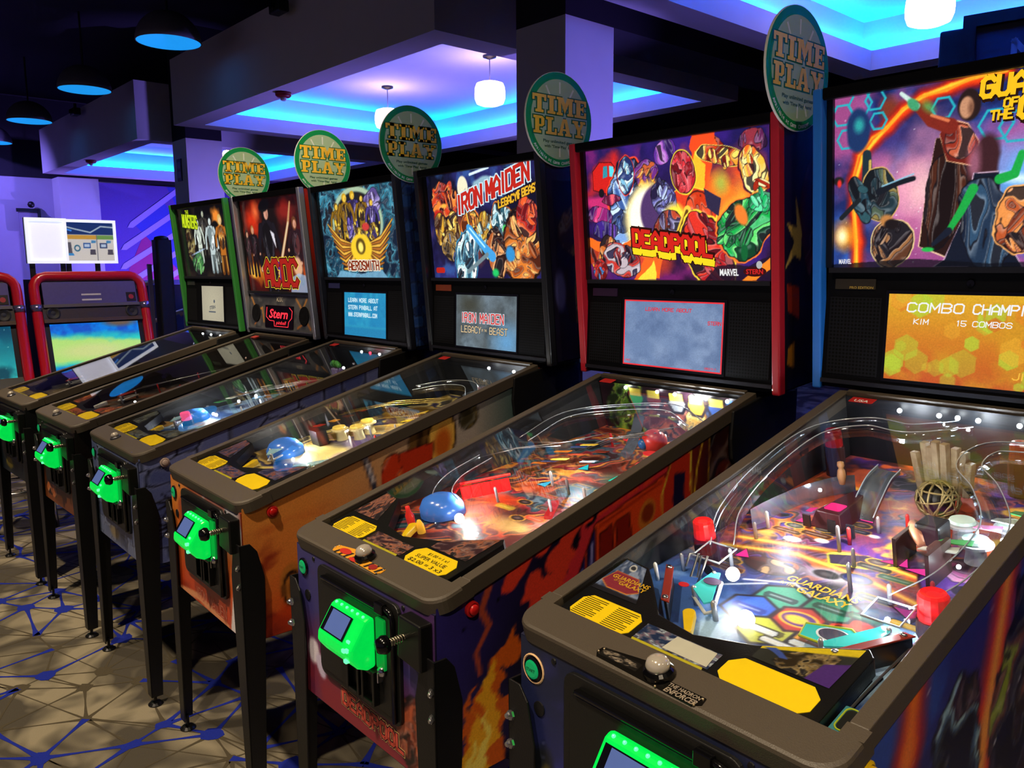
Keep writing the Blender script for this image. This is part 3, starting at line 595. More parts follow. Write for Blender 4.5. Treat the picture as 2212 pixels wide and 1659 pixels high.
# ================================================================== PRINTED ART
def bg_guardians():
    A = Art(330, 205, 1.625, '1c2a6a')
    A.sub = 3
    A.grad('1a2a66', '141c50').cloud('3a6fd0', 4, .45, .7, 2, .8).cloud('b8508a', 3, .45, .62, 8, .8).ell(.50, .48, .30, .40, 'e890b0', soft=.9, warp=.5, seed=3, a=.85).ell(.55, .42, .16, .22, 'ffd8c8', soft=.9, warp=.5, seed=4, a=.85)
    A.ell(1.02, .48, .22, .26, '6ab0f4', soft=.8, warp=.3, seed=6, a=.9).ell(1.0, .46, .20, .04, 'd8f0ff', rot=-.15, soft=.9).ell(.30, .75, .20, .16, '3a2a70', soft=.8, a=.8).stars(70, 'ffffff', 3, .005)
    A.ell(.34, .88, .08, .10, '7a3420', soft=.6, warp=.5, seed=4)
    arc = [(.15, -.02), (.155, .15), (.135, .35), (.13, .52), (.17, .66), (.25, .74), (.33, .80), (.42, .88), (.52, .93), (.66, .96), (.80, .985), (.95, 1.0)]
    A.line(arc, .040, 'a8180c', .036, soft=.05).line(arc, .026, 'f0440e', .020, soft=.03)
    arc2 = [(x + .010 * math.sin(5 * i), y + .012 * math.cos(7 * i)) for i, (x, y) in enumerate(arc)]
    A.line(arc2, .010, 'ffc830', .009, soft=.012).line([(x - .014, y + .012 * math.sin(4 * i)) for i, (x, y) in enumerate(arc)], .006, 'ff9a20', soft=.01)
    A.ell(.07, .19, .11, .12, 'ff9a18', soft=.8, warp=.4, seed=2).ell(.055, .19, .05, .07, 'fff6c0', soft=.8)
    for cx, cy, r in ((.05, .90, .065), (.16, .95, .07), (.25, .96, .06), (.08, .76, .06), (.27, .84, .05), (.63, .86, .06), (.90, .74, .085), (1.0, .72, .085)): A.hexo(cx, cy, r, '24a8b8', .006)
    A.ell(.15, .80, .075, .13, '16305e', soft=.2, warp=.2, seed=5).ell(.155, .83, .045, .06, '2a9a9a', soft=.7)
    # bark-like mass, furry mass, wreckage
    A.line([(.205, .36), (.21, .52), (.205, .66)], .040, '1a2c34', .026).line([(.225, .40), (.225, .62)], .008, 'c8a850')
    A.comic(.29, .42, .10, .15, ['0c1418', '1c3038', '4a5a48', '8a7a40', '16242a'], rot=.2, seed=31, sc=8, st=(1, .5), edge='d8b060')
    A.comic(.17, .40, .06, .16, ['0a1016', '1a3a48', '2a5058'], rot=.3, seed=35, sc=9, st=(2, .4)).line([(.05, .30), (.16, .40)], .014, '141c20')
    A.comic(.36, .15, .13, .13, ['100c0e', '241814', '5a3420', '98643a', '181014'], seed=22, sc=9, edge='f0d090').ell(.33, .27, .045, .04, 'b87a40', soft=.4, warp=.3, seed=3).ell(.36, .25, .05, .035, '181010', soft=.3)
    A.line([(.28, .44), (.38, .48), (.48, .50)], .020, '10161e', .014).line([(.30, .47), (.48, .525)], .004, '8ac0d8').ell(.03, .52, .04, .03, '1a1a1a', soft=.3).ell(.035, .505, .018, .03, 'e03028', soft=.5)
    # long-coated figure reaching up and left, dark figure in front of it
    A.poly([(.60, .70), (.56, .45), (.52, .12), (.66, .06), (.80, .10), (.80, .60), (.72, .72)], '26100a', warp=.02, ol='f0c8a0', ow=.004).comic(.66, .40, .10, .30, ['140806', '2a120a', '4a2212', '3a180c'], rot=-.08, seed=12, sc=6, st=(2.4, .35), sub=0)
    A.poly([(.62, .72), (.66, .80), (.76, .76), (.82, .66), (.80, .54), (.66, .58)], '6a1c12', warp=.02, ol='f8c090', ow=.004).comic(.72, .67, .08, .09, ['3a0c0a', '6a1c12', '98301c', 'c05a3a'], rot=.4, seed=14, sc=9, sub=0)
    A.line([(.67, .76), (.57, .80), (.48, .90)], .042, '7a2416', .022).line([(.66, .79), (.57, .83)], .008, 'd8744a').line([(.49, .89), (.40, .97)], .016, 'c8e0d8', .010).ell(.47, .90, .05, .03, '3f9a6a', rot=-.8, soft=.3, warp=.3, seed=5).ell(.55, .88, .07, .04, '5fb040', rot=-.8, soft=.8, a=.7)
    A.ell(.765, .86, .060, .085, '241612', soft=.15, warp=.15, seed=3).ell(.752, .845, .040, .062, 'c08a68', soft=.2).ell(.775, .84, .025, .06, '4a281c', soft=.8, a=.6)
    A.ell(.865, .55, .085, .17, '3a1c20', soft=.25, warp=.35, seed=7).ell(.80, .55, .05, .14, 'c87a9a', soft=.7, warp=.4, seed=8, a=.6)
    A.poly([(.80, .50), (.76, .28), (.66, .04), (.60, 0), (1.06, 0), (.98, .14), (.94, .36), (.92, .50)], '0c1424', warp=.02, ol='c8a8c0', ow=.003).comic(.86, .24, .12, .24, ['080c16', '101c30', '1c3048', '2c4a66'], rot=.1, seed=19, sc=6, st=(1.8, .5), sub=0)
    A.line([(.80, .42), (.74, .30), (.68, .20)], .026, '18a040', .016).line([(.93, .46), (1.0, .48), (1.03, .58)], .026, '18a040', .018).line([(.68, .20), (.60, .13)], .020, '101828', .012).ell(.57, .10, .04, .015, '20b048', soft=.3)
    A.comic(1.03, .24, .12, .18, ['2a0f0a', '7a3018', 'b85428', 'e89048'], seed=44, sc=8, edge='ffb060').comic(1.3, .35, .22, .35, ['1a1018', '4a2030', '8a4a3a', '2a3a5a'], seed=47, sc=6, edge='e8a0a0')
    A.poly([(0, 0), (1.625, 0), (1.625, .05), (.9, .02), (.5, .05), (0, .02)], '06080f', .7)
    return A
def bg_deadpool():
    A = Art(330, 205, 1.63, '1a0f3a')
    A.sub = 6
    A.grad('2a0f2e', '1c1450').cloud('7a1f6a', 4, .48, .66, 3, .8).cloud('3a1c80', 3, .5, .7, 5, .8)
    A.ell(.24, .78, .26, .20, 'd8241c', soft=.5, warp=.6, seed=4).ell(.20, .58, .30, .07, 'c02a6a', rot=-.15, soft=.4, warp=.4, seed=7).ell(.22, .48, .26, .05, 'e0407a', rot=-.1, soft=.5, warp=.5, seed=3).ell(.18, .40, .22, .06, '2a1458', soft=.4, warp=.5, seed=6)
    # generic delivery van
    A.poly([(.07, .70), (.07, .84), (.14, .90), (.26, .89), (.32, .82), (.32, .70), (.22, .66)], 'c81c14', ol='30060c').poly([(.17, .78), (.22, .79), (.22, .87), (.18, .87)], '2a8a9a').poly([(.24, .79), (.30, .78), (.28, .86), (.24, .87)], '57d0e0').ell(.15, .67, .03, .035, '120a10').ell(.29, .68, .025, .03, '120a10').poly([(.24, .71), (.32, .71), (.32, .75), (.24, .75)], 'f0b840')
    # steel-blue mass, purple details
    A.comic(.42, .56, .20, .34, ['0c1228', '1c2a5a', '3a5a9a', '7aa0d8', 'c8e0f8', '28386a'], rot=-.2, seed=5, sc=8, edge='ff4a2a')
    A.comic(.60, .78, .11, .10, ['3a1450', '6a2a80', 'c05a30', 'f0a040'], seed=9, sc=10)
    A.comic(.40, .80, .075, .13, ['1c2a5a', '7ab8d8', 'd8f4f8', '2a3a70'], seed=15, sc=10, edge='e83a2a')
    A.ell(1.30, .60, .34, .40, 'e8501c', soft=.7, warp=.7, seed=21, a=.9).ell(1.18, .30, .30, .22, 'ff7a20', soft=.7, warp=.7, seed=23, a=.9).ell(1.36, .50, .16, .20, 'ffb030', soft=.8, warp=.7, seed=25, a=.9).ell(1.5, .9, .16, .1, '3a1c50', soft=.6, warp=.5, seed=4).ell(.55, .12, .30, .14, 'e8481a', soft=.7, warp=.6, seed=27, a=.8)
    for k, (x, y, rx, ry, p) in enumerate(((.12, .50, .12, .06, ['3a0f50', '8a1c6a', 'd83a7a']), (.24, .62, .12, .05, ['5a0f30', 'b82a5a', 'f05a6a']), (.78, .92, .10, .07, ['2a1450', '5a2a90', 'a85ac0']), (1.14, .93, .10, .06, ['8a1c10', 'e8501c', 'ffa030']), (.16, .38, .13, .07, ['1c1048', '3a2080', '6a3ab0']), (.70, .22, .12, .08, ['8a1c10', 'd8441a', 'ff8a28']), (1.46, .92, .12, .07, ['2a1030', '5a1c4a', '8a2c3a']), (.06, .20, .08, .10, ['3a1010', 'a83018', 'f09030']), (1.22, .12, .12, .10, ['4a0c10', '8a1818', 'c83a20']))):
        A.comic(x, y, rx, ry, p, rot=.3 * (k % 3) - .2, seed=90 + k, sc=9, warp=.6, st=(1.6, .5), sub=0)
    # flame columns upper right
    A.poly([(.98, .55), (1.0, 1), (1.22, 1), (1.12, .6)], 'f0481a', warp=.1, seed=3).poly([(1.0, .55), (1.05, .9), (1.12, .8), (1.1, .55)], 'ffb428', warp=.08, seed=6)
    A.comic(1.26, .84, .18, .06, ['6a1408', 'c83c14', 'f09a2c', 'ffd860'], rot=-.25, seed=28, sc=9, edge='ffe060').comic(1.50, .72, .10, .18, ['a0240c', 'e8641c', 'ffb83c', 'ffe890'], rot=.35, seed=33, sc=9, edge='5a1030')
    A.ell(1.22, .62, .14, .16, 'f07820', soft=.5, warp=.4, seed=8).ell(1.24, .66, .09, .10, '9ab848', soft=.8, warp=.5, seed=9, a=.8).ell(1.30, .45, .22, .09, 'ff9a2a', rot=.6, soft=.5, warp=.4, seed=12)
    # bright crescent and the red central mass
    A.ell(.62, .45, .26, .30, 'ffd23a', soft=.25, warp=.12, seed=6).ell(.60, .46, .23, .27, 'fff8e0', soft=.3).ell(.72, .50, .20, .22, '4a3060', soft=.12)
    A.poly([(.84, .62), (.92, .66), (1.12, .62), (1.22, .52), (1.16, .30), (1.10, .18), (.98, .22), (.95, .40)], 'd83c1c', warp=.03, ol='ffd83a', ow=.010).comic(1.05, .42, .11, .20, ['8a1c0c', 'c8340f', 'e0502a', 'f07a40'], rot=.1, seed=41, sc=6, st=(1.6, .6), warp=.15, sub=0).poly([(1.10, .64), (1.24, .56), (1.22, .44), (1.13, .50)], '2a2440', warp=.02)
    A.comic(.93, .76, .105, .155, ['8a1018', 'b81c26', 'd83038', 'e85058', '6a0c14'], rot=.25, seed=52, sc=9, warp=.14, st=(1.8, .5), edge='ffd83a', sub=3)
    A.comic(.75, .58, .10, .14, ['20183a', '3a3468', '6a6ab0', 'b0c0e8'], rot=.4, seed=55, sc=8)
    A.ell(.84, .42, .14, .15, 'ffe040', soft=.35, warp=.25, seed=11).comic(.78, .38, .13, .11, ['4a1c14', '8a3020', 'b8442a', '3a2c50', '8a86b0'], rot=.5, seed=61, sc=8).line([(.86, .28), (.96, .50)], .03, 'e8c040').line([(.865, .30), (.955, .49)], .012, '5a3a10')
    A.comic(1.12, .20, .18, .30, ['7a0f14', 'b01c20', 'd83020', '5a0a14'], rot=.6, seed=63, sc=4, warp=.2, edge='ffd83a')
    # green mass right
    A.comic(1.43, .36, .19, .23, ['064a22', '0a7a30', '16a848', '5fd86a', '083a20'], rot=-.4, seed=71, sc=7, edge='ff7a2a').comic(1.56, .52, .10, .07, ['0a6a38', '18b060', '5fe0a0'], seed=73, sc=9).ell(1.40, .44, .05, .09, 'e8782a', rot=.5, soft=.3, warp=.3, seed=4)
    # fire along the bottom and lower left figures
    A.poly([(0, .33), (.3, .26), (.45, .33), (.42, .26), (.2, .20), (0, .26)], 'f0681a', warp=.05, seed=2).poly([(.42, 0), (.62, .22), (.75, .2), (.7, 0)], 'f4601c', warp=.08, seed=5).poly([(.48, 0), (.63, .16), (.66, 0)], 'ffd23a', warp=.06, seed=7)
    A.comic(.20, .22, .08, .12, ['7a3010', 'c86a2c', 'f0b060', '5a2010'], seed=81, sc=10, edge='18081c').comic(.34, .14, .18, .12, ['200c18', '8a1c20', 'c03028', 'b8a8b0', '38304a'], rot=-.4, seed=83, sc=8).comic(.10, .07, .07, .08, ['6a0f10', 'c02820', '3a70b0'], seed=85, sc=9)
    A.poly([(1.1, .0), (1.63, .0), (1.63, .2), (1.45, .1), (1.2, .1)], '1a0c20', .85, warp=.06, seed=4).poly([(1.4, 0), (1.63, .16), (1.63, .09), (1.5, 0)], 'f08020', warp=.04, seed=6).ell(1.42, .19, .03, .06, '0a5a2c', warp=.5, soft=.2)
    return A
def bg_maiden():
    A = Art(240, 155, 1.6, '0c1030')
    A.sub = 4
    A.grad('1a1440', '060818').cloud('2a2a70', 4, .48, .7, 4, .8).cloud('3a6ab0', 5, .58, .75, 6, .6)
    A.comic(.24, .76, .22, .18, ['3a0808', '8a1a10', 'd03c18', 'f08030', '200408'], seed=3, sc=8).ell(.25, .70, .07, .03, 'ffb040', soft=.6).ell(.16, .60, .10, .08, 'c02414', soft=.4, warp=.4, seed=2)
    A.ell(.56, .84, .085, .12, 'e8e0c0', soft=.1, warp=.06, seed=4).ell(.60, .80, .03, .05, 'b0a890', soft=.5)
    A.line([(.68, .96), (.95, 1.0)], .012, 'd8f0ff').ell(.92, .86, .20, .07, '8ab0c0', soft=.3, warp=.4, seed=5)
    A.ell(.58, .42, .45, .25, 'e86a20', soft=.8, warp=.6, seed=7, a=.8)
    yl = ['3a1c08', '8a5a14', 'd8a028', 'ffe070', '503010']
    A.comic(.20, .46, .12, .17, yl, seed=11, sc=9).comic(.38, .48, .09, .20, yl, rot=.1, seed=13, sc=9, st=(.5, 1.6)).comic(.30, .30, .12, .13, ['2a1c10', '7a5a28', 'b89048', '3a4a80'], seed=16, sc=9)
    A.comic(.66, .44, .14, .17, ['5a2408', 'c86018', 'f0a030', 'ffd860', '2a1008'], seed=18, sc=8, edge='ff8a30')
    A.comic(.86, .40, .12, .22, ['b88020', 'f0d048', 'fff4a0', '8ac0d8', '705018'], rot=.1, seed=21, sc=8, st=(1.5, .5))
    A.comic(1.10, .50, .14, .17, ['3a5a6a', '8ac0d0', 'd8f4f4', '205060'], seed=23, sc=9, edge='f08030').ell(1.12, .44, .04, .05, '3fd060', soft=.4)
    A.comic(1.30, .25, .26, .30, ['4a1c08', '9a4414', 'd8782a', 'f8b860', '200c08'], rot=-.2, seed=25, sc=7, edge='2a1408').comic(1.42, .55, .14, .18, ['6a0c10', 'b82418', 'e85a28'], seed=27, sc=8)
    A.comic(.98, .22, .14, .22, ['5a2410', 'b05a28', 'e8a060', '281008'], rot=.3, seed=29, sc=7)
    A.comic(.55, .18, .19, .25, ['24506a', '6ab0c8', 'c8f0f4', 'ffffff', '143040'], rot=-.2, seed=31, sc=7, st=(1.6, .6), edge='3a90c0')
    A.line([(.60, .48), (.80, .30), (.92, .20)], .03, '3f9ad8', .05).line([(.62, .47), (.82, .29)], .008, 'b8ecff').line([(.55, .06), (.85, .22)], .02, '6a8088').ell(1.16, .22, .08, .09, '2f8ac8', soft=.25, warp=.5, seed=9).ell(.95, .05, .06, .05, '20c060', soft=.5)
    return A
def bg_aero():
    A = Art(150, 110, 1.5, '123048')
    A.sub = 4
    A.comic(.75, .5, 2, 2, ['0a1c30', '12384e', '1f5a70', '3a86a0', '0c2438'], seed=2, sc=9, warp=0)
    A.ell(.72, .62, .50, .40, 'a8c0a0', soft=.06).ell(.72, .60, .45, .36, '1a1c20', soft=.06)
    A.comic(1.05, .82, .16, .13, ['5a4a88', '8a7ac0', 'c0b0e8'], seed=4, sc=7)
    gp = ['2a1a10', '7a5410', 'd0a020', 'ffe048', '3a2c5a']
    for k, (x, y, h) in enumerate(((.34, .36, .50), (.68, .46, .50), (.84, .44, .48), (1.02, .40, .46), (.52, .34, .62))): A.fig(x, y, h, (('3a2410', '8a6414', 'e8c030'), ('2a2048', '4a3c88', 'b0a0e0'))[k % 2], 'f0c848', ('6a4a10', 'c89a20', '2a1c10')[k % 3], k + 3, wide=1.2)
    for x, y, rx, ry, sd in ((.34, .50, .07, .10, 3), (1.02, .50, .10, .10, 15), (.74, .48, .24, .08, 18)): A.comic(x, y, rx, ry, gp, seed=sd, sc=9, st=(1.3, .7))
    A.ell(.88, .56, .08, .05, 'c83a34', soft=.3).comic(.60, .50, .06, .20, ['3a2a6a', '6a58b8', 'b0a0e8'], rot=.2, seed=21, sc=8)
    for sgn in (-1, 1):
        for k in range(9):
            t = k / 8; x1 = .75 + sgn * (.62 - .25 * t); y1 = .62 - .52 * t
            A.line([(.75 + sgn * .16, .36 - .14 * t), (.75 + sgn * (.40 - .1 * t), .44 - .34 * t), (x1, y1)], .032, '3a1c08', .012).line([(.75 + sgn * .16, .36 - .14 * t), (.75 + sgn * (.40 - .1 * t), .44 - .34 * t), (x1, y1)], .022, ('e8b040', 'b06a24')[k % 2], .006)
    A.ell(.75, .33, .22, .17, 'f0c82a', soft=.15, warp=.15, seed=4).ell(.75, .35, .10, .10, '5a4410', soft=.2).ell(.75, .34, .06, .07, 'ffe870', soft=.4)
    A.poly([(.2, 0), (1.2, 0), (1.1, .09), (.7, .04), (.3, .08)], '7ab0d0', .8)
    return A
def bg_acdc():
    A = Art(120, 105, 1.35, '120506')
    A.sub = 4
    A.cloud('5a0c08', 3, .4, .65, 3, .9).ell(.28, .78, .30, .26, 'd8300f', soft=.8, warp=.5, seed=4).ell(.34, .86, .12, .14, 'f8703a', soft=.8, warp=.4, seed=6).ell(1.0, .85, .25, .15, '8a1c14', soft=.8, warp=.5, seed=8)
    A.ell(.22, .26, .30, .16, 'e07018', soft=.6, warp=.7, seed=2).ell(.18, .22, .16, .08, 'ffc040', soft=.6, warp=.7, seed=5).ell(1.1, .22, .25, .14, 'd85a14', soft=.6, warp=.7, seed=9)
    A.fig(.56, -.15, 1.12, ('0a080c', '17131c', '2e2838'), 'e0a088', '0c0a0e', 11, wide=.95, aL=(-.2, .35), aR=(.26, .45)).ell(.55, .92, .14, .07, '0c0a0e', rot=.2, soft=.2)
    A.poly([(.62, .66), (.70, .62), (.72, .46), (.66, .56)], 'e8e4ee').line([(.72, .20), (1.02, .72), (1.10, .92)], .028, 'c89060', .014).line([(.72, .20), (1.02, .72)], .012, 'ead0a8')
    A.fig(1.14, .10, .68, ('180a0c', '2c1018', '5a2c2c'), 'e0a080', '6a3a1c', 17, aL=(-.24, .5), aR=(.1, .3)).fig(.22, .18, .55, ('100608', '1c0f14', '3a2028'), 'e0a080', 'b07a40', 19).fig(.08, .20, .48, ('100608', '2a0f14', '4a2028'), 'd89878', '2a1810', 21).ell(1.12, .26, .10, .12, 'e8b088', soft=.3, warp=.2, seed=2)
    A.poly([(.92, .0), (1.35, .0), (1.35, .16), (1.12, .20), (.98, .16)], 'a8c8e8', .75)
    return A
def bg_munsters():
    A = Art(110, 80, 1.5, '0c0a0c')
    A.sub = 4
    A.cloud('2a2018', 4, .45, .65, 3, .8).ell(1.15, .85, .16, .14, 'f08a30', soft=.6, warp=.6, seed=3).ell(1.10, .72, .10, .07, '0a0a0c', soft=.3)
    A.comic(.30, .50, .14, .26, ['1a1408', '5a4a20', '8a7a40', '3a1c10'], seed=4, sc=8)
    for k, (x, y, h, c, sk, hr) in enumerate(((.76, .30, .66, ('1a1816', '3a3630', '6a6458'), 'b8c0a8', '18181a'), (.58, .22, .62, ('9aa898', 'd0dccc', 'f4fff4'), 'd8e8d8', '2a2a2a'), (.94, .08, .78, ('7a8a8c', 'c0d0d0', 'f0fafa'), 'd8e4e0', '141418'), (1.24, .06, .80, ('6a3a10', 'b86a20', 'e8a848'), 'f0c890', 'd8b060'), (1.06, .06, .36, ('202020', '707870', 'c0c8c0'), 'd0d8d0', '303030'))):
        A.fig(x, y, h, c, sk, hr, k + 2, wide=1.0)
    A.comic(.45, .20, .17, .16, ['0c2a14', '2a6a34', '6ab060', '182018'], seed=9, sc=8).ell(.5, .36, .30, .012, 'b0c8e8', rot=.2, soft=.5)
    return A
# ---- displays
def sc_clouds(c0, c1, c2, seed=1, w=90, h=60):
    A = Art(w, h, 1.7, c0); return A.cloud(c1, 3, .35, .7, seed, .9).cloud(c2, 5, .5, .75, seed + 2, .6)
def sc_orange():
    A = Art(150, 90, 1.8, 'e08a1c'); A.grad('c8541a', 'e8b428', 0, 1).cloud('d8a020', 3, .45, .7, 3, .6); R = random.Random(4)
    for k in range(34):
        g = R.random() < .45; A.hexo(R.random() * 1.8, R.random(), R.uniform(.05, .16), 'e8f070' if g else 'f0a030', 0, 'b8d83a' if g else ('e87a20', 'd8641a', 'f0b030')[k % 3], R.uniform(.35, .75), rot=.5)
    return A
# ---- cabinet sides and fronts
def side_guardians():
    A = Art(150, 80, 2.5, '1a1440'); A.grad('120c2c', '2a2f8c', 0, 1).cloud('4a2a80', 3, .42, .65, 3, .9).cloud('2a50b0', 4, .52, .7, 6, .8)
    A.line([(.1, -.1), (.32, .4), (.42, .75), (.46, 1.1)], .10, 'c01c14', .06, soft=.10).line([(.12, -.1), (.33, .4), (.42, .75), (.45, 1.1)], .055, 'f07a18', .03, soft=.06).line([(.9, -.1), (.98, .5), (1.1, 1.1)], .12, 'd8301c', .08, soft=.1).line([(.9, -.1), (.98, .5), (1.1, 1.1)], .05, 'f8a040', .03, soft=.06)
    A.comic(.75, .35, .20, .40, ['0a0c14', '1a2438', '3a5a80', '8ab0c8', '2a1420'], seed=5, sc=7).comic(1.25, .4, .25, .5, ['0c0a10', '2a1c20', '6a3a28', '8a9a30'], seed=8, sc=6).comic(1.8, .5, .4, .45, ['0a0810', '30204a', '7a3a6a', 'c86a4a'], seed=11, sc=6)
    return A.stars(40, 'e8e8ff', 2, .008)
def side_deadpool():
    A = Art(200, 100, 2.6, '0d0a12'); A.grad('3a3290', '0c080c', .0, .75, 'X', .3, 2).grad('100c1e', '201448', .3, 1.0, 'Y', a=.3)
    A.mix(np.clip((A.X - 1.10) / .2, 0, 1) * np.clip((1.9 - A.X) / .3, 0, 1), '8a240c', .85)
    red = 'e8402c'
    for k, (x, y, r, q) in enumerate(((.46, .93, .10, .05), (.52, .80, .07, .07), (.60, .98, .08, .05), (.62, .70, .08, .12), (.70, .86, .09, .09), (.66, .55, .08, .10), (.78, .97, .10, .05))): A.ell(x, y, r, q, red, rot=.6, soft=.1, warp=.9, seed=k + 3, sc=11)
    A.mix(A.pmask([(.62, .30), (.66, .62), (.80, .90), (.95, 1.0), (1.45, 1.0), (1.5, .3)], .16, 4, 14), 'd8303c')
    for x in (.85, .95, 1.05, 1.16, 1.27): A.poly([(x - .045, .93), (x + .035, .93), (x + .05, 1.02)], 'e8402c')
    A.poly([(.72, .34), (.76, .66), (.90, .90), (1.40, .92), (1.44, .34)], 'e8481c', ol='3a0a08').poly([(.755, .50), (.775, .68), (.83, .78), (.83, .52), (.80, .42)], '241e5c', ol='100818').poly([(.85, .54), (.85, .80), (.895, .88), (.90, .60)], '241e5c', ol='100818')
    A.line([(.785, .5), (.81, .72)], .008, '8a86d0').line([(.865, .6), (.88, .82)], .007, '9a96e0').poly([(.94, .62), (.93, .84), (1.01, .85), (1.04, .62)], '8a1c10', ol='200808').poly([(1.06, .62), (1.04, .85), (1.13, .85), (1.17, .62)], '8a1c10', ol='200808').line([(.93, .88), (1.38, .90)], .006, 'b02c10').ell(1.27, .80, .07, .07, 'd0782a', soft=.15, warp=.4, seed=3).ell(1.27, .80, .05, .045, '8a3014', soft=.15)
    A.poly([(1.40, .60), (1.38, .84), (1.48, 1.0), (1.60, .95), (1.62, .6)], 'c8301c', warp=.03, ol='f0d040', ow=.010).poly([(1.47, .90), (1.56, .88), (1.55, .62), (1.46, .7)], '1c1438', warp=.02)
    A.line([(1.62, .62), (1.66, .86), (1.72, 1.0)], .006, 'e8c030').comic(1.86, .80, .12, .22, ['0c0608', '2a0c08', '5a1c10'], seed=9, sc=6, edge='d8a028').comic(2.1, .86, .10, .10, ['3a0c14', '8a1c20'], seed=13, sc=6)
    # fire near the front leg
    A.line([(.27, .93), (.23, .84), (.27, .74), (.20, .64), (.22, .52)], .020, 'b04a34', .010)
    A.mix(A.pmask([(.08, -.1), (.10, .30), (.16, .44), (.20, .34), (.27, .58), (.44, .72), (.37, .46), (.40, .30), (.31, .12), (.34, -.1)], .22, 5, 8), 'd8601a')
    A.mix(A.pmask([(.09, -.1), (.12, .24), (.17, .36), (.20, .22), (.28, .46), (.34, .54), (.31, .28), (.28, .10), (.29, -.1)], .20, 6, 8), 'f4b024').mix(A.pmask([(.12, -.1), (.15, .16), (.20, .08), (.25, .28), (.25, .0)], .16, 7, 9), 'ffe468')
    for x, y in ((.14, .80), (.19, .88), (.08, .60), (.32, .84)): A.ell(x, y, .015, .02, '0a0610', warp=.5, soft=.4)
    return A
def side_maiden():
    A = Art(150, 90, 2.6, 'b8744a'); A.grad('c0300e', 'd89048', 0.05, .80, 'Y', .3, 2).grad('e08030', 'b0a098', .35, 1.1, 'X', .3, 5, a=.55)
    A.cloud('f0c048', 2.2, .50, .70, 5, .8, np.clip((.55 - abs(A.X - .38)) * 2, 0, 1) * np.clip((A.Y - .5) * 3, 0, 1)).mix(np.clip((A.X - .9) / .6, 0, 1) * np.clip((A.Y - .35) / .4, 0, 1), 'a8a6a8', .75).mix(np.clip((A.X - 1.6) / .35, 0, 1), '3a5a5c', .85)
    m = np.clip((.82 - A.Y) * 4, 0, 1) * np.clip((.7 - A.X) * 3, 0, 1)
    A.cloud('7a1c12', 3.2, .42, .54, 3, .9, m).cloud('b83a14', 4, .55, .62, 6, .7, m).ell(.45, .25, .35, .25, 'd8300e', soft=.9, warp=.3, seed=2, a=.8)
    A.ell(.27, .34, .07, .15, 'b8702c', soft=.2, warp=.3, seed=4).ring(.28, .30, .055, .11, .16, '2a1408').ell(.28, .30, .03, .07, '6a3c14', soft=.4)
    A.poly([(1.06, .72), (1.10, .98), (1.22, 1.0), (1.34, .98), (1.34, .70), (1.18, .66)], '6a4a24', ol='1a0c08').line([(1.14, .70), (1.18, .98)], .02, '3a2410').ell(1.34, .86, .11, .15, 'e8b450', soft=.06).ell(1.345, .83, .085, .115, 'c8601c', soft=.5).ring(1.34, .86, .11, .15, .07, '2a1408').poly([(.98, .74), (1.26, .76), (1.27, .86), (1.0, .88)], 'c03418', ol='3a0c08').comic(.96, .74, .08, .18, ['c83818', 'e86a28', 'f0a048'], seed=4, sc=7)
    A.line([(.76, 1.0), (.82, .80), (.86, .62)], .020, '343448').line([(.775, .96), (.83, .78)], .010, 'c8c0c8').comic(1.56, .92, .08, .07, ['3a3420', '6a5a30'], seed=7, sc=6)
    return A
def side_aero():
    A = Art(130, 75, 2.6); A.cells(7, 3, ['5a66a4', '6470b0', '6e7ab8', '4e5a9a'], '080a14', .07, .62)
    for k, (x, y) in enumerate(((.42, .42), (.50, .30), (.40, .22), (.55, .5))):
        for j in range(9): A.line([(x - .2, y + .1), (x - .2 + .16 * math.cos(j * .7 + k), y + .1 + .13 * math.sin(j * .7 + k))], .014, '06070e', .002)
    return A
def side_plain(c0, c1, seed=1):
    A = Art(60, 40, 2.6, c0); return A.cloud(c1, 4, .45, .65, seed)
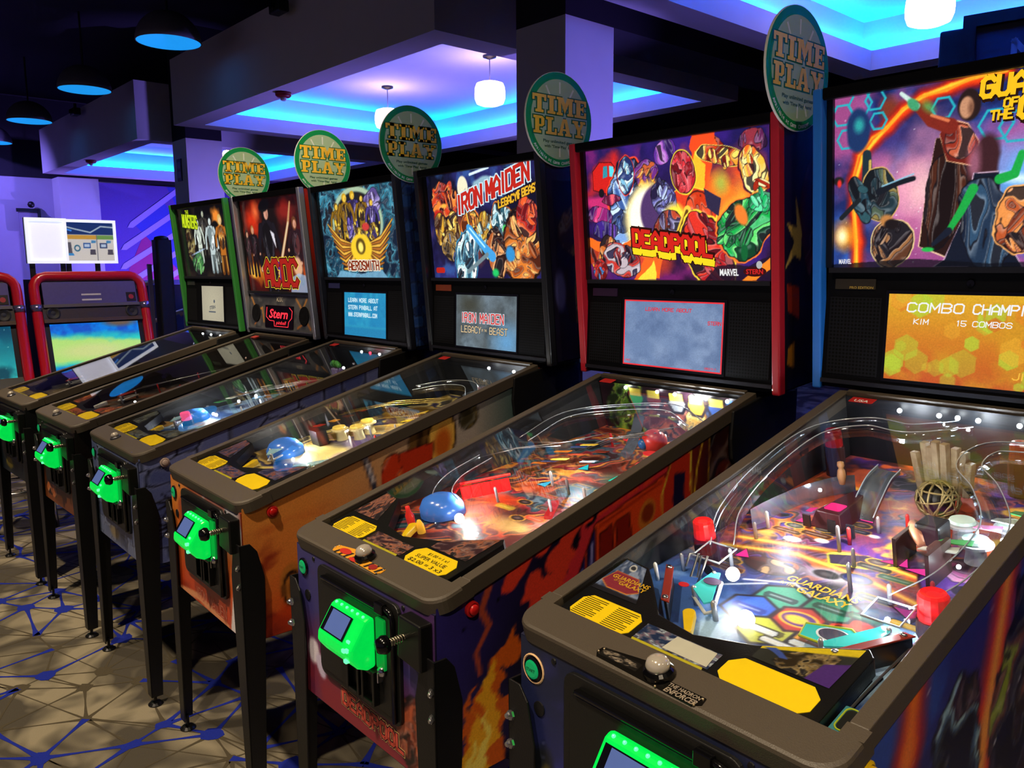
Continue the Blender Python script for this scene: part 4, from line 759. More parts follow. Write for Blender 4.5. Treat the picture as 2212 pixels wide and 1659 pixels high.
def front_art(k):
    A = Art(90, 70, 1.45, '1a1a3a')
    if k == 'G': A.grad('2a2f78', '1c2340', .2, .9, 'Y', .2).cloud('3a3a9a', 4, .5, .7, 2, .6).ell(.14, .30, .10, .22, '1c2028', soft=.3, warp=.4, seed=3).ell(.17, .26, .06, .16, 'c8a828', soft=.4, warp=.6, seed=4).stars(40, '7a80c8', 2, .008)
    if k == 'D': A.grad('8a2838', '3c3878', .12, .6, 'Y', .1, 3).cloud('5a2c5a', 3, .5, .7, 2, .6).comic(1.25, .25, .18, .22, ['8a3a28', 'b85a3a', '5a2018'], seed=3, sc=9, warp=.3).ell(.17, .32, .07, .09, 'e8e0f0', soft=.3, warp=.3, seed=5).ell(.26, .24, .06, .09, 'd0c4e4', rot=.4, soft=.3, warp=.3, seed=6)
    if k == 'I': A.grad('c8441c', 'e08838', .1, .8, 'Y', .2, 2).mix(np.clip((A.X - .3) / .5, 0, 1) * np.clip((A.Y - .55) / .3, 0, 1), 'b8bcc8').line([(1.2, 0), (1.3, .4), (1.36, .8)], .05, 'e8e0e4').line([(1.28, 0), (1.36, .4)], .03, 'c0301c').line([(1.34, -.05), (1.42, .4)], .03, '2a3a80').cloud('8a2a14', 4, .52, .66, 4, .6).line([(.1, 0), (.5, .06), (1.1, .0)], .03, 'e89a6a')
    if k == 'E': A.cells(6, 5, ['5a6690', '6a769c', '4c5884'], '1c2038', .05, .7).ell(.6, .12, .2, .08, '9a8050', soft=.5, warp=.5, seed=2).mix(np.clip((.5 - A.Y), 0, 1), '98a4c0', .6)
    if k == 'A': A.grad('8a4a24', '181010', .1, .5).comic(.4, .18, .2, .12, ['8a3a18', 'c86a30', '3a1c10'], seed=3, sc=7)
    if k == 'M': A.grad('14202a', '0c1014').ell(.5, .15, .18, .10, '8a7a1c', soft=.4, warp=.6, seed=2).ell(1.3, .4, .06, .3, '5a5a1c', soft=.5, warp=.5, seed=3)
    return A
def box_side(k):
    A = Art(50, 100, .35, '100c1c')
    if k == 'E': A = Art(50, 100, .35); A.cells(16, 2, ['24407a', '2c5090', '1c2f64', '18224e'], '070a18', .08, 1.0); A.poly([(.10, 0), (.35, 0), (.35, 1), (.22, 1), (.14, .5)], '141a50', warp=.1, seed=3).stars(20, 'c8d0ff', 2, .006).poly([(.14, .05), (.30, .08), (.26, .30), (.16, .28)], 'b83c1c').poly([(.14, .30), (.24, .32), (.20, .62), (.12, .5)], '5a1c40', warp=.05).comic(.2, .85, .14, .12, ['101c40', '2a4a80', '3a6aa0'], seed=5, sc=12)
    if k == 'I': A.cloud('1c1430', 6, .4, .7, 2).comic(.22, .62, .15, .14, ['2a1c10', '5a4020', '7a5a30'], seed=4, sc=12, warp=.3).comic(.20, .35, .10, .18, ['1a1008', '6a5028', '3a2a18'], seed=6, sc=12, st=(1.6, .5)).ell(.06, .35, .05, .12, '4a4a80', soft=.4)
    if k == 'D': A.grad('0c0816', '1c1440', .2, .9).comic(.26, .62, .14, .24, ['3a0a10', '5a1014', '4a0c10'], seed=4, sc=4, warp=.2).poly([(.0, .45), (.08, .55), (.02, .62), (.10, .60), (.09, .72), (.14, .58), (.13, .48), (.08, .50)], 'c8a048').poly([(.02, .10), (.08, .08), (.08, .18), (.03, .16)], 'a86a18').poly([(.03, .30), (.12, .26), (.12, .38), (.02, .40)], '8a2410')
    if k == 'A': A.grad('3a0c08', '8a1c0c', 0, .6)
    if k == 'M': A.cloud('2a1c50', 5, .4, .7, 3).ell(.2, .9, .1, .05, 'b0a820', soft=.4, warp=.4).ell(.2, .5, .1, .06, 'a04018', soft=.5)
    if k == 'G': A.cloud('30205a', 5, .4, .7, 5)
    return A
# ---- playfields (X 0..0.55 across, Y 0..1 up the table)
def pf_art(k):
    w, h = dict(G=(230, 400), D=(150, 270), I=(110, 200), E=(90, 170), A=(60, 110), M=(60, 110))[k]
    A = Art(w, h, .54, '1a1030')
    pal = dict(G=('2a1c50', '6a2c58', 'b8501c', '3a2a70'), D=('4a1c14', '8a3a1c', '302028', 'b06a28'), I=('5a4418', 'a88a40', '2a2440', 'c8b468'), E=('2a4068', '6a88a8', '8a6a38', '1c2440'), A=('1c1410', '3a2414', '5a2c14', '120c0c'), M=('101010', '20201c', '2c2c28', '181414'))[k]
    A.comic(.27, .5, 2, 2, list(pal), seed=ord(k), sc=9, warp=0)
    U = lambda u: (u + .265) * 1.019; V = lambda v: (v - .15) / .965
    def box_ins(u, v, w, h, c, ol='c89030', rot=0.0):
        x, y = U(u), V(v); ca, sa = math.cos(rot), math.sin(rot)
        A.poly([(x + a_ * ca - b_ * sa, y + a_ * sa + b_ * ca) for a_, b_ in ((-w, -h), (w, -h), (w * 1.12, 0), (w, h), (-w, h), (-w * 1.12, 0))], c, ol=ol, ow=.002)
        A.line([(x - w * .7 * ca, y - w * .7 * sa), (x + w * .7 * ca, y + w * .7 * sa)], h * .28, 'd8d0c0', a=.45)
    def disc_ins(u, v, r, c, ol='d8a830'):
        A.ell(U(u), V(v), r, r * .62, ol, soft=.08).ell(U(u), V(v), r * .86, r * .53, c, soft=.1).ell(U(u), V(v), r * .5, r * .3, 'b8b0a8', soft=.5, a=.35)
    if k == 'G':
        up = lambda v0, g=6: np.clip((A.Y - V(v0)) * g, 0, 1)
        A.comic(.27, .5, 2, 2, ['2a1c50', '6a2c58', '3a1828', 'b8501c', '3a2a70', '18101c'], seed=71, sc=14, warp=0)
        A.mix(1 - up(.36, 8), '34589a').cloud('a8c8e8', 9, .44, .62, 3, .9, 1 - up(.40, 8)).cloud('2a3a80', 12, .52, .66, 5, .7, 1 - up(.40, 8))
        A.cloud('4a2a80', 9, .46, .62, 7, .8, up(.40)).cloud('d85a1c', 10, .52, .62, 9, .9, up(.46)).cloud('f8c040', 13, .58, .68, 12, .9, up(.46)).cloud('140c14', 9, .50, .62, 15, .8, up(.62)).cloud('b84a28', 12, .54, .64, 19, .8, up(.60))
        for p in ([(-.22, .50), (-.08, .545), (.06, .53), (.25, .47)], [(-.21, .55), (0, .60), (.24, .57)]):
            q = [(U(a_), V(b_)) for a_, b_ in p]; A.line(q, .010, 'f07a20', .007, soft=.02).line(q, .004, 'ffe060', .003, soft=.01)
        A.ell(U(.02), V(.50), .06, .03, 'f4f0ff', soft=.9, warp=.6, seed=5).line([(U(-.10), V(.40)), (U(-.02), V(.44)), (U(.03), V(.41))], .003, 'e0e8ff').line([(U(-.12), V(.36)), (U(-.06), V(.41))], .003, 'd0e0ff')
        A.poly([(U(-.01), V(.545)), (U(.05), V(.565)), (U(.09), V(.60)), (U(.03), V(.61)), (U(-.03), V(.58))], '2a2038', warp=.02, ol='b8b830', ow=.004)
        cx, cy = U(.05), V(.334); hexc = ['d8341c', '2f8a6a', '3a9a80', '2f5ac0', 'b0b83a', 'e8a020']
        for q in range(6):
            t = q * math.pi / 3 + .25; x, y = cx + .090 * math.cos(t), cy + .066 * math.sin(t)
            A.hexo(x, y, .050, '18101c', .003, hexc[q], rot=.52).hexo(x, y, .040, 'f0e0c0', 0, hexc[q], .5, rot=.52)
            A.poly([(x + a_, y + b_) for a_, b_ in ((-.030, -.010), (.030, -.010), (.034, 0), (.030, .010), (-.030, .010), (-.034, 0))], ['5a1410', '0c3c2c', '143c3c', '1c3490', '5a5a14', '7a3a10'][q]).line([(x - .02, y), (x + .02, y)], .0022, 'd8d8e0', a=.6)
        A.hexo(cx, cy, .046, '30080c', .003, 'b02c1c', rot=.52).ell(cx, cy, .038, .027, 'f0b830', soft=.1).ell(cx, cy, .032, .022, '5a3080', soft=.1).ell(cx, cy - .002, .024, .015, 'f8c840', soft=.3, warp=.6, seed=3)
        disc_ins(.006, .503, .030, '24242c', '8a8a98'); disc_ins(.056, .518, .032, '28388a', '101020')
        for u, v in ((-.151, .660), (-.094, .675), (-.044, .735), (-.161, .450), (.055, .60)): disc_ins(u, v, .024, '3a3434')
        for u, v, c in ((-.151, .630, '3a1c10'), (-.094, .645, '3a1c10'), (-.044, .705, '14203a'), (-.15, .42, '4a1c10'), (.06, .575, '101418'), (.11, .555, '1c4a38'), (.115, .47, '1a1c28')): box_ins(u, v, .030, .009, c)
        for u, v in ((-.12, .60), (-.07, .625), (-.19, .46), (.13, .64), (.0, .70)): A.ell(U(u), V(v), .016, .010, 'e8e8e8', soft=.4, warp=.8, seed=int(v * 90))
        A.ell(U(-.20), V(.46), .03, .02, '6a1c1c', soft=.3).comic(U(.20), V(.62), .08, .10, ['3a1428', 'a04878', 'd88ab0', '6a3aa0'], seed=5, sc=9).comic(U(-.10), V(.47), .05, .03, ['3a1c14', 'c8a070', '5a2c1c'], seed=8, sc=14)
        for u, v, c in ((.13, .40, '1c5a3c'), (.19, .42, 'e8a020'), (.10, .27, 'c8d0d8'), (.06, .25, 'd0d8e0'), (.02, .27, 'c8d0d8'), (.17, .29, '1c7a4c')): box_ins(u, v, .026, .008, c, '18141c')
    if k == 'D':
        A.comic(.27, .5, 2, 2, ['4a1c14', 'a03a1c', '302028', 'c87a28', '7a1c28', '2a4a5a'], seed=77, sc=15, warp=0)
        for x, y, c in ((.22, .34, 'a83818'), (.30, .28, '3a1c18'), (.36, .24, 'b89a58'), (.2, .45, 'b84a20'), (.40, .36, '7a2a30'), (.35, .5, '1c5a68'), (.18, .25, '604038'), (.28, .58, '8a2c20'), (.40, .62, '305a40')): A.ell(x, y, .09, .05, c, soft=.5, warp=.8, seed=int(x * 90), a=.8)
        for u, v in ((.0, .50), (.10, .58), (-.05, .62), (.06, .42), (.12, .66)): disc_ins(u, v, .026, '201418')
        for u, v, c in ((.02, .56, '8a1c10'), (.08, .50, '2a2a30'), (-.02, .45, '8a7a10'), (.10, .44, 'b03020'), (.05, .66, '1c3a4a')): box_ins(u, v, .028, .009, c)
    if k == 'I':
        A.ell(.25, .26, .16, .10, 'd0bc70', soft=.5, warp=.5, seed=3).ell(.4, .3, .10, .08, '6a4a80', soft=.5, warp=.5, seed=4).ell(.36, .42, .16, .08, '4a3a70', soft=.5, warp=.5, seed=6)
    return A
# ================================================================== PINBALL MACHINES
TH = math.atan2(.29, 1.10); CT, ST = math.cos(TH), math.sin(TH)
TB = math.atan2(.061, .717); CB, SB = math.cos(TB), math.sin(TB)
def lit(c, es=1.0): return M('lit_%s_%g' % (c, es), '050505', .3, emit=c, es=es)
def ink(c, r=.5): return M('ink_' + c, c, r)
GLASS = glassmat('tempered_glass', (.97, .98, .98), .0, .85, .022)
CLEAR = glassmat('clear_plastic', (.84, .90, .95), .06, .96, .10)
REDP = M('red_plastic', 'd01818', .2, emit=(1, .04, .04), es=.35, spec=.8); REDG = M('red_plastic_dull', '6a0c10', .2, emit=(1, .03, .03), es=.10, spec=.8)
RAIL = M('black_powdercoat', '4a4238', .46, var=.12, scale=500, bump=.25); DARK = M('cabinet_inside', '0a0a0c', .6); BOXB = M('backbox_black', '08080b', .6, spec=.06, bump=.1, scale=300)
APR = M('apron_black', '0f0f10', .35, bump=.2, scale=350); LEGM = M('leg_black', '0c0c0e', .42, bump=.25, scale=350); YEL = M('card_yellow', 'f4cc00', .5, var=.03, emit=(.9, .65, .0), es=.10)
STEEL = M('brushed_steel', '9a9a9c', .3, .9); PLASW = M('white_plastic', 'd8d8d8', .4); BULB = M('bulb_white', 'ffffff', .3, emit=(.92, .97, 1.0), es=40.0); WARMB = M('bulb_warm', 'ffffff', .3, emit=(1, .93, .75), es=12.0)
def dotmat():
    m = mat('perforated_grille', '17171b', .7, spec=.08); nt = m.node_tree; b = nt.nodes['Principled BSDF']
    tc = [n for n in nt.nodes if n.type == 'TEX_COORD'][0]; sc = nt.nodes.new('ShaderNodeVectorMath'); sc.operation = 'MULTIPLY'; sc.inputs[1].default_value = (110, 110, 110)
    fr = nt.nodes.new('ShaderNodeVectorMath'); fr.operation = 'FRACTION'; su = nt.nodes.new('ShaderNodeVectorMath'); su.operation = 'SUBTRACT'; su.inputs[1].default_value = (.5, .5, .5)
    xz = nt.nodes.new('ShaderNodeVectorMath'); xz.operation = 'MULTIPLY'; xz.inputs[1].default_value = (1, 0, 1); ln = nt.nodes.new('ShaderNodeVectorMath'); ln.operation = 'LENGTH'
    for a, c in ((tc.outputs['Object'], sc.inputs[0]), (sc.outputs[0], fr.inputs[0]), (fr.outputs[0], su.inputs[0]), (su.outputs[0], xz.inputs[0]), (xz.outputs[0], ln.inputs[0])): nt.links.new(a, c)
    rp = nt.nodes.new('ShaderNodeValToRGB'); rp.color_ramp.elements[0].position = .28; rp.color_ramp.elements[1].position = .36; rp.color_ramp.elements[0].color = (.001, .001, .001, 1); rp.color_ramp.elements[1].color = (.006, .006, .008, 1)
    nt.links.new(ln.outputs['Value'], rp.inputs['Fac']); nt.links.new(rp.outputs['Color'], b.inputs['Base Color']); return m
GRILLE = dotmat()

def machine(K, loc, yaw, dz, dt, label, trim, base, fbtn, extra):
    t = empty('pinball_machine', (loc[0], loc[1], 0), yaw, label=label, cat='pinball machine', group='row of pinball machines')
    Z = dz
    DK = lambda u, v, w: (u, v * CT - w * ST, .912 + Z + v * ST + w * CT)
    dep = lambda v: .050 + .125 * (v - .15) / 1.0
    PF = lambda u, v, w: DK(u, v, -dep(v) + w)
    kh = (.72 + dt) / .72
    BX = lambda x, h, w: (x, 1.098 - h * kh * SB + w * CB, 1.207 + Z + h * kh * CB + w * SB)
    BXf = lambda x, h, c: BX(x, h, -c)                   # c towards the player
    FF = lambda a, b, c: (a, .012 - c, b + Z)            # front panel
    SF = lambda a, b, c: (.285 + c, a, b + Z)            # right side panel
    P = lambda name, mb, m, par=t, **k: obj(name, mb, m, par, **k)
    near = K in 'GDI'
    # ---- cabinet shell
    cab = MB(); side = [(.012, .51), (1.33, .51), (1.33, 1.19), (1.12, 1.19), (.012, .885)]
    for s in (-1, 1): cab.prism(side, s * .267, s * .285, F=lambda a, b, c: (c, a, b + Z))
    cab.box(-.267, .012, .51 + Z, .267, .03, .885 + Z).box(-.267, 1.312, .51 + Z, .267, 1.33, 1.19 + Z).box(-.267, .03, .51 + Z, .267, 1.312, .525 + Z)
    cabinet = P('cabinet', cab, M('cabinet_' + K, base, .45))
    def zt(y): return .893 + .2636 * y
    sa = dict(G=side_guardians, D=side_deadpool, I=side_maiden, E=side_aero, A=lambda: side_plain('140c0a', '2a1208'), M=lambda: side_plain('0e1014', '1c2418'))[K]()
    am = artmat('side_art_' + K, .38)
    artmesh('side_art', sa, lambda a, b: (.2862, .014 + a * 1.30, Z + .512 + b * (zt(.014 + a * 1.30) - .512)), am, cabinet)
    artmesh('front_art', front_art(K), lambda a, b: (-.284 + .568 * a, .0112, Z + .512 + .372 * b), am, cabinet)
    # ---- lockdown bar, rails, glass
    lb = MB()
    poly = rrect(-.297, 0, .297, .072, .042, 7, (1, 1, 0, 0))
    pin = [(a * (1 - .007 / .297), b + .007 * (b < .06)) for a, b in poly]; pmid = [(a * (1 - .002 / .297), b + .002 * (b < .06)) for a, b in poly]
    lb.prism(poly, -.034, -.007, DK).prism(poly, -.007, -.002, DK, top=pmid).prism(pmid, -.002, 0, DK, top=pin)
    for s in (-1, 1): lb.prism([(s * .264, .072), (s * .297, .072), (s * .297, .095), (s * .264, .095)][::s], -.034, 0, DK)
    P('lockdown_bar', lb, RAIL)
    for s in (-1, 1):
        a, b = sorted((s * .266, s * .2925)); P('side_rail', MB(DK).box(a, .095, -.036, b, 1.137, 0), RAIL, bevel=.002)
    P('rear_glass_channel', MB(DK).box(-.266, 1.122, -.03, .266, 1.137, .004), RAIL)
    P('playfield_glass', MB(DK).box(-.268, .072, -.009, .268, 1.124, -.006), GLASS)
    # ---- playfield box
    P('playfield_wall', MB().add([PF(-.266, .08, -.03), PF(-.266, 1.13, -.03), DK(-.266, 1.13, -.004), DK(-.266, .08, -.004)], [(0, 1, 2, 3)], IDF), DARK)
    P('playfield_wall', MB().add([PF(.266, .08, -.03), PF(.266, 1.13, -.03), DK(.266, 1.13, -.004), DK(.266, .08, -.004)], [(0, 1, 2, 3)], IDF), DARK)
    if K == 'D':
        A = Art(110, 40, 3.4, '2a1420'); A.comic(.75, .5, .6, .7, ['1c2a10', '4a7a20', '8ab038'], seed=3, sc=6, warp=.3).comic(1.7, .3, .7, .45, ['5a1c18', '8a3024', 'b0583a'], seed=5, sc=5, warp=.3).comic(2.5, .35, .35, .5, ['8a5a10', 'c89030', 'e8c060'], seed=7, sc=6).comic(3.0, .45, .4, .5, ['0f1c3a', '20427a', '3a70b0'], seed=9, sc=6)
        for x, c in ((.95, '1fae48'), (1.4, '7a2420'), (1.95, 'a8a8a8'), (2.4, 'b88a20'), (2.85, '2a4a8a')): A.hexo(x, .74, .22, '1a1010', .03, c).poly([(x - .15, .78), (x + .15, .78), (x + .15, .92), (x - .15, .92)], 'd8c850')
        artmesh('rear_panel_art', A, lambda a, b: (-.262 + .524 * a, 1.105 * CT + (dep(1.105) - b * (dep(1.105) - .012)) * ST, .912 + Z + 1.105 * ST - (dep(1.105) - b * (dep(1.105) - .012)) * CT), artmat('rear_art', .4), t)
    P('rear_panel', MB().add([PF(-.266, 1.115, -.03), PF(.266, 1.115, -.03), DK(.266, 1.115, -.004), DK(-.266, 1.115, -.004)], [(0, 1, 2, 3)], IDF), M('rear_blue_black', '0e1118', .5))
    pfm = artmat('playfield_' + K, .45, 0, .0, spec=.3)
    def pfF(a, b):
        v = .15 + b * .965; d = dep(v); u = -.265 + .53 * a
        return (u, v * CT + d * ST, .912 + Z + v * ST - d * CT)
    pf = artmesh('playfield', pf_art(K), pfF, pfm, t)
    # ---- apron with cards
    ap = [(-.264, .074), (.228, .074), (.228, .242), (.214, .257), (.075, .178), (-.02, .148), (-.10, .160), (-.175, .235), (-.205, .262), (-.264, .268)]
    apron = P('apron', MB().prism(ap, -.046, -.014, DK), APR, bevel=.002)
    oct_ = lambda x0, y0, x1, y1, c: [(x0 + c, y0), (x1 - c, y0), (x1, y0 + c), (x1, y1 - c), (x1 - c, y1), (x0 + c, y1), (x0, y1 - c), (x0, y0 + c)]
    P('card', MB().prism(oct_(-.246, .079, -.110, .142, .014), -.0138, -.0128, DK), YEL, apron)
    P('card', MB().prism(oct_(.062, .078, .210, .142, .018), -.0138, -.0128, DK), YEL, apron)
    mb = MB()
    for cx in (-.215, -.145):
        for j in range(11): mb.box(cx - .024, .0865 + j * .0048, -.0127, cx + (.024 if j % 4 else .012), .0882 + j * .0048, -.0124, DK)
    P('card_print', mb, ink('4a3c00'), apron)
    if K == 'D':
        mb = MB(); font_text(mb, '$1.00 = 1 x1', .142, .128, .07, .010, DK, -.0124, .01); font_text(mb, 'SUPER VALUE', .136, .112, .105, .011, DK, -.0124, .01); font_text(mb, '$2.00 = 3 x3', .136, .094, .115, .013, DK, -.0124, .015)
        P('card_print', mb, ink('2a2200'), apron, fix=False)
    A = Art(60, 40, 1.5, '2a2a34')
    pals = dict(G=('1c2c50', '6a5a70', 'a8b8c8', '3a3a58'), D=('3a2028', '7a5048', 'a05a40', '2a1c1c'), I=('2a2a50', '5a4a70', '8a4a38', '3a3a60'), E=('3a3a30', '6a6a58', '4a5a6a', '202020'), A=('8a2c14', 'c86a28', '3a1408', '5a2010'), M=('4a3a20', '6a5a38', '3a3028', '5a4a30'))[K]
    A.comic(.75, .5, 3, 3, list(pals), seed=4, sc=5, warp=0)
    artmesh('centre_decal', A, lambda a, b: tuple(q for q in (-.098 + .146 * a, (.090 + .040 * b) * CT + .0132 * ST, .912 + Z + (.090 + .040 * b) * ST - .0132 * CT)), artmat('decal_' + K, .4), apron)
    P('warning_label', MB().prism([(-.094, .076), (.044, .076), (.040, .089), (-.098, .089)], -.0136, -.0126, DK), M('label_olive', 'b8ac20', .5), apron)
    corner = artmat('corner_decal_' + K, .4); A2 = Art(50, 40, 1.5, pals[0]); A2.comic(.75, .5, 3, 3, [pals[1], pals[2], pals[0], pals[3]], seed=9, sc=6, warp=0)
    if K == 'G': A2 = Art(60, 44, 1.5, '3a4a70'); A2.cloud('8a98b8', 4, .45, .6, 2).poly([(.05, .30), (.2, .62), (1.3, .62), (1.45, .30), (1.1, .16), (.4, .16)], '8a2c3c', ol='d88a30', ow=.02).ell(.75, .85, .22, .11, 'c8c8c8').ell(.75, .85, .16, .06, '30303a').poly([(0, 0), (1.5, 0), (1.5, .12), (0, .12)], '1c1c24')
    def triF(p0, p1, p2, p3):
        def F(a, b):
            u = (p0[0] * (1 - a) + p1[0] * a) * (1 - b) + (p3[0] * (1 - a) + p2[0] * a) * b; v = (p0[1] * (1 - a) + p1[1] * a) * (1 - b) + (p3[1] * (1 - a) + p2[1] * a) * b
            return (u, v * CT + .0130 * ST, .912 + Z + v * ST - .0130 * CT)
        return F
    artmesh('corner_decal', A2, triF((-.258, .160), (-.150, .160), (-.205, .255), (-.258, .262)), corner, apron)
    A3 = Art(60, 40, 1.5, pals[1]); A3.comic(.75, .5, 3, 3, list(pals), seed=6, sc=4, warp=0)
    if K == 'G': A3 = Art(70, 44, 1.6, '2a2c28'); A3.comic(.9, .45, .5, .5, ['2a2010', '6a5430', '8a7448', '1c1810'], seed=6, sc=6).mix(np.clip((A3.Y - .78) / .03, 0, 1), 'd8c020').poly([(1.1, 0), (1.6, 0), (1.6, .6), (1.2, .5)], '4a2a78').poly([(.05, .9), (.45, .4), (.6, .4), (.25, .9)], '3a50a0')
    artmesh('corner_decal', A3, triF((.085, .150), (.208, .150), (.212, .250), (.085, .180)), corner, apron)
    if K == 'G':
        mb = MB(); F3 = lambda a, b, c: DK(a, b, -.0127)
        font_text(mb, 'GUARDIANS', -.203, .209, .085, .011, F3, 0, .02); font_text(mb, 'OF THE', -.225, .199, .02, .006, F3, 0, .0); font_text(mb, 'GALAXY', -.190, .196, .060, .011, F3, 0, .02); P('title_print', mb, M('title_gold', 'd8a828', .4), apron, fix=False)
        P('instruction_plate', MB().prism([(-.040, .093), (.044, .093), (.040, .128), (-.036, .128)], -.0128, -.0124, DK), M('plate_cream', 'c8c4b4', .5), apron)
        mb = MB()
        for j, s_ in enumerate(('SELECT WHICH MISSION', 'TO PLAY', 'LAUNCH BALL', 'FIRE HADRON ENFORCER')): font_text(mb, s_, -.032, .1225 - j * .0078, (.068, .024, .040, .070)[j], .0045, F3, 0, .01, 'LEFT')
        P('instruction_print', mb, ink('20201c'), apron, fix=False)
        P('shooter_decal', MB().prism(rrect(.232, .098, .262, .150, .002), -.034, -.030, DK), M('decal_teal', '3a7a86', .4), apron); P('shooter_slot', MB().prism(rrect(.238, .104, .255, .146, .008), -.030, -.0296, DK), ink('0c0c0a'), apron)
        P('slot_rim', MB().tube([DK(a, b, -.029) for a, b in rrect(.2365, .1025, .2565, .1475, .0085)], .0012, 6, True), M('rim_lime', 'a8b828', .4), apron)
    for u in (.236, .252): P('ball_guide', MB().tube([DK(u, .15, -.035), DK(u, .24, -.042), DK(u, .40, -.06)], .002, 6), STEEL, pf)
    # ---- coin door
    door = P('coin_door', MB().prism(rrect(-.168, .600, .172, .868, .022, 4), 0, .010, FF), M('door_black', '141413', .4, bump=.15, scale=400), bevel=.002)
    P('door_panel', MB().prism(rrect(-.150, .618, .148, .838, .012, 3), .010, .015, FF), M('door_black', '141413'), door, bevel=.002)
    P('top_ridge', MB().box(-.135, .842, .010, .120, .850, .022, FF), M('gloss_black', '08080a', .15), door, bevel=.003)
    P('door_hinge', MB().tube([FF(.157, .612, .016), FF(.157, .84, .016), FF(.150, .850, .016), FF(.12, .855, .016)], .006, 8), M('gloss_black', '08080a'), door, smooth=True)
    P('door_hinge', MB().box(.10, .838, .01, .13, .862, .024, FF), M('gloss_black', '08080a'), door, bevel=.002)
    for x in (.012, .075):
        P('coin_return', MB(FF).box(x - .026, .628, .015, x - .018, .705, .030).box(x + .018, .628, .015, x + .026, .705, .030).box(x - .018, .697, .015, x + .018, .705, .030).box(x - .018, .628, .015, x + .018, .636, .030).box(x - .018, .636, .015, x + .018, .697, .019), M('coin_black', '0a0a0a', .3), door, bevel=.0015)
    P('door_lock', MB().lathe([(.012, 0), (.012, .006), (.008, .012), (1e-6, .013)], 14, F=lambda a, b, c: FF(.118 + a, .712 + b, .015 + c)), CHR, door, smooth=True)
    P('door_key', MB().box(.116, .690, .016, .120, .712, .030, FF), CHR, door)
    # ---- card reader, lit green
    GRN = M('reader_green', '02a030', .25, emit=(.0, 1.0, .10), es=.62, var=.3, scale=60); GRNB = M('reader_green_light', '10ff60', .3, emit=(.12, 1.0, .35), es=1.6)
    prof = [(.0, .712), (.0, .820), (.012, .824), (.024, .818), (.060, .764), (.062, .744), (.042, .718), (.02, .708)]
    rd = P('card_reader', MB().prism(prof, -.050, .092, F=lambda a, b, c: FF(c, b, .016 + a)), GRN, bevel=.006)
    sx, sz = -.034, .066
    sl = lambda a, b, c: FF(a, .764 + b * .054, .016 + .060 - b * .036 + c * .83)
    P('screen_bezel', MB().prism([(-.040, .10), (.052, .10), (.052, .90), (-.040, .90)], .0005, .003, F=lambda a, b, c: (lambda p: (p[0], p[1] - c * .6, p[2] + c * .8))(sl(a, b, 0))), M('bezel_black', '060608', .2), rd)
    P('screen', MB().prism([(-.026, .14), (.046, .14), (.046, .86), (-.026, .86)], .003, .0036, F=lambda a, b, c: (lambda p: (p[0], p[1] - c * .6, p[2] + c * .8))(sl(a, b, 0))), M('reader_screen', '20305a', .2, emit=(.16, .22, .50), es=.55, var=.3, scale=30), rd)
    for k in range(6): P('led_dot', MB().sphere((-.035 + k * .022, .822, .034), .0035, 8, 5, FF), GRNB, rd)
    for a, b in ((.070, .775), (.078, .762), (.066, .758), (.074, .738)): P('keypad_light', MB().prism(rrect(a - .006, b - .004, a + .006, b + .004, .002, 2), .072 if b < .77 else .058, .080 if b < .77 else .070, FF), GRNB, rd)
    P('swipe_plate', MB().prism(rrect(.100, .716, .132, .828, .004, 2), .010, .020, FF), M('reader_green_dim', '0a6a28', .3, emit=(0, .7, .08), es=.25), rd)
    # ---- plunger
    sh = P('plunger_housing', MB().prism([(.197, .780), (.278, .772), (.278, .868), (.205, .870)], 0, .032, FF), M('housing_black', '0d0d0d', .35), bevel=.004)
    P('plunger_spring', MB().tube([FF(.222 + .0075 * math.cos(q * 1.2), .828 + .0075 * math.sin(q * 1.2), .032 + q * .0011) for q in range(30)], .0016, 5), M('spring_brass', 'b0a890', .25, .9), sh, smooth=True)
    P('plunger_rod', MB().cyl(.005, .03, .08, 10, F=lambda a, b, c: FF(.222 + a, .828 + b, c)), CHR, sh, smooth=True)
    P('plunger_knob', MB().lathe([(.006, .066), (.017, .070), (.019, .078), (.014, .090), (1e-6, .094)], 14, F=lambda a, b, c: FF(.222 + a, .828 + b, c)), M('gloss_black', '08080a'), sh, smooth=True)
    # ---- buttons
    bt = P('start_button', MB().lathe([(.0215, 0), (.0215, .004), (.0175, .006), (.0175, .002), (1e-6, .002)], 20, F=lambda a, b, c: FF(-.251 + a, .833 + b, c)), M('gloss_black', '08080a'), smooth=False)
    P('button_cap', MB().lathe([(.0165, .002), (.0165, .006), (.013, .008), (1e-6, .0085)], 20, F=lambda a, b, c: FF(-.251 + a, .833 + b, c)), M('cap_green', '0a8a4a', .3, emit=(0, .6, .2), es=.25), bt)
    if near:
        mb = MB(); font_text(mb, 'START', -.251, .833, .022, .006, FF, .0088, .02); P('button_print', mb, ink('04301c'), bt, fix=False)
    if K == 'G': P('button_ring', MB().tube([FF(-.251 + .025 * math.cos(q * .26), .833 + .025 * math.sin(q * .26), .001) for q in range(24)], .0022, 6, True), M('ring_gold', 'e8c090', .4), bt)
    P('side_button', MB().lathe([(.013, 0), (.013, .003), (1e-6, .004)], 16, F=lambda a, b, c: FF(-.236 + a, .766 + b, c)), M('black_plastic', '0d0d10'))
    for x in (-.18, .178): P('door_bolt', MB().lathe([(.006, 0), (.005, .003), (1e-6, .004)], 10, F=lambda a, b, c, x=x: FF(x + a - .02 * (x < 0), .872 + b - .006, c)), M('black_plastic', '0d0d10'))
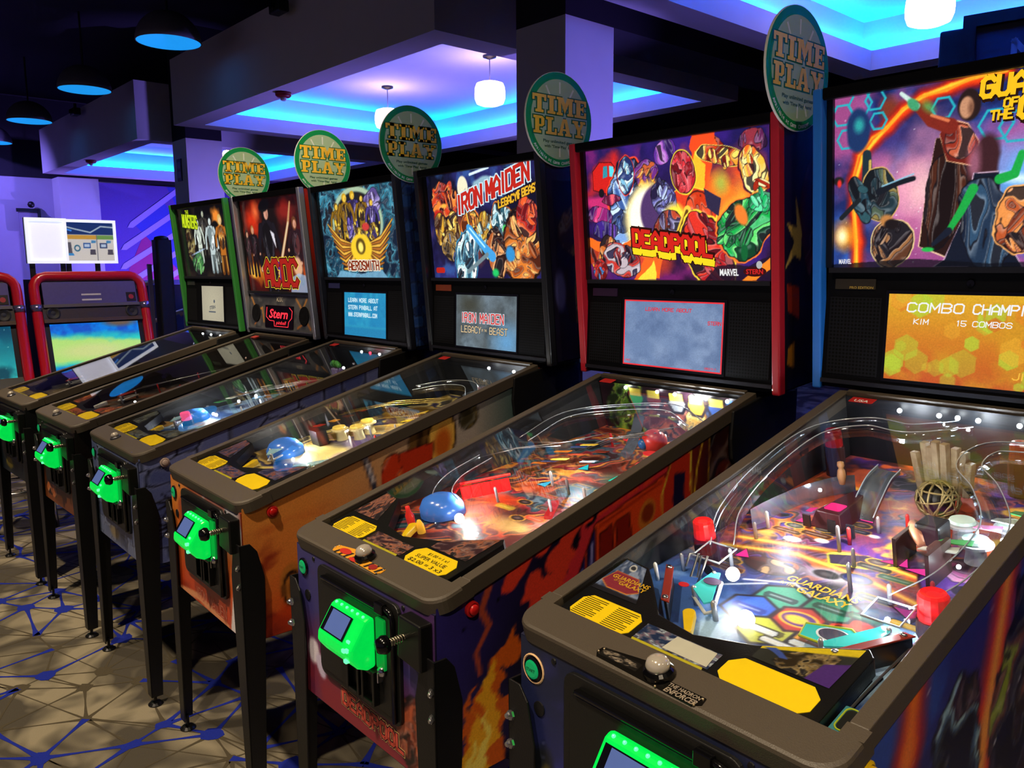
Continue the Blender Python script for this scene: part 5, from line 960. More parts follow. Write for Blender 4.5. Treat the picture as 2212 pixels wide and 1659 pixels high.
    for s in (-1, 1):
        SFs = lambda a, b, c, s=s: (s * (.2865 + c), a, b + Z)
        fb = P('flipper_button', MB().lathe([(.0165, 0), (.0165, .006), (.0125, .008), (.0115, .005)], 18, F=lambda a, b, c: SFs(.100 + a, .874 + b, c)), M('flip_' + fbtn, fbtn, .3), smooth=False)
        P('button_plunger', MB().lathe([(.0112, .002), (.0112, .012), (.008, .0145), (1e-6, .015)], 16, F=lambda a, b, c: SFs(.100 + a, .874 + b, c)), M('flip_' + fbtn, fbtn), fb, smooth=True)
    # ---- knob / action button on the lockdown bar
    if K in 'GD':
        ab = P('action_button', MB().lathe([(.024, 0), (.0235, .010), (.019, .014), (1e-6, .014)], 22, F=lambda a, b, c: DK(.008 + a, .030 + b, c)), M('gloss_black', '08080a'), smooth=False)
        P('clear_dome', MB().lathe([(.018, .012), (.0185, .020), (.015, .027), (.008, .031), (1e-6, .032)], 20, F=lambda a, b, c: DK(.008 + a, .030 + b, c)), M('dome_clear', 'c8c0b4', .12, .35, spec=1.0), ab, smooth=True)
        bad = P('name_plate', MB().prism([(-.100, .008), (.085, .003), (.097, .012), (.095, .026), (.03, .026), (.0, .050), (-.02, .044), (-.105, .030), (-.108, .018)], 0, .0015, DK), M('plate_' + K, '14120f' if K == 'G' else 'd8962a', .3, .4 if K == 'G' else 0))
        if K == 'G':
            mb = MB(); font_text(mb, 'THE HADRON', .062, .0205, .056, .0075, lambda a, b, c: DK(a, b, .0017), 0, .02, shear=.2); font_text(mb, 'ENFORCER', .062, .010, .056, .010, lambda a, b, c: DK(a, b, .0017), 0, .025, shear=.2); P('plate_print', mb, M('plate_silver', 'c8b8a4', .3, .5), bad, fix=False)
            A = Art(40, 24, 2.2, '14120f'); A.comic(1.1, .5, .95, .42, ['14120f', '3a342c', '8a7c68', '5a5044'], seed=5, sc=5)
            artmesh('plate_art', A, lambda a, b: (-.100 + .075 * a, (.0135 + .018 * b) * CT - .0017 * ST, .912 + Z + (.0135 + .018 * b) * ST + .0017 * CT), artmat('plate_art', .35), bad)
        else:
            mb = MB()
            for j in range(9): mb.prism([(-.092 + j * .021, .006), (-.084 + j * .021, .006), (-.074 + j * .021, .026), (-.082 + j * .021, .026)], .0014, .0020, DK)
            P('plate_stripes', mb, ink('1a1208'), bad)
            P('plate_blob', MB().prism(circ(-.062, .021, .022, 14, .009), .0020, .0026, DK).prism(circ(-.01, .010, .018, 14, .006), .0020, .0026, DK), ink('b82418'), bad)
            P('plate_emblem', MB().prism(circ(.060, .016, .0135, 18, .0085), .0020, .0026, DK), ink('8a1410'), bad)
        for u, v in ((-.10, .027), (-.104, .018), (.088, .006), (.092, .022), (-.02, .041), (.02, .005)): P('plate_rivet', MB().lathe([(.0022, .001), (.0018, .0032), (1e-6, .0038)], 8, F=lambda a, b, c: DK(u + a, v + b, c)), M('rivet_brass', 'e0c8a0', .2, .8), bad, smooth=True)
    elif K in 'EAM':
        ab = P('launch_knob', MB().lathe([(.020, 0), (.019, .005), (.014, .008), (1e-6, .008)], 16, F=lambda a, b, c: DK(-.03 + a, .034 + b, c)), M('knob_base', '5a5a60', .3, .7))
        P('knob_dome', MB().lathe([(.013, .007), (.014, .014), (.009, .021), (1e-6, .023)], 14, F=lambda a, b, c: DK(-.03 + a, .034 + b, c)), M('dome_clear', 'c8c0b4'), ab, smooth=True)
    # ---- legs
    for sx in (-1, 1):
        for fr in (1, 0):
            y0 = -.004 if fr else 1.346; sy = 1 if fr else -1
            zs = [(.035, .040), (.62, .066), (.70, .068), (.775, .050), (.800, .030)]
            if not fr: zs = [(.035, .040), (.62, .066), (.78, .068), (.86, .05), (.89, .03)]
            top = [(f, z + (Z if z > .5 else 0)) for z, f in zs]
            pol = [(0, .035), (0, top[-1][1])] + top[::-1]
            lg_ = MB()
            lg_.prism(pol, 0, .0045, F=lambda a, b, c: (sx * (.302 - a), y0 + sy * c, b)); lg_.prism(pol, 0, .0045, F=lambda a, b, c: (sx * (.302 - c), y0 + sy * a, b))
            lo = [(f * .55, z) for f, z in top[:3]]; lg_.prism([(.004, .035), (.004, .70 + Z)] + lo[::-1], .0045, .010, F=lambda a, b, c: (sx * (.302 - a), y0 + sy * c, b))
            leg = P('leg', lg_, LEGM, bevel=.0015)
            P('leveler', MB().lathe([(1e-6, 0), (.024, 0), (.026, .004), (.018, .011), (.008, .014), (.0055, .016), (.0055, .05), (1e-6, .05)], 16, o=(sx * .285, y0 + sy * .017)), M('leveler_dark', '2a2a2c', .3, .8), leg, smooth=False)
            if fr:
                for zb in (.735, .681):
                    G_ = lambda a, b, c: (sx * (.292) + (a) * .8 + sx * c * .35, y0 - c * .9, zb + Z + b)
                    P('leg_bolt', MB().lathe([(.0095, 0), (.0095, .004), (.0085, .007)], 6, F=G_).lathe([(.0065, .006), (.0060, .010), (.004, .0125), (1e-6, .013)], 12, F=G_), M('bolt_steel', 'c8c8cc', .22, .95), leg)
    # ---- hinge plates at the rear
    for s in (-1, 1):
        ca, cb = 1.055, 1.085; pl = [(.985, 1.165), (.978, 1.09), (.985, 1.035), (1.02, 1.005), (1.06, 1.00), (1.18, 1.02), (1.30, 1.06), (1.30, 1.19), (1.12, 1.19)]
        P('hinge_plate', MB().prism(pl, 0, .012, F=lambda a, b, c: (s * (.287 + c), a, b + Z)), M('hinge_black', '09090b', .5), bevel=.003)
    # ---- backbox
    H = .72; bb = MB(BX)
    for s in (-1, 1): a, b = sorted((s * .343, s * .362)); bb.box(a, 0, .004, b, H, .25)
    bb.box(-.343, H - .016, .004, .343, H, .25).box(-.343, 0, .004, .343, .012, .25).box(-.343, .012, .236, .343, H - .016, .25)
    box_ = P('backbox', bb, BOXB)
    TR = M('trim_' + trim, trim, .35, .9 if trim == 'c8ccd8' else 0.0, var=.05, coat=.3)
    for s in (-1, 1): a, b = sorted((s * .342, s * .366)); P('edge_trim', MB(BX).box(a, -.006, -.005, b, H + .004, .026), TR, box_, bevel=.004)
    P('top_trim', MB(BX).box(-.342, H - .022, -.002, .342, H + .004, .03), BOXB, box_, bevel=.003)
    A = box_side(K); artmesh('box_side_art', A, lambda a, b: BX(.3628, .004 + b * .712, .028 + .22 * a), artmat('box_art_' + K, .4), box_)
    t0 = .222 if K == 'A' else .298; t1 = .697
    tl = dict(G=bg_guardians, D=bg_deadpool, I=bg_maiden, E=bg_aero, A=bg_acdc, M=bg_munsters)[K]()
    hh = t1 - t0; wid = .652
    TF = lambda X, Y, c: BX(-.326 + X / tl.asp * wid, t0 + Y * hh, .030 - c)
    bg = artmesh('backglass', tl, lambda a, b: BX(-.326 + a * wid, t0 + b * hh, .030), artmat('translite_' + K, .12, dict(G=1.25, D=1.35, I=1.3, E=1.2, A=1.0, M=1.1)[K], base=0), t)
    P('backglass_channel', MB(BX).box(-.330, t0 - .012, .012, .330, t0, .034), M('channel_grey', '24242a', .3, .4))
    P('backglass_frame', MB(BX).box(-.343, t0, .020, -.326, t1, .045).box(.326, t0, .020, .343, t1, .045).box(-.343, t1, .004, .343, .704, .045), M('frame_black', '060608', .4))
    # speaker panel reclines towards the player at its foot
    SP = lambda x, h, c: BX(x, h, .030 * (h - .02) / (t0 - .012 - .02) - c)
    pan = P('speaker_panel', MB(SP).box(-.342, .012, -.012, .342, t0 - .012, 0), BOXB)
    P('panel_lip', MB(SP).box(-.342, .012, 0, .342, .022, .006), M('channel_grey', '24242a'), pan)
    if K != 'A':
        for s in (-1, 1): a, b = sorted((s * .198, s * .330)); P('speaker_grille', MB(SP).box(a, .035, 0, b, .240 if s > 0 else .225, .0015), GRILLE, pan)
        P('panel_lock', MB().lathe([(.009, 0), (.008, .004), (1e-6, .005)], 12, F=lambda a, b, c: SP(a, .262 + b, c)), M('gloss_black', '08080a'), pan)
        P('edition_plate', MB(SP).box(-.318, .245, 0, -.215, .270, .003), M('edition_' + K, dict(G='2a2418', D='2a1430', I='7a3418', E='30305a', M='2a2a2a')[K], .35), pan)
        if K == 'G':
            mb = MB(); font_text(mb, 'PRO EDITION', -.250, .249, .06, .006, SP, .0034, .01); P('edition_print', mb, M('edition_gold', 'b89a40', .4), pan, fix=False)
    else:
        A = Art(80, 30, 3.2, '3a3c42'); A.cloud('5a5a5c', 4, .4, .6, 3).line([(.1, .9), (.4, .5), (.7, .6), (.8, .2)], .03, 'c88a40').line([(2.4, .9), (2.7, .6), (2.9, .9)], .03, 'c88a40').line([(.3, .1), (.6, .35)], .025, 'b06a28').line([(2.5, .1), (2.9, .3), (3.1, .1)], .03, 'b06a28')
        artmesh('panel_art', A, lambda a, b: SP(-.335 + .67 * a, .028 + .175 * b, .002), artmat('panel_art', .3), pan)
        P('panel_edge', MB(SP).box(-.338, .022, 0, .338, .028, .006).box(-.338, .203, 0, .338, .209, .006), M('channel_steel', '8a8a90', .25, .8), pan)
        for s in (-1, 1): P('speaker_cone', MB().lathe([(.048, 0), (.046, .005), (.02, .002), (1e-6, .003)], 20, F=lambda a, b, c: SP(s * .255 + a, .105 + b, c + .002)), GRILLE, pan)
        mb = MB(); font_text(mb, 'AC/DC', 0, .182, .07, .026, SP, .003, .02); P('title_print', mb, M('title_cream', 'b8b0a0', .4), pan, fix=False)
    extra(dict(K=K, t=t, P=P, DK=DK, PF=PF, BX=BX, SP=SP, TF=TF, FF=FF, SF=SF, pf=pf, bg=bg, pan=pan, cabinet=cabinet, Z=Z, asp=tl.asp, CT=CT, ST=ST))
    return t
def logo(e, par, txt, x, y, cw, ch, w, layers, F, slant=0, rise=0, gap=.35, name='title_lettering'):
    for i, (m, dx, dy, wm) in enumerate(layers):
        mb = MB(); stroke_text(mb, txt, x + dx, y + dy, cw, ch, w * wm, F, .0006 + .0005 * i, slant, gap, rise)
        obj(name, mb, m, par, fix=False)
def txt(e, par, s, x, y, w, h, m, F, c=.001, bold=.01, name='lettering', **k):
    mb = MB(); font_text(mb, s, x, y, w, h, F, c, bold, **k); return obj(name, mb, m, par, fix=False)
def screen(e, A, x0, x1, h0, h1, es=1.0):
    SP = e['SP']
    s = artmesh('screen', A, lambda a, b: SP(x0 + (x1 - x0) * a, h0 + (h1 - h0) * b, .0025), artmat('screen_' + e['K'], .15, es, base=0), e['pan'])
    P = e['P']; P('screen_bezel', MB(SP).box(x0 - .008, h0 - .008, 0, x1 + .008, h1 + .008, .0018), M('bezel_black', '060608', .2), e['pan'])
    return s
# ================================================================== PLAYFIELD PIECES
def post(e, u, v, h=.03, c='d8d8d8', r=.004):
    return e['P']('post', MB().lathe([(r, 0), (r, h), (r * .5, h + .004), (1e-6, h + .004)], 8, F=lambda a, b, d: e['PF'](u + a, v + b, d)), M('post_' + c, c, .25, .6 if c == 'b8b8c0' else 0), e['pf'], smooth=True)
def led(e, u, v, w=-.022, m=None, r=.0055):
    return e['P']('led_bulb', MB().sphere((u, v, w), r, 10, 6, e['DK']), m or BULB, e['pf'], smooth=True)
def plamp(e, u, v, w, col, pw, r=.0045):
    L = light('playfield_lamp', 'POINT', e['DK'](u, v, w), col, pw, r); L.parent = e['t']; L.data.specular_factor = .05; return L
def dome(e, u, v, h=.045, r=.019, m=None, base=0.02):
    F = lambda a, b, d: e['PF'](u + a, v + b, d + base)
    e['P']('flasher_dome', MB().lathe([(r, 0), (r * 1.02, h * .15), (r * .95, h * .9), (r * .8, h), (r * .45, h * .93), (1e-6, h * .93)], 14, F=F), m or REDP, e['pf'], smooth=False)
    e['P']('dome_base', MB().lathe([(r * 1.15, -base), (r * 1.15, .002), (1e-6, .002)], 14, F=F), M('dome_base', '2a1414', .4), e['pf'])
def flipper(e, u, v, ang, L=.07, c='e8c010'):
    ca, sa = math.cos(ang), math.sin(ang); F = lambda a, b, d: e['PF'](u + a * ca - b * sa, v + a * sa + b * ca, d)
    e['P']('flipper', MB().prism([(.011 * math.cos(q), .011 * math.sin(q)) for q in np.linspace(1.7, 4.6, 8)] + [(L, -.006), (L + .005, 0), (L, .006)], .010, .026, F), M('flip_' + c, c, .35), e['pf'], bevel=.002)
def plate(e, pts, w, m, name='plastic', th=.002): return e['P'](name, MB().prism(pts, w, w + th, e['PF']), m, e['pf'])
def insert(e, pts, c, es=.9, edge=None):
    e['P']('insert', MB().prism(pts, .0006, .0014, e['PF']), lit(c, es) if es else ink(c, .25), e['pf'])
    if edge:
        e['P']('insert_edge', MB().prism([(sum(p[0] for p in pts) / len(pts) + (p[0] - sum(q[0] for q in pts) / len(pts)) * 1.25, sum(p[1] for p in pts) / len(pts) + (p[1] - sum(q[1] for q in pts) / len(pts)) * 1.25) for p in pts], .0002, .0005, e['PF']), ink(edge), e['pf'])
def arrow(u, v, ang, s=.02): return [(u + s * (a * math.cos(ang) - b * math.sin(ang)), v + s * (a * math.sin(ang) + b * math.cos(ang))) for a, b in ((1.1, 0), (-.8, .75), (-.8, -.75))]
def wire(e, pts, r=.0018, m=None, name='wire_ramp', gap=.0, F=None):
    F = F or e['DK']; mb = MB()
    for s in ((-1, 1) if gap else (0,)):
        mb.tube([F(p[0] + s * gap, p[1], p[2]) for p in pts], r, 6)
    if gap:
        for p in pts[::1]: mb.tube([F(p[0] - gap, p[1], p[2]), F(p[0], p[1], p[2] - gap * .8), F(p[0] + gap, p[1], p[2])], r * .8, 5)
    return e['P'](name, mb, m or STEEL, e['pf'], smooth=True)
def smoothpath(pts, n=6):
    P = [np.array(p, float) for p in pts]; P = [2 * P[0] - P[1]] + P + [2 * P[-1] - P[-2]]; out = []
    for i in range(1, len(P) - 2):
        for k in range(n):
            t = k / n; out.append(.5 * ((2 * P[i]) + (-P[i - 1] + P[i + 1]) * t + (2 * P[i - 1] - 5 * P[i] + 4 * P[i + 1] - P[i + 2]) * t * t + (-P[i - 1] + 3 * P[i] - 3 * P[i + 1] + P[i + 2]) * t ** 3))
    return out + [P[-2]]
def clear_ramp(e, pts, hw=.022, wall=.03, name='clear_ramp', m=None):
    Q = smoothpath(pts, 7); mb = MB(); vv = []; n = len(Q)
    for i, p in enumerate(Q):
        a = Q[max(i - 1, 0)]; b = Q[min(i + 1, n - 1)]; tx, ty = b[0] - a[0], b[1] - a[1]; L = math.hypot(tx, ty) or 1; nx, ny = -ty / L, tx / L
        for s, dz in ((1, wall), (1, 0), (-1, 0), (-1, wall)): vv.append((p[0] + s * nx * hw, p[1] + s * ny * hw, p[2] + dz))
    ff = []
    for i in range(n - 1): ff += [(4 * i + k, 4 * i + k + 1, 4 * i + 5 + k, 4 * i + 4 + k) for k in range(3)]
    mb.add(vv, ff, e['DK']); r = e['P'](name, mb, m or CLEAR, e['pf'], smooth=True, fix=False)
    for k in (0, 3):
        e['P']('ramp_rim', MB().tube([e['DK'](*vv[4 * i + k]) for i in range(n)], .0013, 5), M('rim_clear', 'c8d4e0', .15, .4, spec=1.0), e['pf'], smooth=True)
    return r
def bumper(e, u, v, c1, c2, es=.5):
    F = lambda a, b, d: e['PF'](u + a, v + b, d)
    e['P']('pop_bumper', MB().lathe([(.020, 0), (.017, .02), (.017, .032), (.030, .036), (.030, .041), (.018, .044), (1e-6, .044)], 18, F=F), M('bumper_' + c1, c1, .3), e['pf'])
    e['P']('bumper_cap', MB().lathe([(.024, .0442), (.022, .050), (1e-6, .051)], 18, F=F), M('bumpcap_' + c2, c2, .3, emit=c2, es=es), e['pf'])
def sling(e, s, u, v, art):
    # raised triangular slingshot plastic with posts and a white rubber
    pts = [(u, v + .10), (u + s * .014, v + .105), (u + s * .062, v + .012), (u + s * .055, v), (u + s * .004, v + .035)]
    plate(e, pts if s > 0 else pts[::-1], .034, art, 'slingshot_plastic', .003)
    for p in (pts[0], pts[2], pts[4]): post(e, p[0] - s * -.004, p[1], .036, 'b8b8c0', .005)
    e['P']('rubber_band', MB().tube([e['PF'](p[0], p[1], .016) for p in pts], .0035, 6, True), M('rubber_white', 'c8c8c8', .6), e['pf'], smooth=True)
def targets(e, u, v, n, du, dv, c, es=0):
    for k in range(n):
        e['P']('target', MB().box(-.009, -.002, .004, .009, .002, .030, F=lambda a, b, d: e['PF'](u + k * du + a, v + k * dv + b + a * (dv / du if du else 0), d)), lit(c, es) if es else M('target_' + c, c, .35), e['pf'])

def ex_guardians(e):
    P, PF, DK, TF, SP, FF = (e[k] for k in ('P', 'PF', 'DK', 'TF', 'SP', 'FF'))
    # ---- backglass title
    gold, dk = lit('ffc81e', 1.0), lit('2a1408', 1)
    for s_, X, Y, cw, ch, w in (('GUARDIANS', .825, .888, .056, .092, .0125), ('OF', .935, .822, .028, .040, .0055), ('THE', .872, .765, .028, .044, .0055), ('GALAXY', 1.01, .762, .072, .100, .0135)):
        logo(e, e['bg'], s_, X, Y, cw, ch, w, [(dk, .005, -.008, 1.6), (gold, 0, 0, 1)], TF, .08, gap=.34)
    txt(e, e['bg'], 'MARVEL', .075, .035, .08, .030, lit('e8e8e8'), TF, bold=.02)
    # ---- display
    screen(e, sc_orange(), -.180, .180, .036, .236, 1.0)
    for s_, x, h, cw, ch in (('COMBO', -.135, .196, .020, .020), ('CHAMPIONS', .010, .196, .0145, .020), ('KIM', -.118, .168, .0105, .0115), ('15 COMBOS', -.022, .168, .0105, .0115), ('JIM', .10, .060, .012, .014)):
        mb = MB(); stroke_text(mb, s_, x, h, cw, ch, ch * .085, SP, .0034, .1, .30); P('screen_lettering', mb, lit('f4f4f4') if s_ != 'JIM' else lit('f8c040'), e['pan'], fix=False)
    # ---- playfield
    for u, v, an in ((-.151, .697, 1.75), (-.094, .713, 1.65), (-.044, .772, 1.5), (-.161, .488, 1.9)): insert(e, arrow(u, v, an, .018), 'ff2a90', 1.3, '1a0a14')
    for u, v, an in ((.082, .617, -2.7), (.132, .608, -2.9), (.176, .456, 2.9)): insert(e, arrow(u, v, an, .024), 'ff3aa0', 1.0, '1a0a14')
    insert(e, circ(-.175, .315, .011, 12, .008), 'e01c1c', .9); insert(e, circ(.005, .168, .016, 14, .007), 'ff8a1c', .9); insert(e, [(.232, .285), (.246, .285), (.246, .31), (.232, .31)], 'ffa020', .8)
    mb = MB(); F3 = lambda a, b, c: PF(a, b, .0018)
    font_text(mb, 'GUARDIANS', .030, .447, .140, .021, F3, 0, .02, rot=-.05); font_text(mb, 'OF THE', -.028, .428, .030, .011, F3, 0, .01); font_text(mb, 'GALAXY', .045, .421, .100, .021, F3, 0, .02, rot=-.05)
    P('title_print', mb, M('pf_gold', 'f0bc2c', .35), e['pf'], fix=False)
    redb = M('sling_red', '8a2a1c', .3); tealp = M('plastic_teal', '2fb8b8', .25, emit=(.1, .6, .6), es=.15)
    # inlane guides, slingshots, flippers
    for (a0, b0), (a1, b1) in (((-.188, .300), (-.112, .192)), ((.172, .215), (.236, .335))):
        P('guide_plastic', MB().box(0, -.009, .042, 1, .009, .045, F=lambda q, b_, d: PF(a0 + (a1 - a0) * q + b_, b0 + (b1 - b0) * q, d)), redb, e['pf'], bevel=.001)
        P('lane_wall', MB().box(0, -.003, 0, 1, .003, .042, F=lambda q, b_, d: PF(a0 + (a1 - a0) * q + b_, b0 + (b1 - b0) * q, d)), M('lane_black', '1c1c20', .4), e['pf'])
        for q in (.08, .92): P('guide_screw', MB().lathe([(.006, .045), (.005, .049), (1e-6, .050)], 8, F=lambda a, b, d: PF(a0 + (a1 - a0) * q + a, b0 + (b1 - b0) * q + b, d)), CHR, e['pf'], smooth=True)
    sling(e, 1, -.120, .235, tealp); sling(e, -1, .205, .240, tealp)
    P('sling_emblem', MB().prism(circ(-.098, .305, .017, 18, .013), .0375, .0382, PF), ink('3a2a4a'), e['pf'])
    P('corner_plastic', MB().prism([(.085, .30), (.15, .325), (.185, .30), (.17, .262), (.095, .262)], .020, .023, PF), tealp, e['pf']); P('corner_rim', MB().tube([PF(a, b, .023) for a, b in ((.085, .30), (.15, .325), (.185, .30), (.17, .262), (.095, .262))], .0022, 6, True), M('rim_lime', 'a8b828', .4), e['pf'])
    P('corner_emblem', MB().prism(circ(.137, .292, .028, 22, .020), .0232, .0240, PF), ink('d8e0e8'), e['pf']); P('corner_emblem', MB().prism(circ(.137, .292, .024, 22, .017), .0240, .0246, PF), ink('2a2440'), e['pf'])
    flipper(e, -.080, .212, -.95, .062); flipper(e, .160, .200, -2.25, .062)
    wire(e, [(-.172, .325, -.035), (-.175, .345, -.02), (-.162, .355, -.02), (-.164, .325, -.055), (-.152, .330, -.055), (-.153, .350, -.02), (-.142, .355, -.02), (-.143, .315, -.06)], .0025, name='wire_gate')
    led(e, -.088, .352, -.040, WARMB, .013); led(e, -.008, .268, -.055, WARMB, .016)
    for u, v in ((-.125, .40), (.07, .47), (-.02, .60)): post(e, u, v, .055, 'b8b8c0')
    # ball drop boxes of clear plastic
    for u, v, w in ((-.150, .385, -.030), (.186, .372, -.030)):
        P('clear_box', MB(DK).box(u - .030, v - .028, w - .040, u + .030, v + .028, w), CLEAR, e['pf']); P('box_hole', MB().cyl(.011, 0, .002, 14, F=lambda a, b, d: DK(u + a + .005, v - .029 - d, w - .022 + b)), ink('08080a'), e['pf'])
        P('box_rim', MB().tube([DK(u + a, v + b, w) for a, b in ((-.030, -.028), (.030, -.028), (.030, .028), (-.030, .028))], .002, 6, True), M('rim_clear', 'c8d4e0', .15, .4, spec=1.0), e['pf'])
    # clear ramps
    clear_ramp(e, [(-.150, .41, -.055), (-.205, .52, -.045), (-.238, .70, -.04), (-.232, .90, -.035), (-.15, .985, -.033), (-.06, .985, -.035), (.00, 1.03, -.04), (.03, 1.08, -.05)], .022, .028)
    clear_ramp(e, [(.19, .40, -.055), (.232, .50, -.045), (.236, .66, -.04), (.18, .78, -.035), (.12, .86, -.033), (.13, .95, -.033), (.21, .985, -.035), (.245, 1.06, -.04)], .022, .028)
    clear_ramp(e, [(-.058, .76, -.125), (-.06, .80, -.105), (-.06, .85, -.08), (-.055, .89, -.07)], .026, .010, 'steel_ramp', M('ramp_steel', 'a8b4c4', .2, .85))
    P('ramp_curve', MB().add([(-.215 + .10 * (1 - math.cos(q)), .60 + .30 * math.sin(q), z) for q in np.linspace(0, 1.35, 10) for z in (0, .045)], [(2 * i, 2 * i + 2, 2 * i + 3, 2 * i + 1) for i in range(9)], PF), M('ramp_steel', 'a8b4c4'), e['pf'], smooth=True)
    # flasher domes
    dome(e, -.228, .975, .045, .020, REDG, .075); dome(e, -.200, .425, .040, .021, REDP, .05); dome(e, .236, .418, .050, .024, REDP, .03); dome(e, .145, 1.06, .045, .022, REDG, .08)
    plate(e, [(-.262, .44), (-.20, .38), (-.165, .42), (-.20, .50), (-.262, .52)], .05, CLEAR, 'dome_plastic', .003)
    # raised ship prow with a magenta lamp
    P('toy_ramp', MB().prism([(-.128, .675), (-.055, .675), (-.065, .83), (-.092, .88), (-.118, .83)], .0, .035, PF, top=[(-.118, .69), (-.066, .69), (-.077, .82), (-.092, .855), (-.107, .82)]), M('toy_maroon', '3a1418', .35), e['pf'], bevel=.002)
    P('toy_lamp', MB().prism(rrect(-.110, .705, -.074, .742, .006, 3), .0352, .0362, PF), lit('ff2a80', 1.2), e['pf']); P('toy_lamp', MB().prism([(-.130, .672), (-.118, .672), (-.118, .70), (-.130, .69)], .036, .037, PF), lit('ff3a90', 1.0), e['pf'])
    for u in (-.125, -.07, -.03): P('target', MB().box(u - .008, .662, .004, u + .008, .667, .032, PF), M('target_dark', '1c1c22', .4), e['pf'])
    P('toy_figure', MB().lathe([(.006, 0), (.010, .02), (.008, .035), (.005, .04), (.008, .046), (.007, .055), (1e-6, .058)], 10, F=lambda a, b, d: PF(-.15 + a, .86 + b, d + .03)), M('toy_tan', 'a8784a', .5), e['pf'], smooth=True)
    # carved wooden stump with a lattice ball (plain stand-in toys)
    wood = M('driftwood', '9a9078', .7, var=.5, scale=60, bump=.6)
    for k in range(8):
        x = -.015 + k * .0135; h = (.085, .108, .102, .122, .118, .106, .098, .080)[k]; yy = .955 + .012 * math.sin(k * 1.4)
        P('stump_plank', MB().prism([(x - .0073, yy - .012), (x + .0073, yy - .012), (x + .0077, yy + .010), (x - .0077, yy + .010)], .02, h + .02, PF, top=[(x - .010 + (k - 3.5) * .003, yy - .008), (x + .004 + (k - 3.5) * .003, yy - .012), (x + .007 + (k - 3.5) * .003, yy + .006), (x - .0075 + (k - 3.5) * .003, yy + .008)]), wood, e['pf'], bevel=.0015)
    mb = MB(); c0 = (.062, .850, .045)
    rnd = random.Random(5)
    for k in range(16):
        ax = Vector((rnd.gauss(0, 1), rnd.gauss(0, 1), rnd.gauss(0, 1))).normalized(); a_ = ax.orthogonal().normalized(); b_ = ax.cross(a_); off = rnd.uniform(-.6, .6); rr = .042 * math.sqrt(1 - off * off)
        mb.tube([tuple(Vector(c0) + ax * off * .042 + a_ * rr * math.cos(q * .524) + b_ * rr * math.sin(q * .524)) for q in range(12)], .0024, 5, True)
    mb2 = MB(); mb2.v = [PF(*p) for p in mb.v]; mb2.f = mb.f
    P('lattice_ball', mb2, M('lattice_bronze', '8a7a50', .4, .4), e['pf'], smooth=True); P('ball_core', MB().sphere(c0, .032, 14, 10, PF), M('core_dark', '1c1812', .5), e['pf'], smooth=True)
    # bumpers, posts, right hand clutter
    for u, v in ((.19, .70), (.14, .77), (.215, .80)): bumper(e, u, v, 'b8b8c0', 'd0e8e0', .2)
    for k in range(6): plate(e, [(.13 + .018 * k, .60 + .035 * k), (.19 + .013 * k, .62 + .03 * k), (.185 + .013 * k, .645 + .03 * k), (.135 + .018 * k, .615 + .035 * k)], .05 + .006 * k, (M('plastic_white', 'c8d0cc', .3), M('plastic_green', '3a8a4a', .3), CLEAR, M('plastic_pink', 'd878a8', .3))[k % 4])
    P('target_bank', MB(PF).box(.085, .60, .0, .092, .68, .06).box(.165, .55, 0, .172, .64, .07), M('bank_brown', '3a2420', .4), e['pf'])
    P('toy_arm', MB().tube([PF(.08, .70, .05), PF(.10, .66, .055), PF(.13, .62, .05)], [.010, .012, .007], 8), M('toy_peach', 'c88a68', .5), e['pf'], smooth=True); P('toy_block', MB().box(.10, .655, .03, .145, .71, .075, PF), M('toy_black', '15151a', .5), e['pf'], bevel=.006); P('toy_block', MB().box(.145, .60, .02, .165, .64, .06, PF), M('toy_brown', '4a2c20', .5), e['pf'], bevel=.004)
    for u, v in ((-.19, .62), (.03, .56), (.07, .64), (.19, .52), (-.02, .64), (.23, .58), (.14, .47), (-.235, .46), (.0, .72), (-.18, .56), (.04, .76), (.11, .74), (-.21, .36), (-.225, .30)): post(e, u, v, .035, ('b8b8c0', 'c83030', 'd8d8d8')[int(u * 100) % 3])
    for u in (-.125, -.035, .005, .048, .13, .17, .215): led(e, u, 1.10, -.020)
    for u, v, w in ((.235, .70, -.06), (.20, .60, -.07), (.24, .80, -.06), (-.17, .80, -.1), (.235, .62, -.08), (.10, .255, -.07), (.13, .255, -.07), (.17, .262, -.06), (.235, .36, -.06), (.225, .33, -.06)): led(e, u, v, w, None, .004)
    P('usa_badge', MB().prism(rrect(-.245, 1.085, -.185, 1.118, .004, 2), -.0058, -.0054, DK), ink('b02020'), e['pf']); txt(e, e['pf'], 'USA', -.215, 1.096, .036, .014, ink('e8e8e8'), DK, -.0052, .02, 'badge_print')
    plamp(e, -.088, .352, -.022, (1, .93, .85), 1.0); plamp(e, .19, .36, -.025, (.9, .95, 1), 1.3); plamp(e, -.17, .66, -.03, (.95, .93, 1), 1.2); plamp(e, .02, .62, -.022, (1, .94, .9), 1.6); plamp(e, .048, 1.06, -.03, (.85, .92, 1), .8); plamp(e, -.10, 1.06, -.03, (.85, .92, 1), .8); plamp(e, .235, .70, -.045, (.85, .95, 1), 1.2)
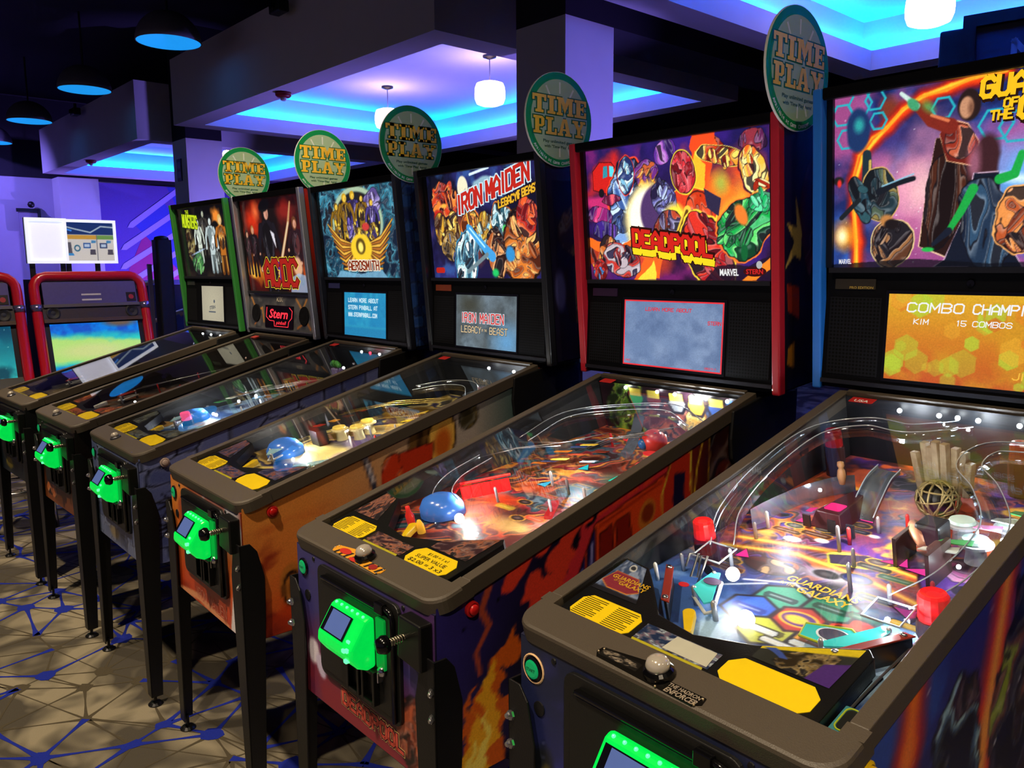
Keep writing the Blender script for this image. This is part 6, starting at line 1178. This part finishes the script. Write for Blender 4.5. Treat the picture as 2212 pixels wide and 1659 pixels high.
def ex_deadpool(e):
    P, PF, DK, TF, SP, FF = (e[k] for k in ('P', 'PF', 'DK', 'TF', 'SP', 'FF'))
    red, yel, dk = lit('d8241a', 1.0), lit('ffd820', 1.1), lit('2a0c06', 1)
    logo(e, e['bg'], 'DEADPOOL', .46, .262, .064, .115, .0135, [(dk, .004, -.045, 2.3), (dk, 0, 0, 2.2), (yel, .008, -.050, 1.5), (yel, .004, -.028, 1.5), (lit('3a0c06', 1), 0, 0, 1.5), (red, 0, 0, 1.05)], TF, -.04, -.137, .42)
    txt(e, e['bg'], 'MARVEL', 1.30, .055, .15, .048, lit('f4f4f4'), TF, .002, .03); txt(e, e['bg'], 'STERN', 1.50, .060, .13, .034, lit('d02020'), TF, .0025, .03); P('maker_badge', MB().prism(circ(1.50, .060, .088, 20, .034), .0008, .0016, TF), lit('3a0c0c'), e['bg']); P('maker_ball', MB().prism(circ(1.535, .105, .022, 14, .026), .0008, .0018, TF), lit('b8b8b8'), e['bg'])
    screen(e, sc_clouds('7088b0', '8aa0c4', '5a7098', 3), -.182, .182, .036, .236, 1.0)
    P('screen_border', MB(SP).box(-.182, .036, .0028, -.178, .236, .0034).box(.178, .036, .0028, .182, .236, .0034).box(-.178, .036, .0028, .178, .040, .0034).box(-.178, .232, .0028, .178, .236, .0034), lit('f03038'), e['pan'])
    for s_, x, h, cw, ch in (('LEARN MORE ABOUT', -.098, .205, .0085, .0095), ('STERN', .130, .172, .007, .0095), ('FREE', -.172, .047, .004, .005), ('CREDITS 0', .125, .045, .0036, .005)):
        mb = MB(); stroke_text(mb, s_, x, h, cw, ch, ch * .10, SP, .0036, .1, .30); P('screen_lettering', mb, lit('e02830'), e['pan'], fix=False)
    # name on the cabinet front
    Z = e['Z']
    for m, d, w in ((ink('f0d080'), .0008, 2.1), (ink('4a1c34'), .0012, 1.7), (ink('e05a48'), .0016, 1.0)):
        mb = MB(); stroke_text(mb, 'DEADPOOL', -.082, .553, .0225, .031, .0040 * w, lambda a, b, c: FF(a, b, c + d + .0008), 0, 0, .42, -.05); P('front_lettering', mb, m, e['cabinet'], fix=False)
    # ---- playfield
    P('arch_dome', MB().lathe([(.058, 0), (.056, .03), (.045, .055), (.025, .068), (1e-6, .072)], 20, F=lambda a, b, d: PF(-.115 + a, .325 + b, d * .75 + .005)), M('dome_blue', '3a70d0', .2, emit=(.1, .3, .9), es=.25, spec=.8), e['pf'], smooth=True)
    clear_ramp(e, [(-.07, .32, -.05), (-.12, .34, -.04), (-.17, .42, -.04), (-.18, .54, -.04)], .025, .025)
    led(e, -.022, .308, -.05, WARMB, .0125); flipper(e, -.080, .212, -.95, .062); flipper(e, .14, .205, -2.2, .062); 
    P('bottle', MB().lathe([(.010, 0), (.011, .03), (.006, .042), (.0055, .055), (1e-6, .056)], 12, F=lambda a, b, d: PF(-.125 + a, .235 + b, d)), M('bottle_red', 'b81c1c', .15, emit=(1, .05, .03), es=.4), e['pf'], smooth=True); P('bottle', MB().lathe([(.010, 0), (.010, .022), (.004, .035), (1e-6, .036)], 12, F=lambda a, b, d: PF(-.070 + a, .225 + b, d)), M('bottle_yellow', 'e8a818', .2, emit=(1, .5, .05), es=.5), e['pf'], smooth=True)
    for k in range(5): P('drop_target', MB().box(-.011, -.003, 0, .011, .003, .036, F=lambda a, b, d: PF(-.150 + .012 * k + a * .4 - b, .43 + .024 * k + a, d)), M('target_red', 'c01818', .25, emit=(1, .03, .03), es=.6), e['pf'])
    P('target_brace', MB().tube([PF(-.155, .42, .045), PF(-.095, .545, .045)], .004, 6), M('target_red', 'c01818'), e['pf'])
    P('bar_insert', MB().prism([(.125, .45), (.14, .46), (.085, .54), (.07, .53)], .001, .010, PF), lit('e81c20', .9), e['pf'])
    for u, v, a, c in ((-.043, .77, 1.9, '28d8e0'), (.09, .746, 2.0, '20e8c0'), (-.047, .62, 1.5, '30c8e8'), (.12, .70, 2.2, '28e060'), (.105, .775, 2.2, '28d8e0'), (.15, .62, 2.2, 'ff4a30')): insert(e, arrow(u, v, a, .020), c, 1.1, '14202a')
    for k in range(7): wire(e, [(-.22 + .005 * k, .55 + .02 * k, -.03), (-.15 + .01 * k, .63 + .02 * k, -.025 - .004 * k), (-.05 + .012 * k, .70 + .02 * k, -.03)], .0014) if k % 3 == 0 else None
    # comic scenery standing on the left, ramps behind
    for k in range(9):
        u = -.12 + .028 * (k % 5); v = .66 + .030 * (k // 3) + .012 * k
        plate(e, [(u - .02, v), (u + .018, v + .02), (u + .02, v + .035), (u - .018, v + .012)], .03 + .007 * (k % 4), M('scene_%d' % (k % 5), ('d87a20', '2a4a80', 'e8c040', '7a2c18', '9ab0c8')[k % 5], .3))
    P('steel_chute', MB().add([(.0 + .0 * q, .86 + .10 * q, .02 + .10 * q * q) for q in np.linspace(0, 1, 8)] + [(.045, .85 + .10 * q, .02 + .10 * q * q) for q in np.linspace(0, 1, 8)], [(i, i + 1, i + 9, i + 8) for i in range(7)], PF), M('ramp_steel', 'a8b4c4'), e['pf'], smooth=True)
    P('red_ball', MB().sphere((.085, .93, .055), .036, 18, 12, PF), M('ball_red', 'b83028', .3), e['pf'], smooth=True); P('ball_iris', MB().sphere((.068, .902, .052), .016, 12, 8, PF), M('iris_blue', '2a5a90', .2), e['pf'], smooth=True)
    for r, u, v in ((.030, .0, .93), (.028, .13, .86)): P('disc_plastic', MB().prism(circ(u, v, r, 18, r * .6), .045, .048, PF), M('disc_red', 'c02424', .25, emit=(1, .05, .05), es=.25), e['pf'])
    for k in range(6): wire(e, [(-.10 + .02 * k, .80 + .03 * k, -.10), (-.02 + .02 * k, .86 + .02 * k, -.07), (.08 + .012 * k, .88 + .02 * k, -.06)], .0015)
    clear_ramp(e, [(-.20, .70, -.06), (-.17, .85, -.04), (-.05, .95, -.04), (.10, 1.0, -.04), (.22, .95, -.05)], .022, .025)
    for u, v in ((-.02, .62), (.06, .6), (.14, .58), (.2, .66), (.17, .9), (.2, 1.0), (.05, 1.02), (-.1, .95), (.12, .48), (.2, .5), (-.06, .46)): post(e, u, v, .04, ('b8b8c0', 'c83030', 'd8d8d8')[int(abs(u) * 100) % 3])
    bumper(e, .17, .78, 'c8c8c8', 'd83030'); bumper(e, .21, .88, 'c8c8c8', 'd83030'); bumper(e, .20, .72, 'c8c8c8', 'd83030')
    for k, u in enumerate((-.143, -.02, .045, .105, .155, .225)): led(e, u, 1.095, -.018)
    for u, v in ((-.14, .37), (-.12, .31), (-.09, .28), (.05, .30), (.18, .40), (.22, .32), (.16, .26)): led(e, u, v, -.07, None, .004)
    P('usa_badge', MB().prism(rrect(-.245, 1.085, -.195, 1.115, .004, 2), -.0058, -.0054, DK), ink('b02020'), e['pf'])
    plamp(e, -.07, .37, -.03, (1, .95, .9), 1.3); plamp(e, .15, .42, -.03, (1, .9, .85), 1.0); plamp(e, .0, .70, -.03, (.95, .95, 1), 1.6); plamp(e, .1, 1.07, -.03, (.9, .95, 1), 2.0); plamp(e, -.10, .46, -.03, (1, .15, .12), .5)
def ex_maiden(e):
    P, PF, DK, TF, SP, FF = (e[k] for k in ('P', 'PF', 'DK', 'TF', 'SP', 'FF'))
    for s_, X, Y in (('IRON', .47, .61), ('MAIDEN', .905, .715)):
        logo(e, e['bg'], s_, X, Y, .078, .16, .017, [(lit('d8f0f8'), 0, 0, 1.7), (lit('c8281c'), 0, 0, 1.0)], TF, .05, .24, .36)
    for s_, X, Y, cw in (('LEGACY', 1.06, .635, .032), ('OF', 1.32, .70, .012), ('BEAST', 1.38, .715, .032)): logo(e, e['bg'], s_, X, Y, cw, .062, .0075, [(lit('301808'), 0, 0, 1.8), (lit('f0b830'), 0, 0, 1)], TF, 0, .22)
    P('maker_badge', MB().prism(rrect(.04, .045, .18, .10, .02, 3), .0008, .0016, TF), lit('c02418'), e['bg'])
    A = sc_clouds('5a6468', '7a8c98', '343c40', 5); A.ell(1.45, .15, .6, .5, '6ab0e8', soft=.9, a=.8).ell(.4, .8, .5, .3, '46483e', soft=.8); screen(e, A, -.180, .180, .032, .232, .95)
    for s_, x, h, cw, ch, c, o in (('IRON MAIDEN', -.142, .128, .0185, .034, 'd83028', 'd8e8f0'), ('LEGACY', -.145, .088, .0155, .024, 'e0c8a0', '2a2420'), ('OF THE', -.018, .096, .0040, .008, 'e0c8a0', '2a2420'), ('BEAST', .030, .088, .0155, .024, 'e0c8a0', '2a2420')):
        for m, w, c_ in ((lit(o), 1.9, .0034), (lit(c), 1.0, .0038)):
            mb = MB(); stroke_text(mb, s_, x, h, cw, ch, ch * .075 * w, SP, c_, 0, .38); P('screen_lettering', mb, m, e['pan'], fix=False)
    mb = MB(); stroke_text(mb, 'IRON MAIDEN', -.10, .53, .018, .032, .002, lambda a, b, c: FF(a, b, .0014), 0, 0, .35); P('front_lettering', mb, ink('e88a70'), e['cabinet'], fix=False)
    P('arch_dome', MB().lathe([(.062, 0), (.06, .03), (.045, .055), (.025, .068), (1e-6, .070)], 20, F=lambda a, b, d: PF(-.13 + a, .335 + b, d * .8)), M('dome_blue', '3a70d0'), e['pf'], smooth=True)
    sling(e, 1, -.12, .245, M('plastic_ice', '9ac8d8', .25)); sling(e, -1, .185, .24, M('plastic_ice', '9ac8d8')); flipper(e, -.085, .21, -.95, .06); flipper(e, .14, .205, -2.2, .06)
    P('speaker_box', MB().box(-.15, .44, 0, -.095, .48, .055, PF), M('toy_black', '15151a', .5), e['pf'], bevel=.003)
    for u, v in ((-.10, .53), (-.05, .57), (-.08, .63)): bumper(e, u, v, 'e8d8a0', 'e8c858', .4)
    for k in range(8):
        u = -.23 + .03 * (k % 4); v = .50 + .045 * k; plate(e, [(u - .012, v), (u + .014, v + .012), (u + .010, v + .04), (u - .014, v + .03)], .035 + .01 * (k % 3), M('scene2_%d' % (k % 4), ('a82c18', 'e8a030', '4a2010', '2f5a30')[k % 4], .3))
    for k in range(3): wire(e, [(-.22, .60 + .02 * k, -.05), (-.08, .72 + .02 * k, -.04), (.05, .80 + .02 * k, -.045), (.12, .88, -.05)], .0016, M('wire_gold', 'c8b060', .25, .8))
    for k in range(8): plate(e, [(.02 + .014 * k, .70 + .012 * k), (.05 + .012 * k, .73 + .012 * k), (.03 + .012 * k, .76 + .012 * k)], .035 + .008 * (k % 4), M('scene3_%d' % (k % 3), ('e8c030', 'c8a890', '8a5a20')[k % 3], .3))
    P('steel_disc', MB().lathe([(.045, .05), (.045, .08), (1e-6, .085)], 18, F=lambda a, b, d: PF(.10 + a, .98 + b, d)), STEEL, e['pf'])
    clear_ramp(e, [(-.1, .86, -.05), (.0, .93, -.045), (.12, .95, -.045), (.22, .88, -.05)], .022, .022)
    for u, v in ((.02, .5), (.1, .55), (.18, .5), (.2, .62), (-.02, .6), (.05, .66), (.22, .75)): post(e, u, v, .04, ('b8b8c0', 'c83030', 'd8d8d8')[int(abs(u) * 100) % 3])
    for u in (.068, .209): led(e, u, 1.09, -.018)
    for u, v in ((-.10, .30), (-.05, .32), (-.02, .28), (.1, .32), (.15, .28), (-.09, .55), (-.03, .60)): led(e, u, v, -.07, None, .005)
    P('usa_badge', MB().prism(rrect(-.245, 1.085, -.195, 1.115, .004, 2), -.0058, -.0054, DK), ink('b02020'), e['pf'])
    plamp(e, -.12, .40, -.03, (.95, .97, 1), 1.2); plamp(e, .1, .45, -.03, (1, .95, .85), .8); plamp(e, -.05, .70, -.03, (1, .92, .7), 1.0); plamp(e, .12, 1.02, -.03, (.9, .95, 1), .9)
def ex_aero(e):
    P, PF, DK, TF, SP, FF = (e[k] for k in ('P', 'PF', 'DK', 'TF', 'SP', 'FF'))
    logo(e, e['bg'], 'AEROSMITH', .48, .085, .050, .095, .010, [(lit('f4ecd8'), 0, 0, 2.0), (lit('8a3418'), 0, 0, 1)], TF, 0, 0, .38)
    A = sc_clouds('1f8cc0', '2fa8cc', '1878b0', 4); A.mix(np.clip((.26 - A.Y) / .04, 0, 1), '2a9ac0').mix(np.clip((.22 - A.Y) / .04, 0, 1), '1f86b8'); screen(e, A, -.172, .178, .030, .228, 1.0)
    for j, (s_, cw) in enumerate((('LEARN MORE ABOUT', .0125), ('STERN PINBALL AT', .0125), ('WWW.STERNPINBALL.COM', .0095))):
        mb = MB(); stroke_text(mb, s_, -.135, .185 - .033 * j, cw, .0165, .0020, SP, .0034, 0, .32); P('screen_lettering', mb, lit('c8e8f4'), e['pan'], fix=False)
    P('arch_dome', MB().lathe([(.055, 0), (.053, .03), (.04, .05), (1e-6, .06)], 18, F=lambda a, b, d: PF(-.14 + a, .365 + b, d * .8)), M('dome_blue', '3a70d0'), e['pf'], smooth=True)
    dome(e, -.085, .315, .035, .020, M('pink_plastic', 'ff4a80', .2, emit=(1, .12, .3), es=1.0), .02)
    sling(e, 1, -.12, .245, M('plastic_ice', '9ac8d8')); sling(e, -1, .185, .24, M('plastic_ice', '9ac8d8')); flipper(e, -.085, .21, -.95, .06); flipper(e, .14, .205, -2.2, .06)
    for k in range(9):
        u = -.20 + .035 * (k % 4); v = .48 + .04 * k; plate(e, [(u - .012, v), (u + .016, v + .012), (u + .010, v + .05), (u - .014, v + .04)], .035 + .012 * (k % 3), M('scene4_%d' % (k % 4), ('3a7a40', 'd8d8c8', '8a5a28', '5a88b0')[k % 4], .3))
    for k in range(4): wire(e, [(-.22, .50 + .02 * k, -.06), (-.10, .60 + .02 * k, -.045), (.02, .72 + .02 * k, -.045), (.10, .84, -.05)], .0018)
    P('jester_box', MB().box(-.21, 1.04, 0, -.16, 1.08, .06, PF), M('toy_purple', '8a78a8', .4), e['pf'], bevel=.006)
    for k in range(5): P('green_tuft', MB().sphere((-.21 + .013 * k, 1.06, .075 + .008 * (k % 2)), .014, 8, 6, PF), M('tuft_green', '4a9a3a', .6), e['pf'], smooth=True)
    for u, v in ((.02, .5), (.1, .55), (.18, .5), (.2, .62), (-.02, .6)): post(e, u, v, .04)
    for k, u in enumerate((.032, .104, .18)): led(e, u, 1.09, -.018, lit('ff1c2c', 20) if k == 1 else None)
    for u, v in ((-.10, .30), (-.16, .29), (-.12, .39), (-.08, .42), (-.05, .42), (.1, .38), (-.12, .55), (-.1, .62), (-.2, .62), (0, 1.0)): led(e, u, v, -.065, None, .006)
    P('usa_badge', MB().prism(rrect(-.245, 1.085, -.195, 1.115, .004, 2), -.0058, -.0054, DK), ink('b02020'), e['pf'])
    plamp(e, -.12, .42, -.03, (.9, .95, 1), 1.5); plamp(e, .05, .6, -.03, (.95, .97, 1), .9); plamp(e, .1, 1.0, -.03, (1, .9, .9), .7)
def ex_acdc(e):
    P, PF, DK, TF, SP, FF = (e[k] for k in ('P', 'PF', 'DK', 'TF', 'SP', 'FF'))
    for s_, X in (('AC', .40), ('DC', .78)): logo(e, e['bg'], s_, X, .075, .135, .25, .027, [(lit('f0d030'), 0, 0, 1.7), (lit('3a0808'), 0, 0, 1.45), (lit('a82018'), 0, 0, 1.0)], TF, 0, 0, .28)
    logo(e, e['bg'], '/', .68, .13, .10, .18, .015, [(lit('f0d030'), 0, 0, 1.6), (lit('6a2a80'), 0, 0, 1)], TF)
    P('dot_display', MB(SP).box(-.150, .035, .002, .150, .150, .006), M('dmd_black', '0c0204', .15), e['pan'])
    rl = M('dmd_red', '200000', .4, emit=(1, .03, .05), es=1.5)
    txt(e, e['pan'], 'Stern', -.005, .108, .20, .048, rl, SP, .0066, .02, 'display_lettering', shear=.2); txt(e, e['pan'], 'pinball', .025, .060, .11, .024, rl, SP, .0066, .0, 'display_lettering', shear=.3)
    P('display_frame', MB().tube([SP(x, h, .0066) for x, h in ((-.13, .14), (-.135, .09), (-.10, .072), (-.05, .070), (-.045, .044), (.10, .044), (.105, .070), (.135, .09), (.14, .125), (.11, .142))], .0016, 5), rl, e['pan'])
    for k in range(3): wire(e, [(-.20, .40 + .03 * k, -.05), (-.05, .62, -.045), (.10, .82 + .02 * k, -.05)], .0018)
    for u, v in ((-.1, .5), (.05, .55), (.1, .75), (-.15, .72)): post(e, u, v, .05, 'c83030')
    P('toy_cannon', MB().box(-.02, .95, 0, .10, 1.02, .05, PF), M('toy_red', '8a2014', .4), e['pf'], bevel=.004); sling(e, 1, -.16, .31, M('plastic_red', '8a2818', .3)); flipper(e, -.115, .255, -.95, c='d8d8d8')
    P('usa_badge', MB().prism(rrect(-.245, 1.085, -.195, 1.115, .004, 2), -.0058, -.0054, DK), lit('d04030', .6), e['pf'])
    plamp(e, .05, .9, -.03, (1, .6, .4), .25); led(e, -.04, .36, -.07, None, .005)
def ex_munsters(e):
    P, PF, DK, TF, SP, FF = (e[k] for k in ('P', 'PF', 'DK', 'TF', 'SP', 'FF'))
    logo(e, e['bg'], 'MUNSTERS', .12, .74, .045, .17, .013, [(lit('2a3a08'), 0, 0, 1.7), (lit('c8e020'), 0, 0, 1)], TF, .1, -.10, .28); txt(e, e['bg'], 'THE', .30, .94, .10, .06, lit('c8e020'), TF, .002, .02)
    A = Art(40, 30, 1.4, 'b8b098'); A.ell(.7, .5, .8, .7, 'c8c0a4', soft=.9); screen(e, A, -.120, .162, .042, .242, .9)
    txt(e, e['pan'], 'STERN', .02, .120, .075, .020, lit('4a5058'), SP, .0034, .03, 'screen_lettering', rot=.12); P('screen_mark', MB().prism(circ(.045, .155, .010, 12), .0028, .0034, SP).prism(rrect(-.03, .090, .06, .098, .003, 2), .0028, .0034, SP), lit('5a6068'), e['pan'])
    for u in (-.05, .06, .18): led(e, u, 1.09, -.018)
    sling(e, 1, -.16, .31, M('plastic_red', '8a2818', .3)); post(e, 0, .6, .05); post(e, .1, .7, .05)
    plamp(e, .05, .98, -.03, (.85, .92, 1), .35)

ML = [('G', (.188, 1.110), -49.7, .027, .012, 'nearest pinball machine, blue trimmed backbox, cut off by the right edge', '1f6fd0', '1a1c38', 'e0b410', ex_guardians),
      ('D', (-.349, 1.682), -48.6, -.003, .001, 'pinball machine with bright red backbox edges and a red and yellow title', 'b01c2c', '1c1838', 'c01c1c', ex_deadpool),
      ('I', (-.933, 2.331), -49.4, .002, -.009, 'pinball machine with an orange cabinet and plain black backbox edges', '17171c', '8a2c14', 'b81414', ex_maiden),
      ('E', (-1.484, 2.915), -48.5, .002, -.013, 'pinball machine with blue stone wall cabinet art and a gold winged backglass', '1a1c26', '262c50', 'c8b0a8', ex_aero),
      ('A', (-2.003, 3.458), -46.4, -.005, .001, 'pinball machine with chrome backbox edges and a red dot display', 'c8ccd8', '140e0c', '20a040', ex_acdc),
      ('M', (-2.556, 4.035), -45.2, -.009, .008, 'farthest pinball machine, green trimmed backbox with a cream screen', '2f7a34', '0e1210', '20a040', ex_munsters)]
MACH = {k: machine(k, lo, math.radians(a), dz, dt, lb, tr, ba, fb, ex) for k, lo, a, dz, dt, lb, tr, ba, fb, ex in ML}

# ================================================================== TIME PLAY SIGNS
def slab(mb, parts, x, y, u, F, c):
    for q in parts:
        if len(q) == 4: mb.add([(x + a * u, y + b * u, c) for a, b in ((q[0], q[1]), (q[2], q[1]), (q[2], q[3]), (q[0], q[3]))], [(0, 1, 2, 3)], F)
        else: mb.add([(x + q[i] * u, y + q[i + 1] * u, c) for i in range(0, len(q), 2)], [tuple(range(len(q) // 2))], F)
SLB = {'T': (4.4, [(1.5, 0, 2.9, 6), (0, 5, 4.4, 6), (0, 3.9, .7, 5), (3.7, 3.9, 4.4, 5), (.9, 0, 3.5, .9)]), 'I': (2.6, [(.6, 0, 2.0, 6), (0, 0, 2.6, .9), (0, 5.1, 2.6, 6)]),
       'M': (5.6, [(.5, 0, 1.5, 6), (4.0, 0, 5.2, 6), (0, 0, 2.0, .8), (3.5, 0, 5.6, .8), (0, 5.2, 1.6, 6), (4.1, 5.2, 5.6, 6), (.9, 6, 2.2, 6, 3.3, 2.4, 2.7, .6), (4.7, 6, 3.5, 6, 2.3, 2.4, 2.7, .6)]),
       'E': (4.0, [(.6, 0, 2.0, 6), (0, 0, 4, .9), (0, 5.1, 4, 6), (3.3, .9, 4, 2.0), (3.3, 4.0, 4, 5.1), (2.0, 2.6, 3.0, 3.5), (2.7, 2.1, 3.1, 4.0)]),
       'P': (4.0, [(.6, 0, 2.0, 6), (0, 0, 2.7, .9), (0, 5.1, 3.0, 6), (1.8, 2.3, 3.0, 3.1), (3.0, 6, 3.8, 5.3, 3.8, 3.1, 3.0, 2.3, 2.7, 3.1, 2.7, 5.1)]),
       'L': (3.8, [(.6, 0, 2.0, 6), (0, 0, 3.8, .9), (0, 5.1, 2.6, 6), (3.1, .9, 3.8, 2.2)]), 'A': (5.0, [(1.7, 6, 2.7, 6, 1.6, 0.6, .5, .6), (2.3, 6, 3.3, 6, 4.6, .6, 3.2, .6), (0, 0, 2.0, .9), (2.7, 0, 5.0, .9), (1.6, 1.8, 3.2, 2.5)]),
       'Y': (4.8, [(1.8, 0, 3.0, 3.2), (1.1, 0, 3.7, .9), (.3, 5.6, 1.7, 5.6, 3.0, 2.8, 1.8, 2.6), (3.3, 5.6, 4.4, 5.6, 3.0, 2.6, 2.2, 2.8), (0, 5.1, 2.1, 6), (2.9, 5.1, 4.8, 6)])}
def word(mb, w, y, width, F, c, grow=0.0, hscale=1.0):
    tot = sum(SLB[q][0] for q in w) + .35 * (len(w) - 1); u = width / tot; x = -width / 2
    for q in w:
        prt = SLB[q][1]
        if grow:
            g = grow / u; np_ = []
            for z in prt:
                if len(z) == 4: np_.append((z[0] - g, z[1] - g, z[2] + g, z[3] + g))
                else:
                    cx = sum(z[0::2]) / (len(z) // 2); cy = sum(z[1::2]) / (len(z) // 2); np_.append(tuple((v + g * (1 if v > (cx if i % 2 == 0 else cy) else -1)) for i, v in enumerate(z)))
            prt = np_
        slab(mb, prt, x, y, u, lambda a, b, d: F(a, y + (b - y) * hscale, d), c); x += (SLB[q][0] + .35) * u
def make_sign():
    R_ = .1515; t = empty('round_sign')
    F = lambda a, b, c: (c, a, b)
    G = lambda h, n, r=.5: M('sign_' + n, h, r, var=.05)
    obj('board', MB(F).prism(circ(0, 0, R_, 56), 0, .006), G('d8d8d4', 'edge'), t)
    obj('green_rim', MB(F).prism(circ(0, 0, R_ - .0015, 56), .006, .0066), G('00863c', 'green'), t)
    obj('pale_face', MB(F).prism(circ(0, 0, R_ * .845, 48), .0066, .0070), G('9db98f', 'pale'), t)
    obj('banner', MB(F).prism(circ(0, 0, R_ * .9, 48), .0066, .0069), G('00863c', 'green'), t)
    for a in (-.55, 0, .55): obj('dial_tick', MB(F).prism([(math.sin(a) * .083 + q[0] * math.cos(a) + q[1] * math.sin(a), math.cos(a) * .083 - q[0] * math.sin(a) + q[1] * math.cos(a)) for q in ((-.003, 0), (.003, 0), (.0035, .036), (-.0035, .036))], .0070, .0073), G('d0d8c8', 'tick'), t)
    for a in (2.75, 3.14, 4.4, 1.9): obj('dial_tick', MB(F).prism([(math.sin(a) * .09 + q[0] * math.cos(a) + q[1] * math.sin(a), math.cos(a) * .09 - q[0] * math.sin(a) + q[1] * math.cos(a)) for q in ((-.003, 0), (.003, 0), (.0035, .03), (-.0035, .03))], .0070, .0073), G('d0d8c8', 'tick'), t)
    for w, y, wd, hs in (('TIME', .015, .246, .68), ('PLAY', -.0505, .238, .71)):
        mb = MB(); word(mb, w, y, wd, F, .0076, .0050, hs); obj('lettering_shadow', mb, G('00602c', 'shade'), t, fix=False)
        mb = MB(); word(mb, w, y, wd, F, .0082, 0, hs); obj('lettering', mb, M('sign_gold', 'e8bc20', .45, var=.22, scale=34), t, fix=False)
    for s_, y, wd in (('Play unlimited games', -.073, .150), ("with 'Time Play' here!", -.089, .140)):
        mb = MB(); font_text(mb, s_, 0, y, wd, .0125, F, .0076, .02); obj('small_print', mb, G('0c4a2c', 'print'), t, fix=False)
    s_ = 'Available at Game Counter'; n = len(s_)
    mb = MB()
    for i, ch in enumerate(s_):
        if ch == ' ': continue
        a = math.radians(-128 + 76 * 1.0 * (i - 0) / (n - 1) + (-14)); r0 = R_ * .925; b2 = MB(); font_text(b2, ch, 0, 0, 0, .0105 if ch.isupper() or ch in 'lbt' else .008, IDF, 0, .02)
        ph = a + math.pi / 2
        mb.add([(r0 * math.cos(a) + p[0] * math.cos(ph) - p[1] * math.sin(ph), r0 * math.sin(a) + p[0] * math.sin(ph) + p[1] * math.cos(ph), .0072) for p in b2.v], b2.f, F)
    obj('rim_print', mb, G('e0e4dc', 'rimprint'), t, fix=False)
    obj('bracket', MB(F).box(-.03, -.148, -.004, .03, -.10, 0), BLKM, t)
    return t
SG = [('M', 1.160, 2.052, 'green TIME PLAY disc sign on the farthest, green trimmed machine'), ('A', 1.168, 2.045, 'green TIME PLAY disc sign above the chrome trimmed machine'), ('E', 1.116, 2.037, 'green TIME PLAY disc sign right of the gold winged backglass'),
      ('I', 1.122, 2.025, 'green TIME PLAY disc sign in front of the big column'), ('D', 1.103, 2.033, 'largest green TIME PLAY disc sign beside the blue trimmed backbox')]
sign0 = make_sign()
kids = list(sign0.children)
for i, (k, y, z, lb) in enumerate(SG):
    s = sign0
    if i:
        s = sign0.copy(); COL.objects.link(s)
        for c in kids: d = c.copy(); COL.objects.link(d); d.parent = s
    m = MACH[k]; a = m.rotation_euler.z; x = .3695
    s.location = (m.location.x + math.cos(a) * x - math.sin(a) * y, m.location.y + math.sin(a) * x + math.cos(a) * y, z); s.rotation_euler = (0, 0, a)
    tag(s, lb, 'sign', 'time play disc signs')
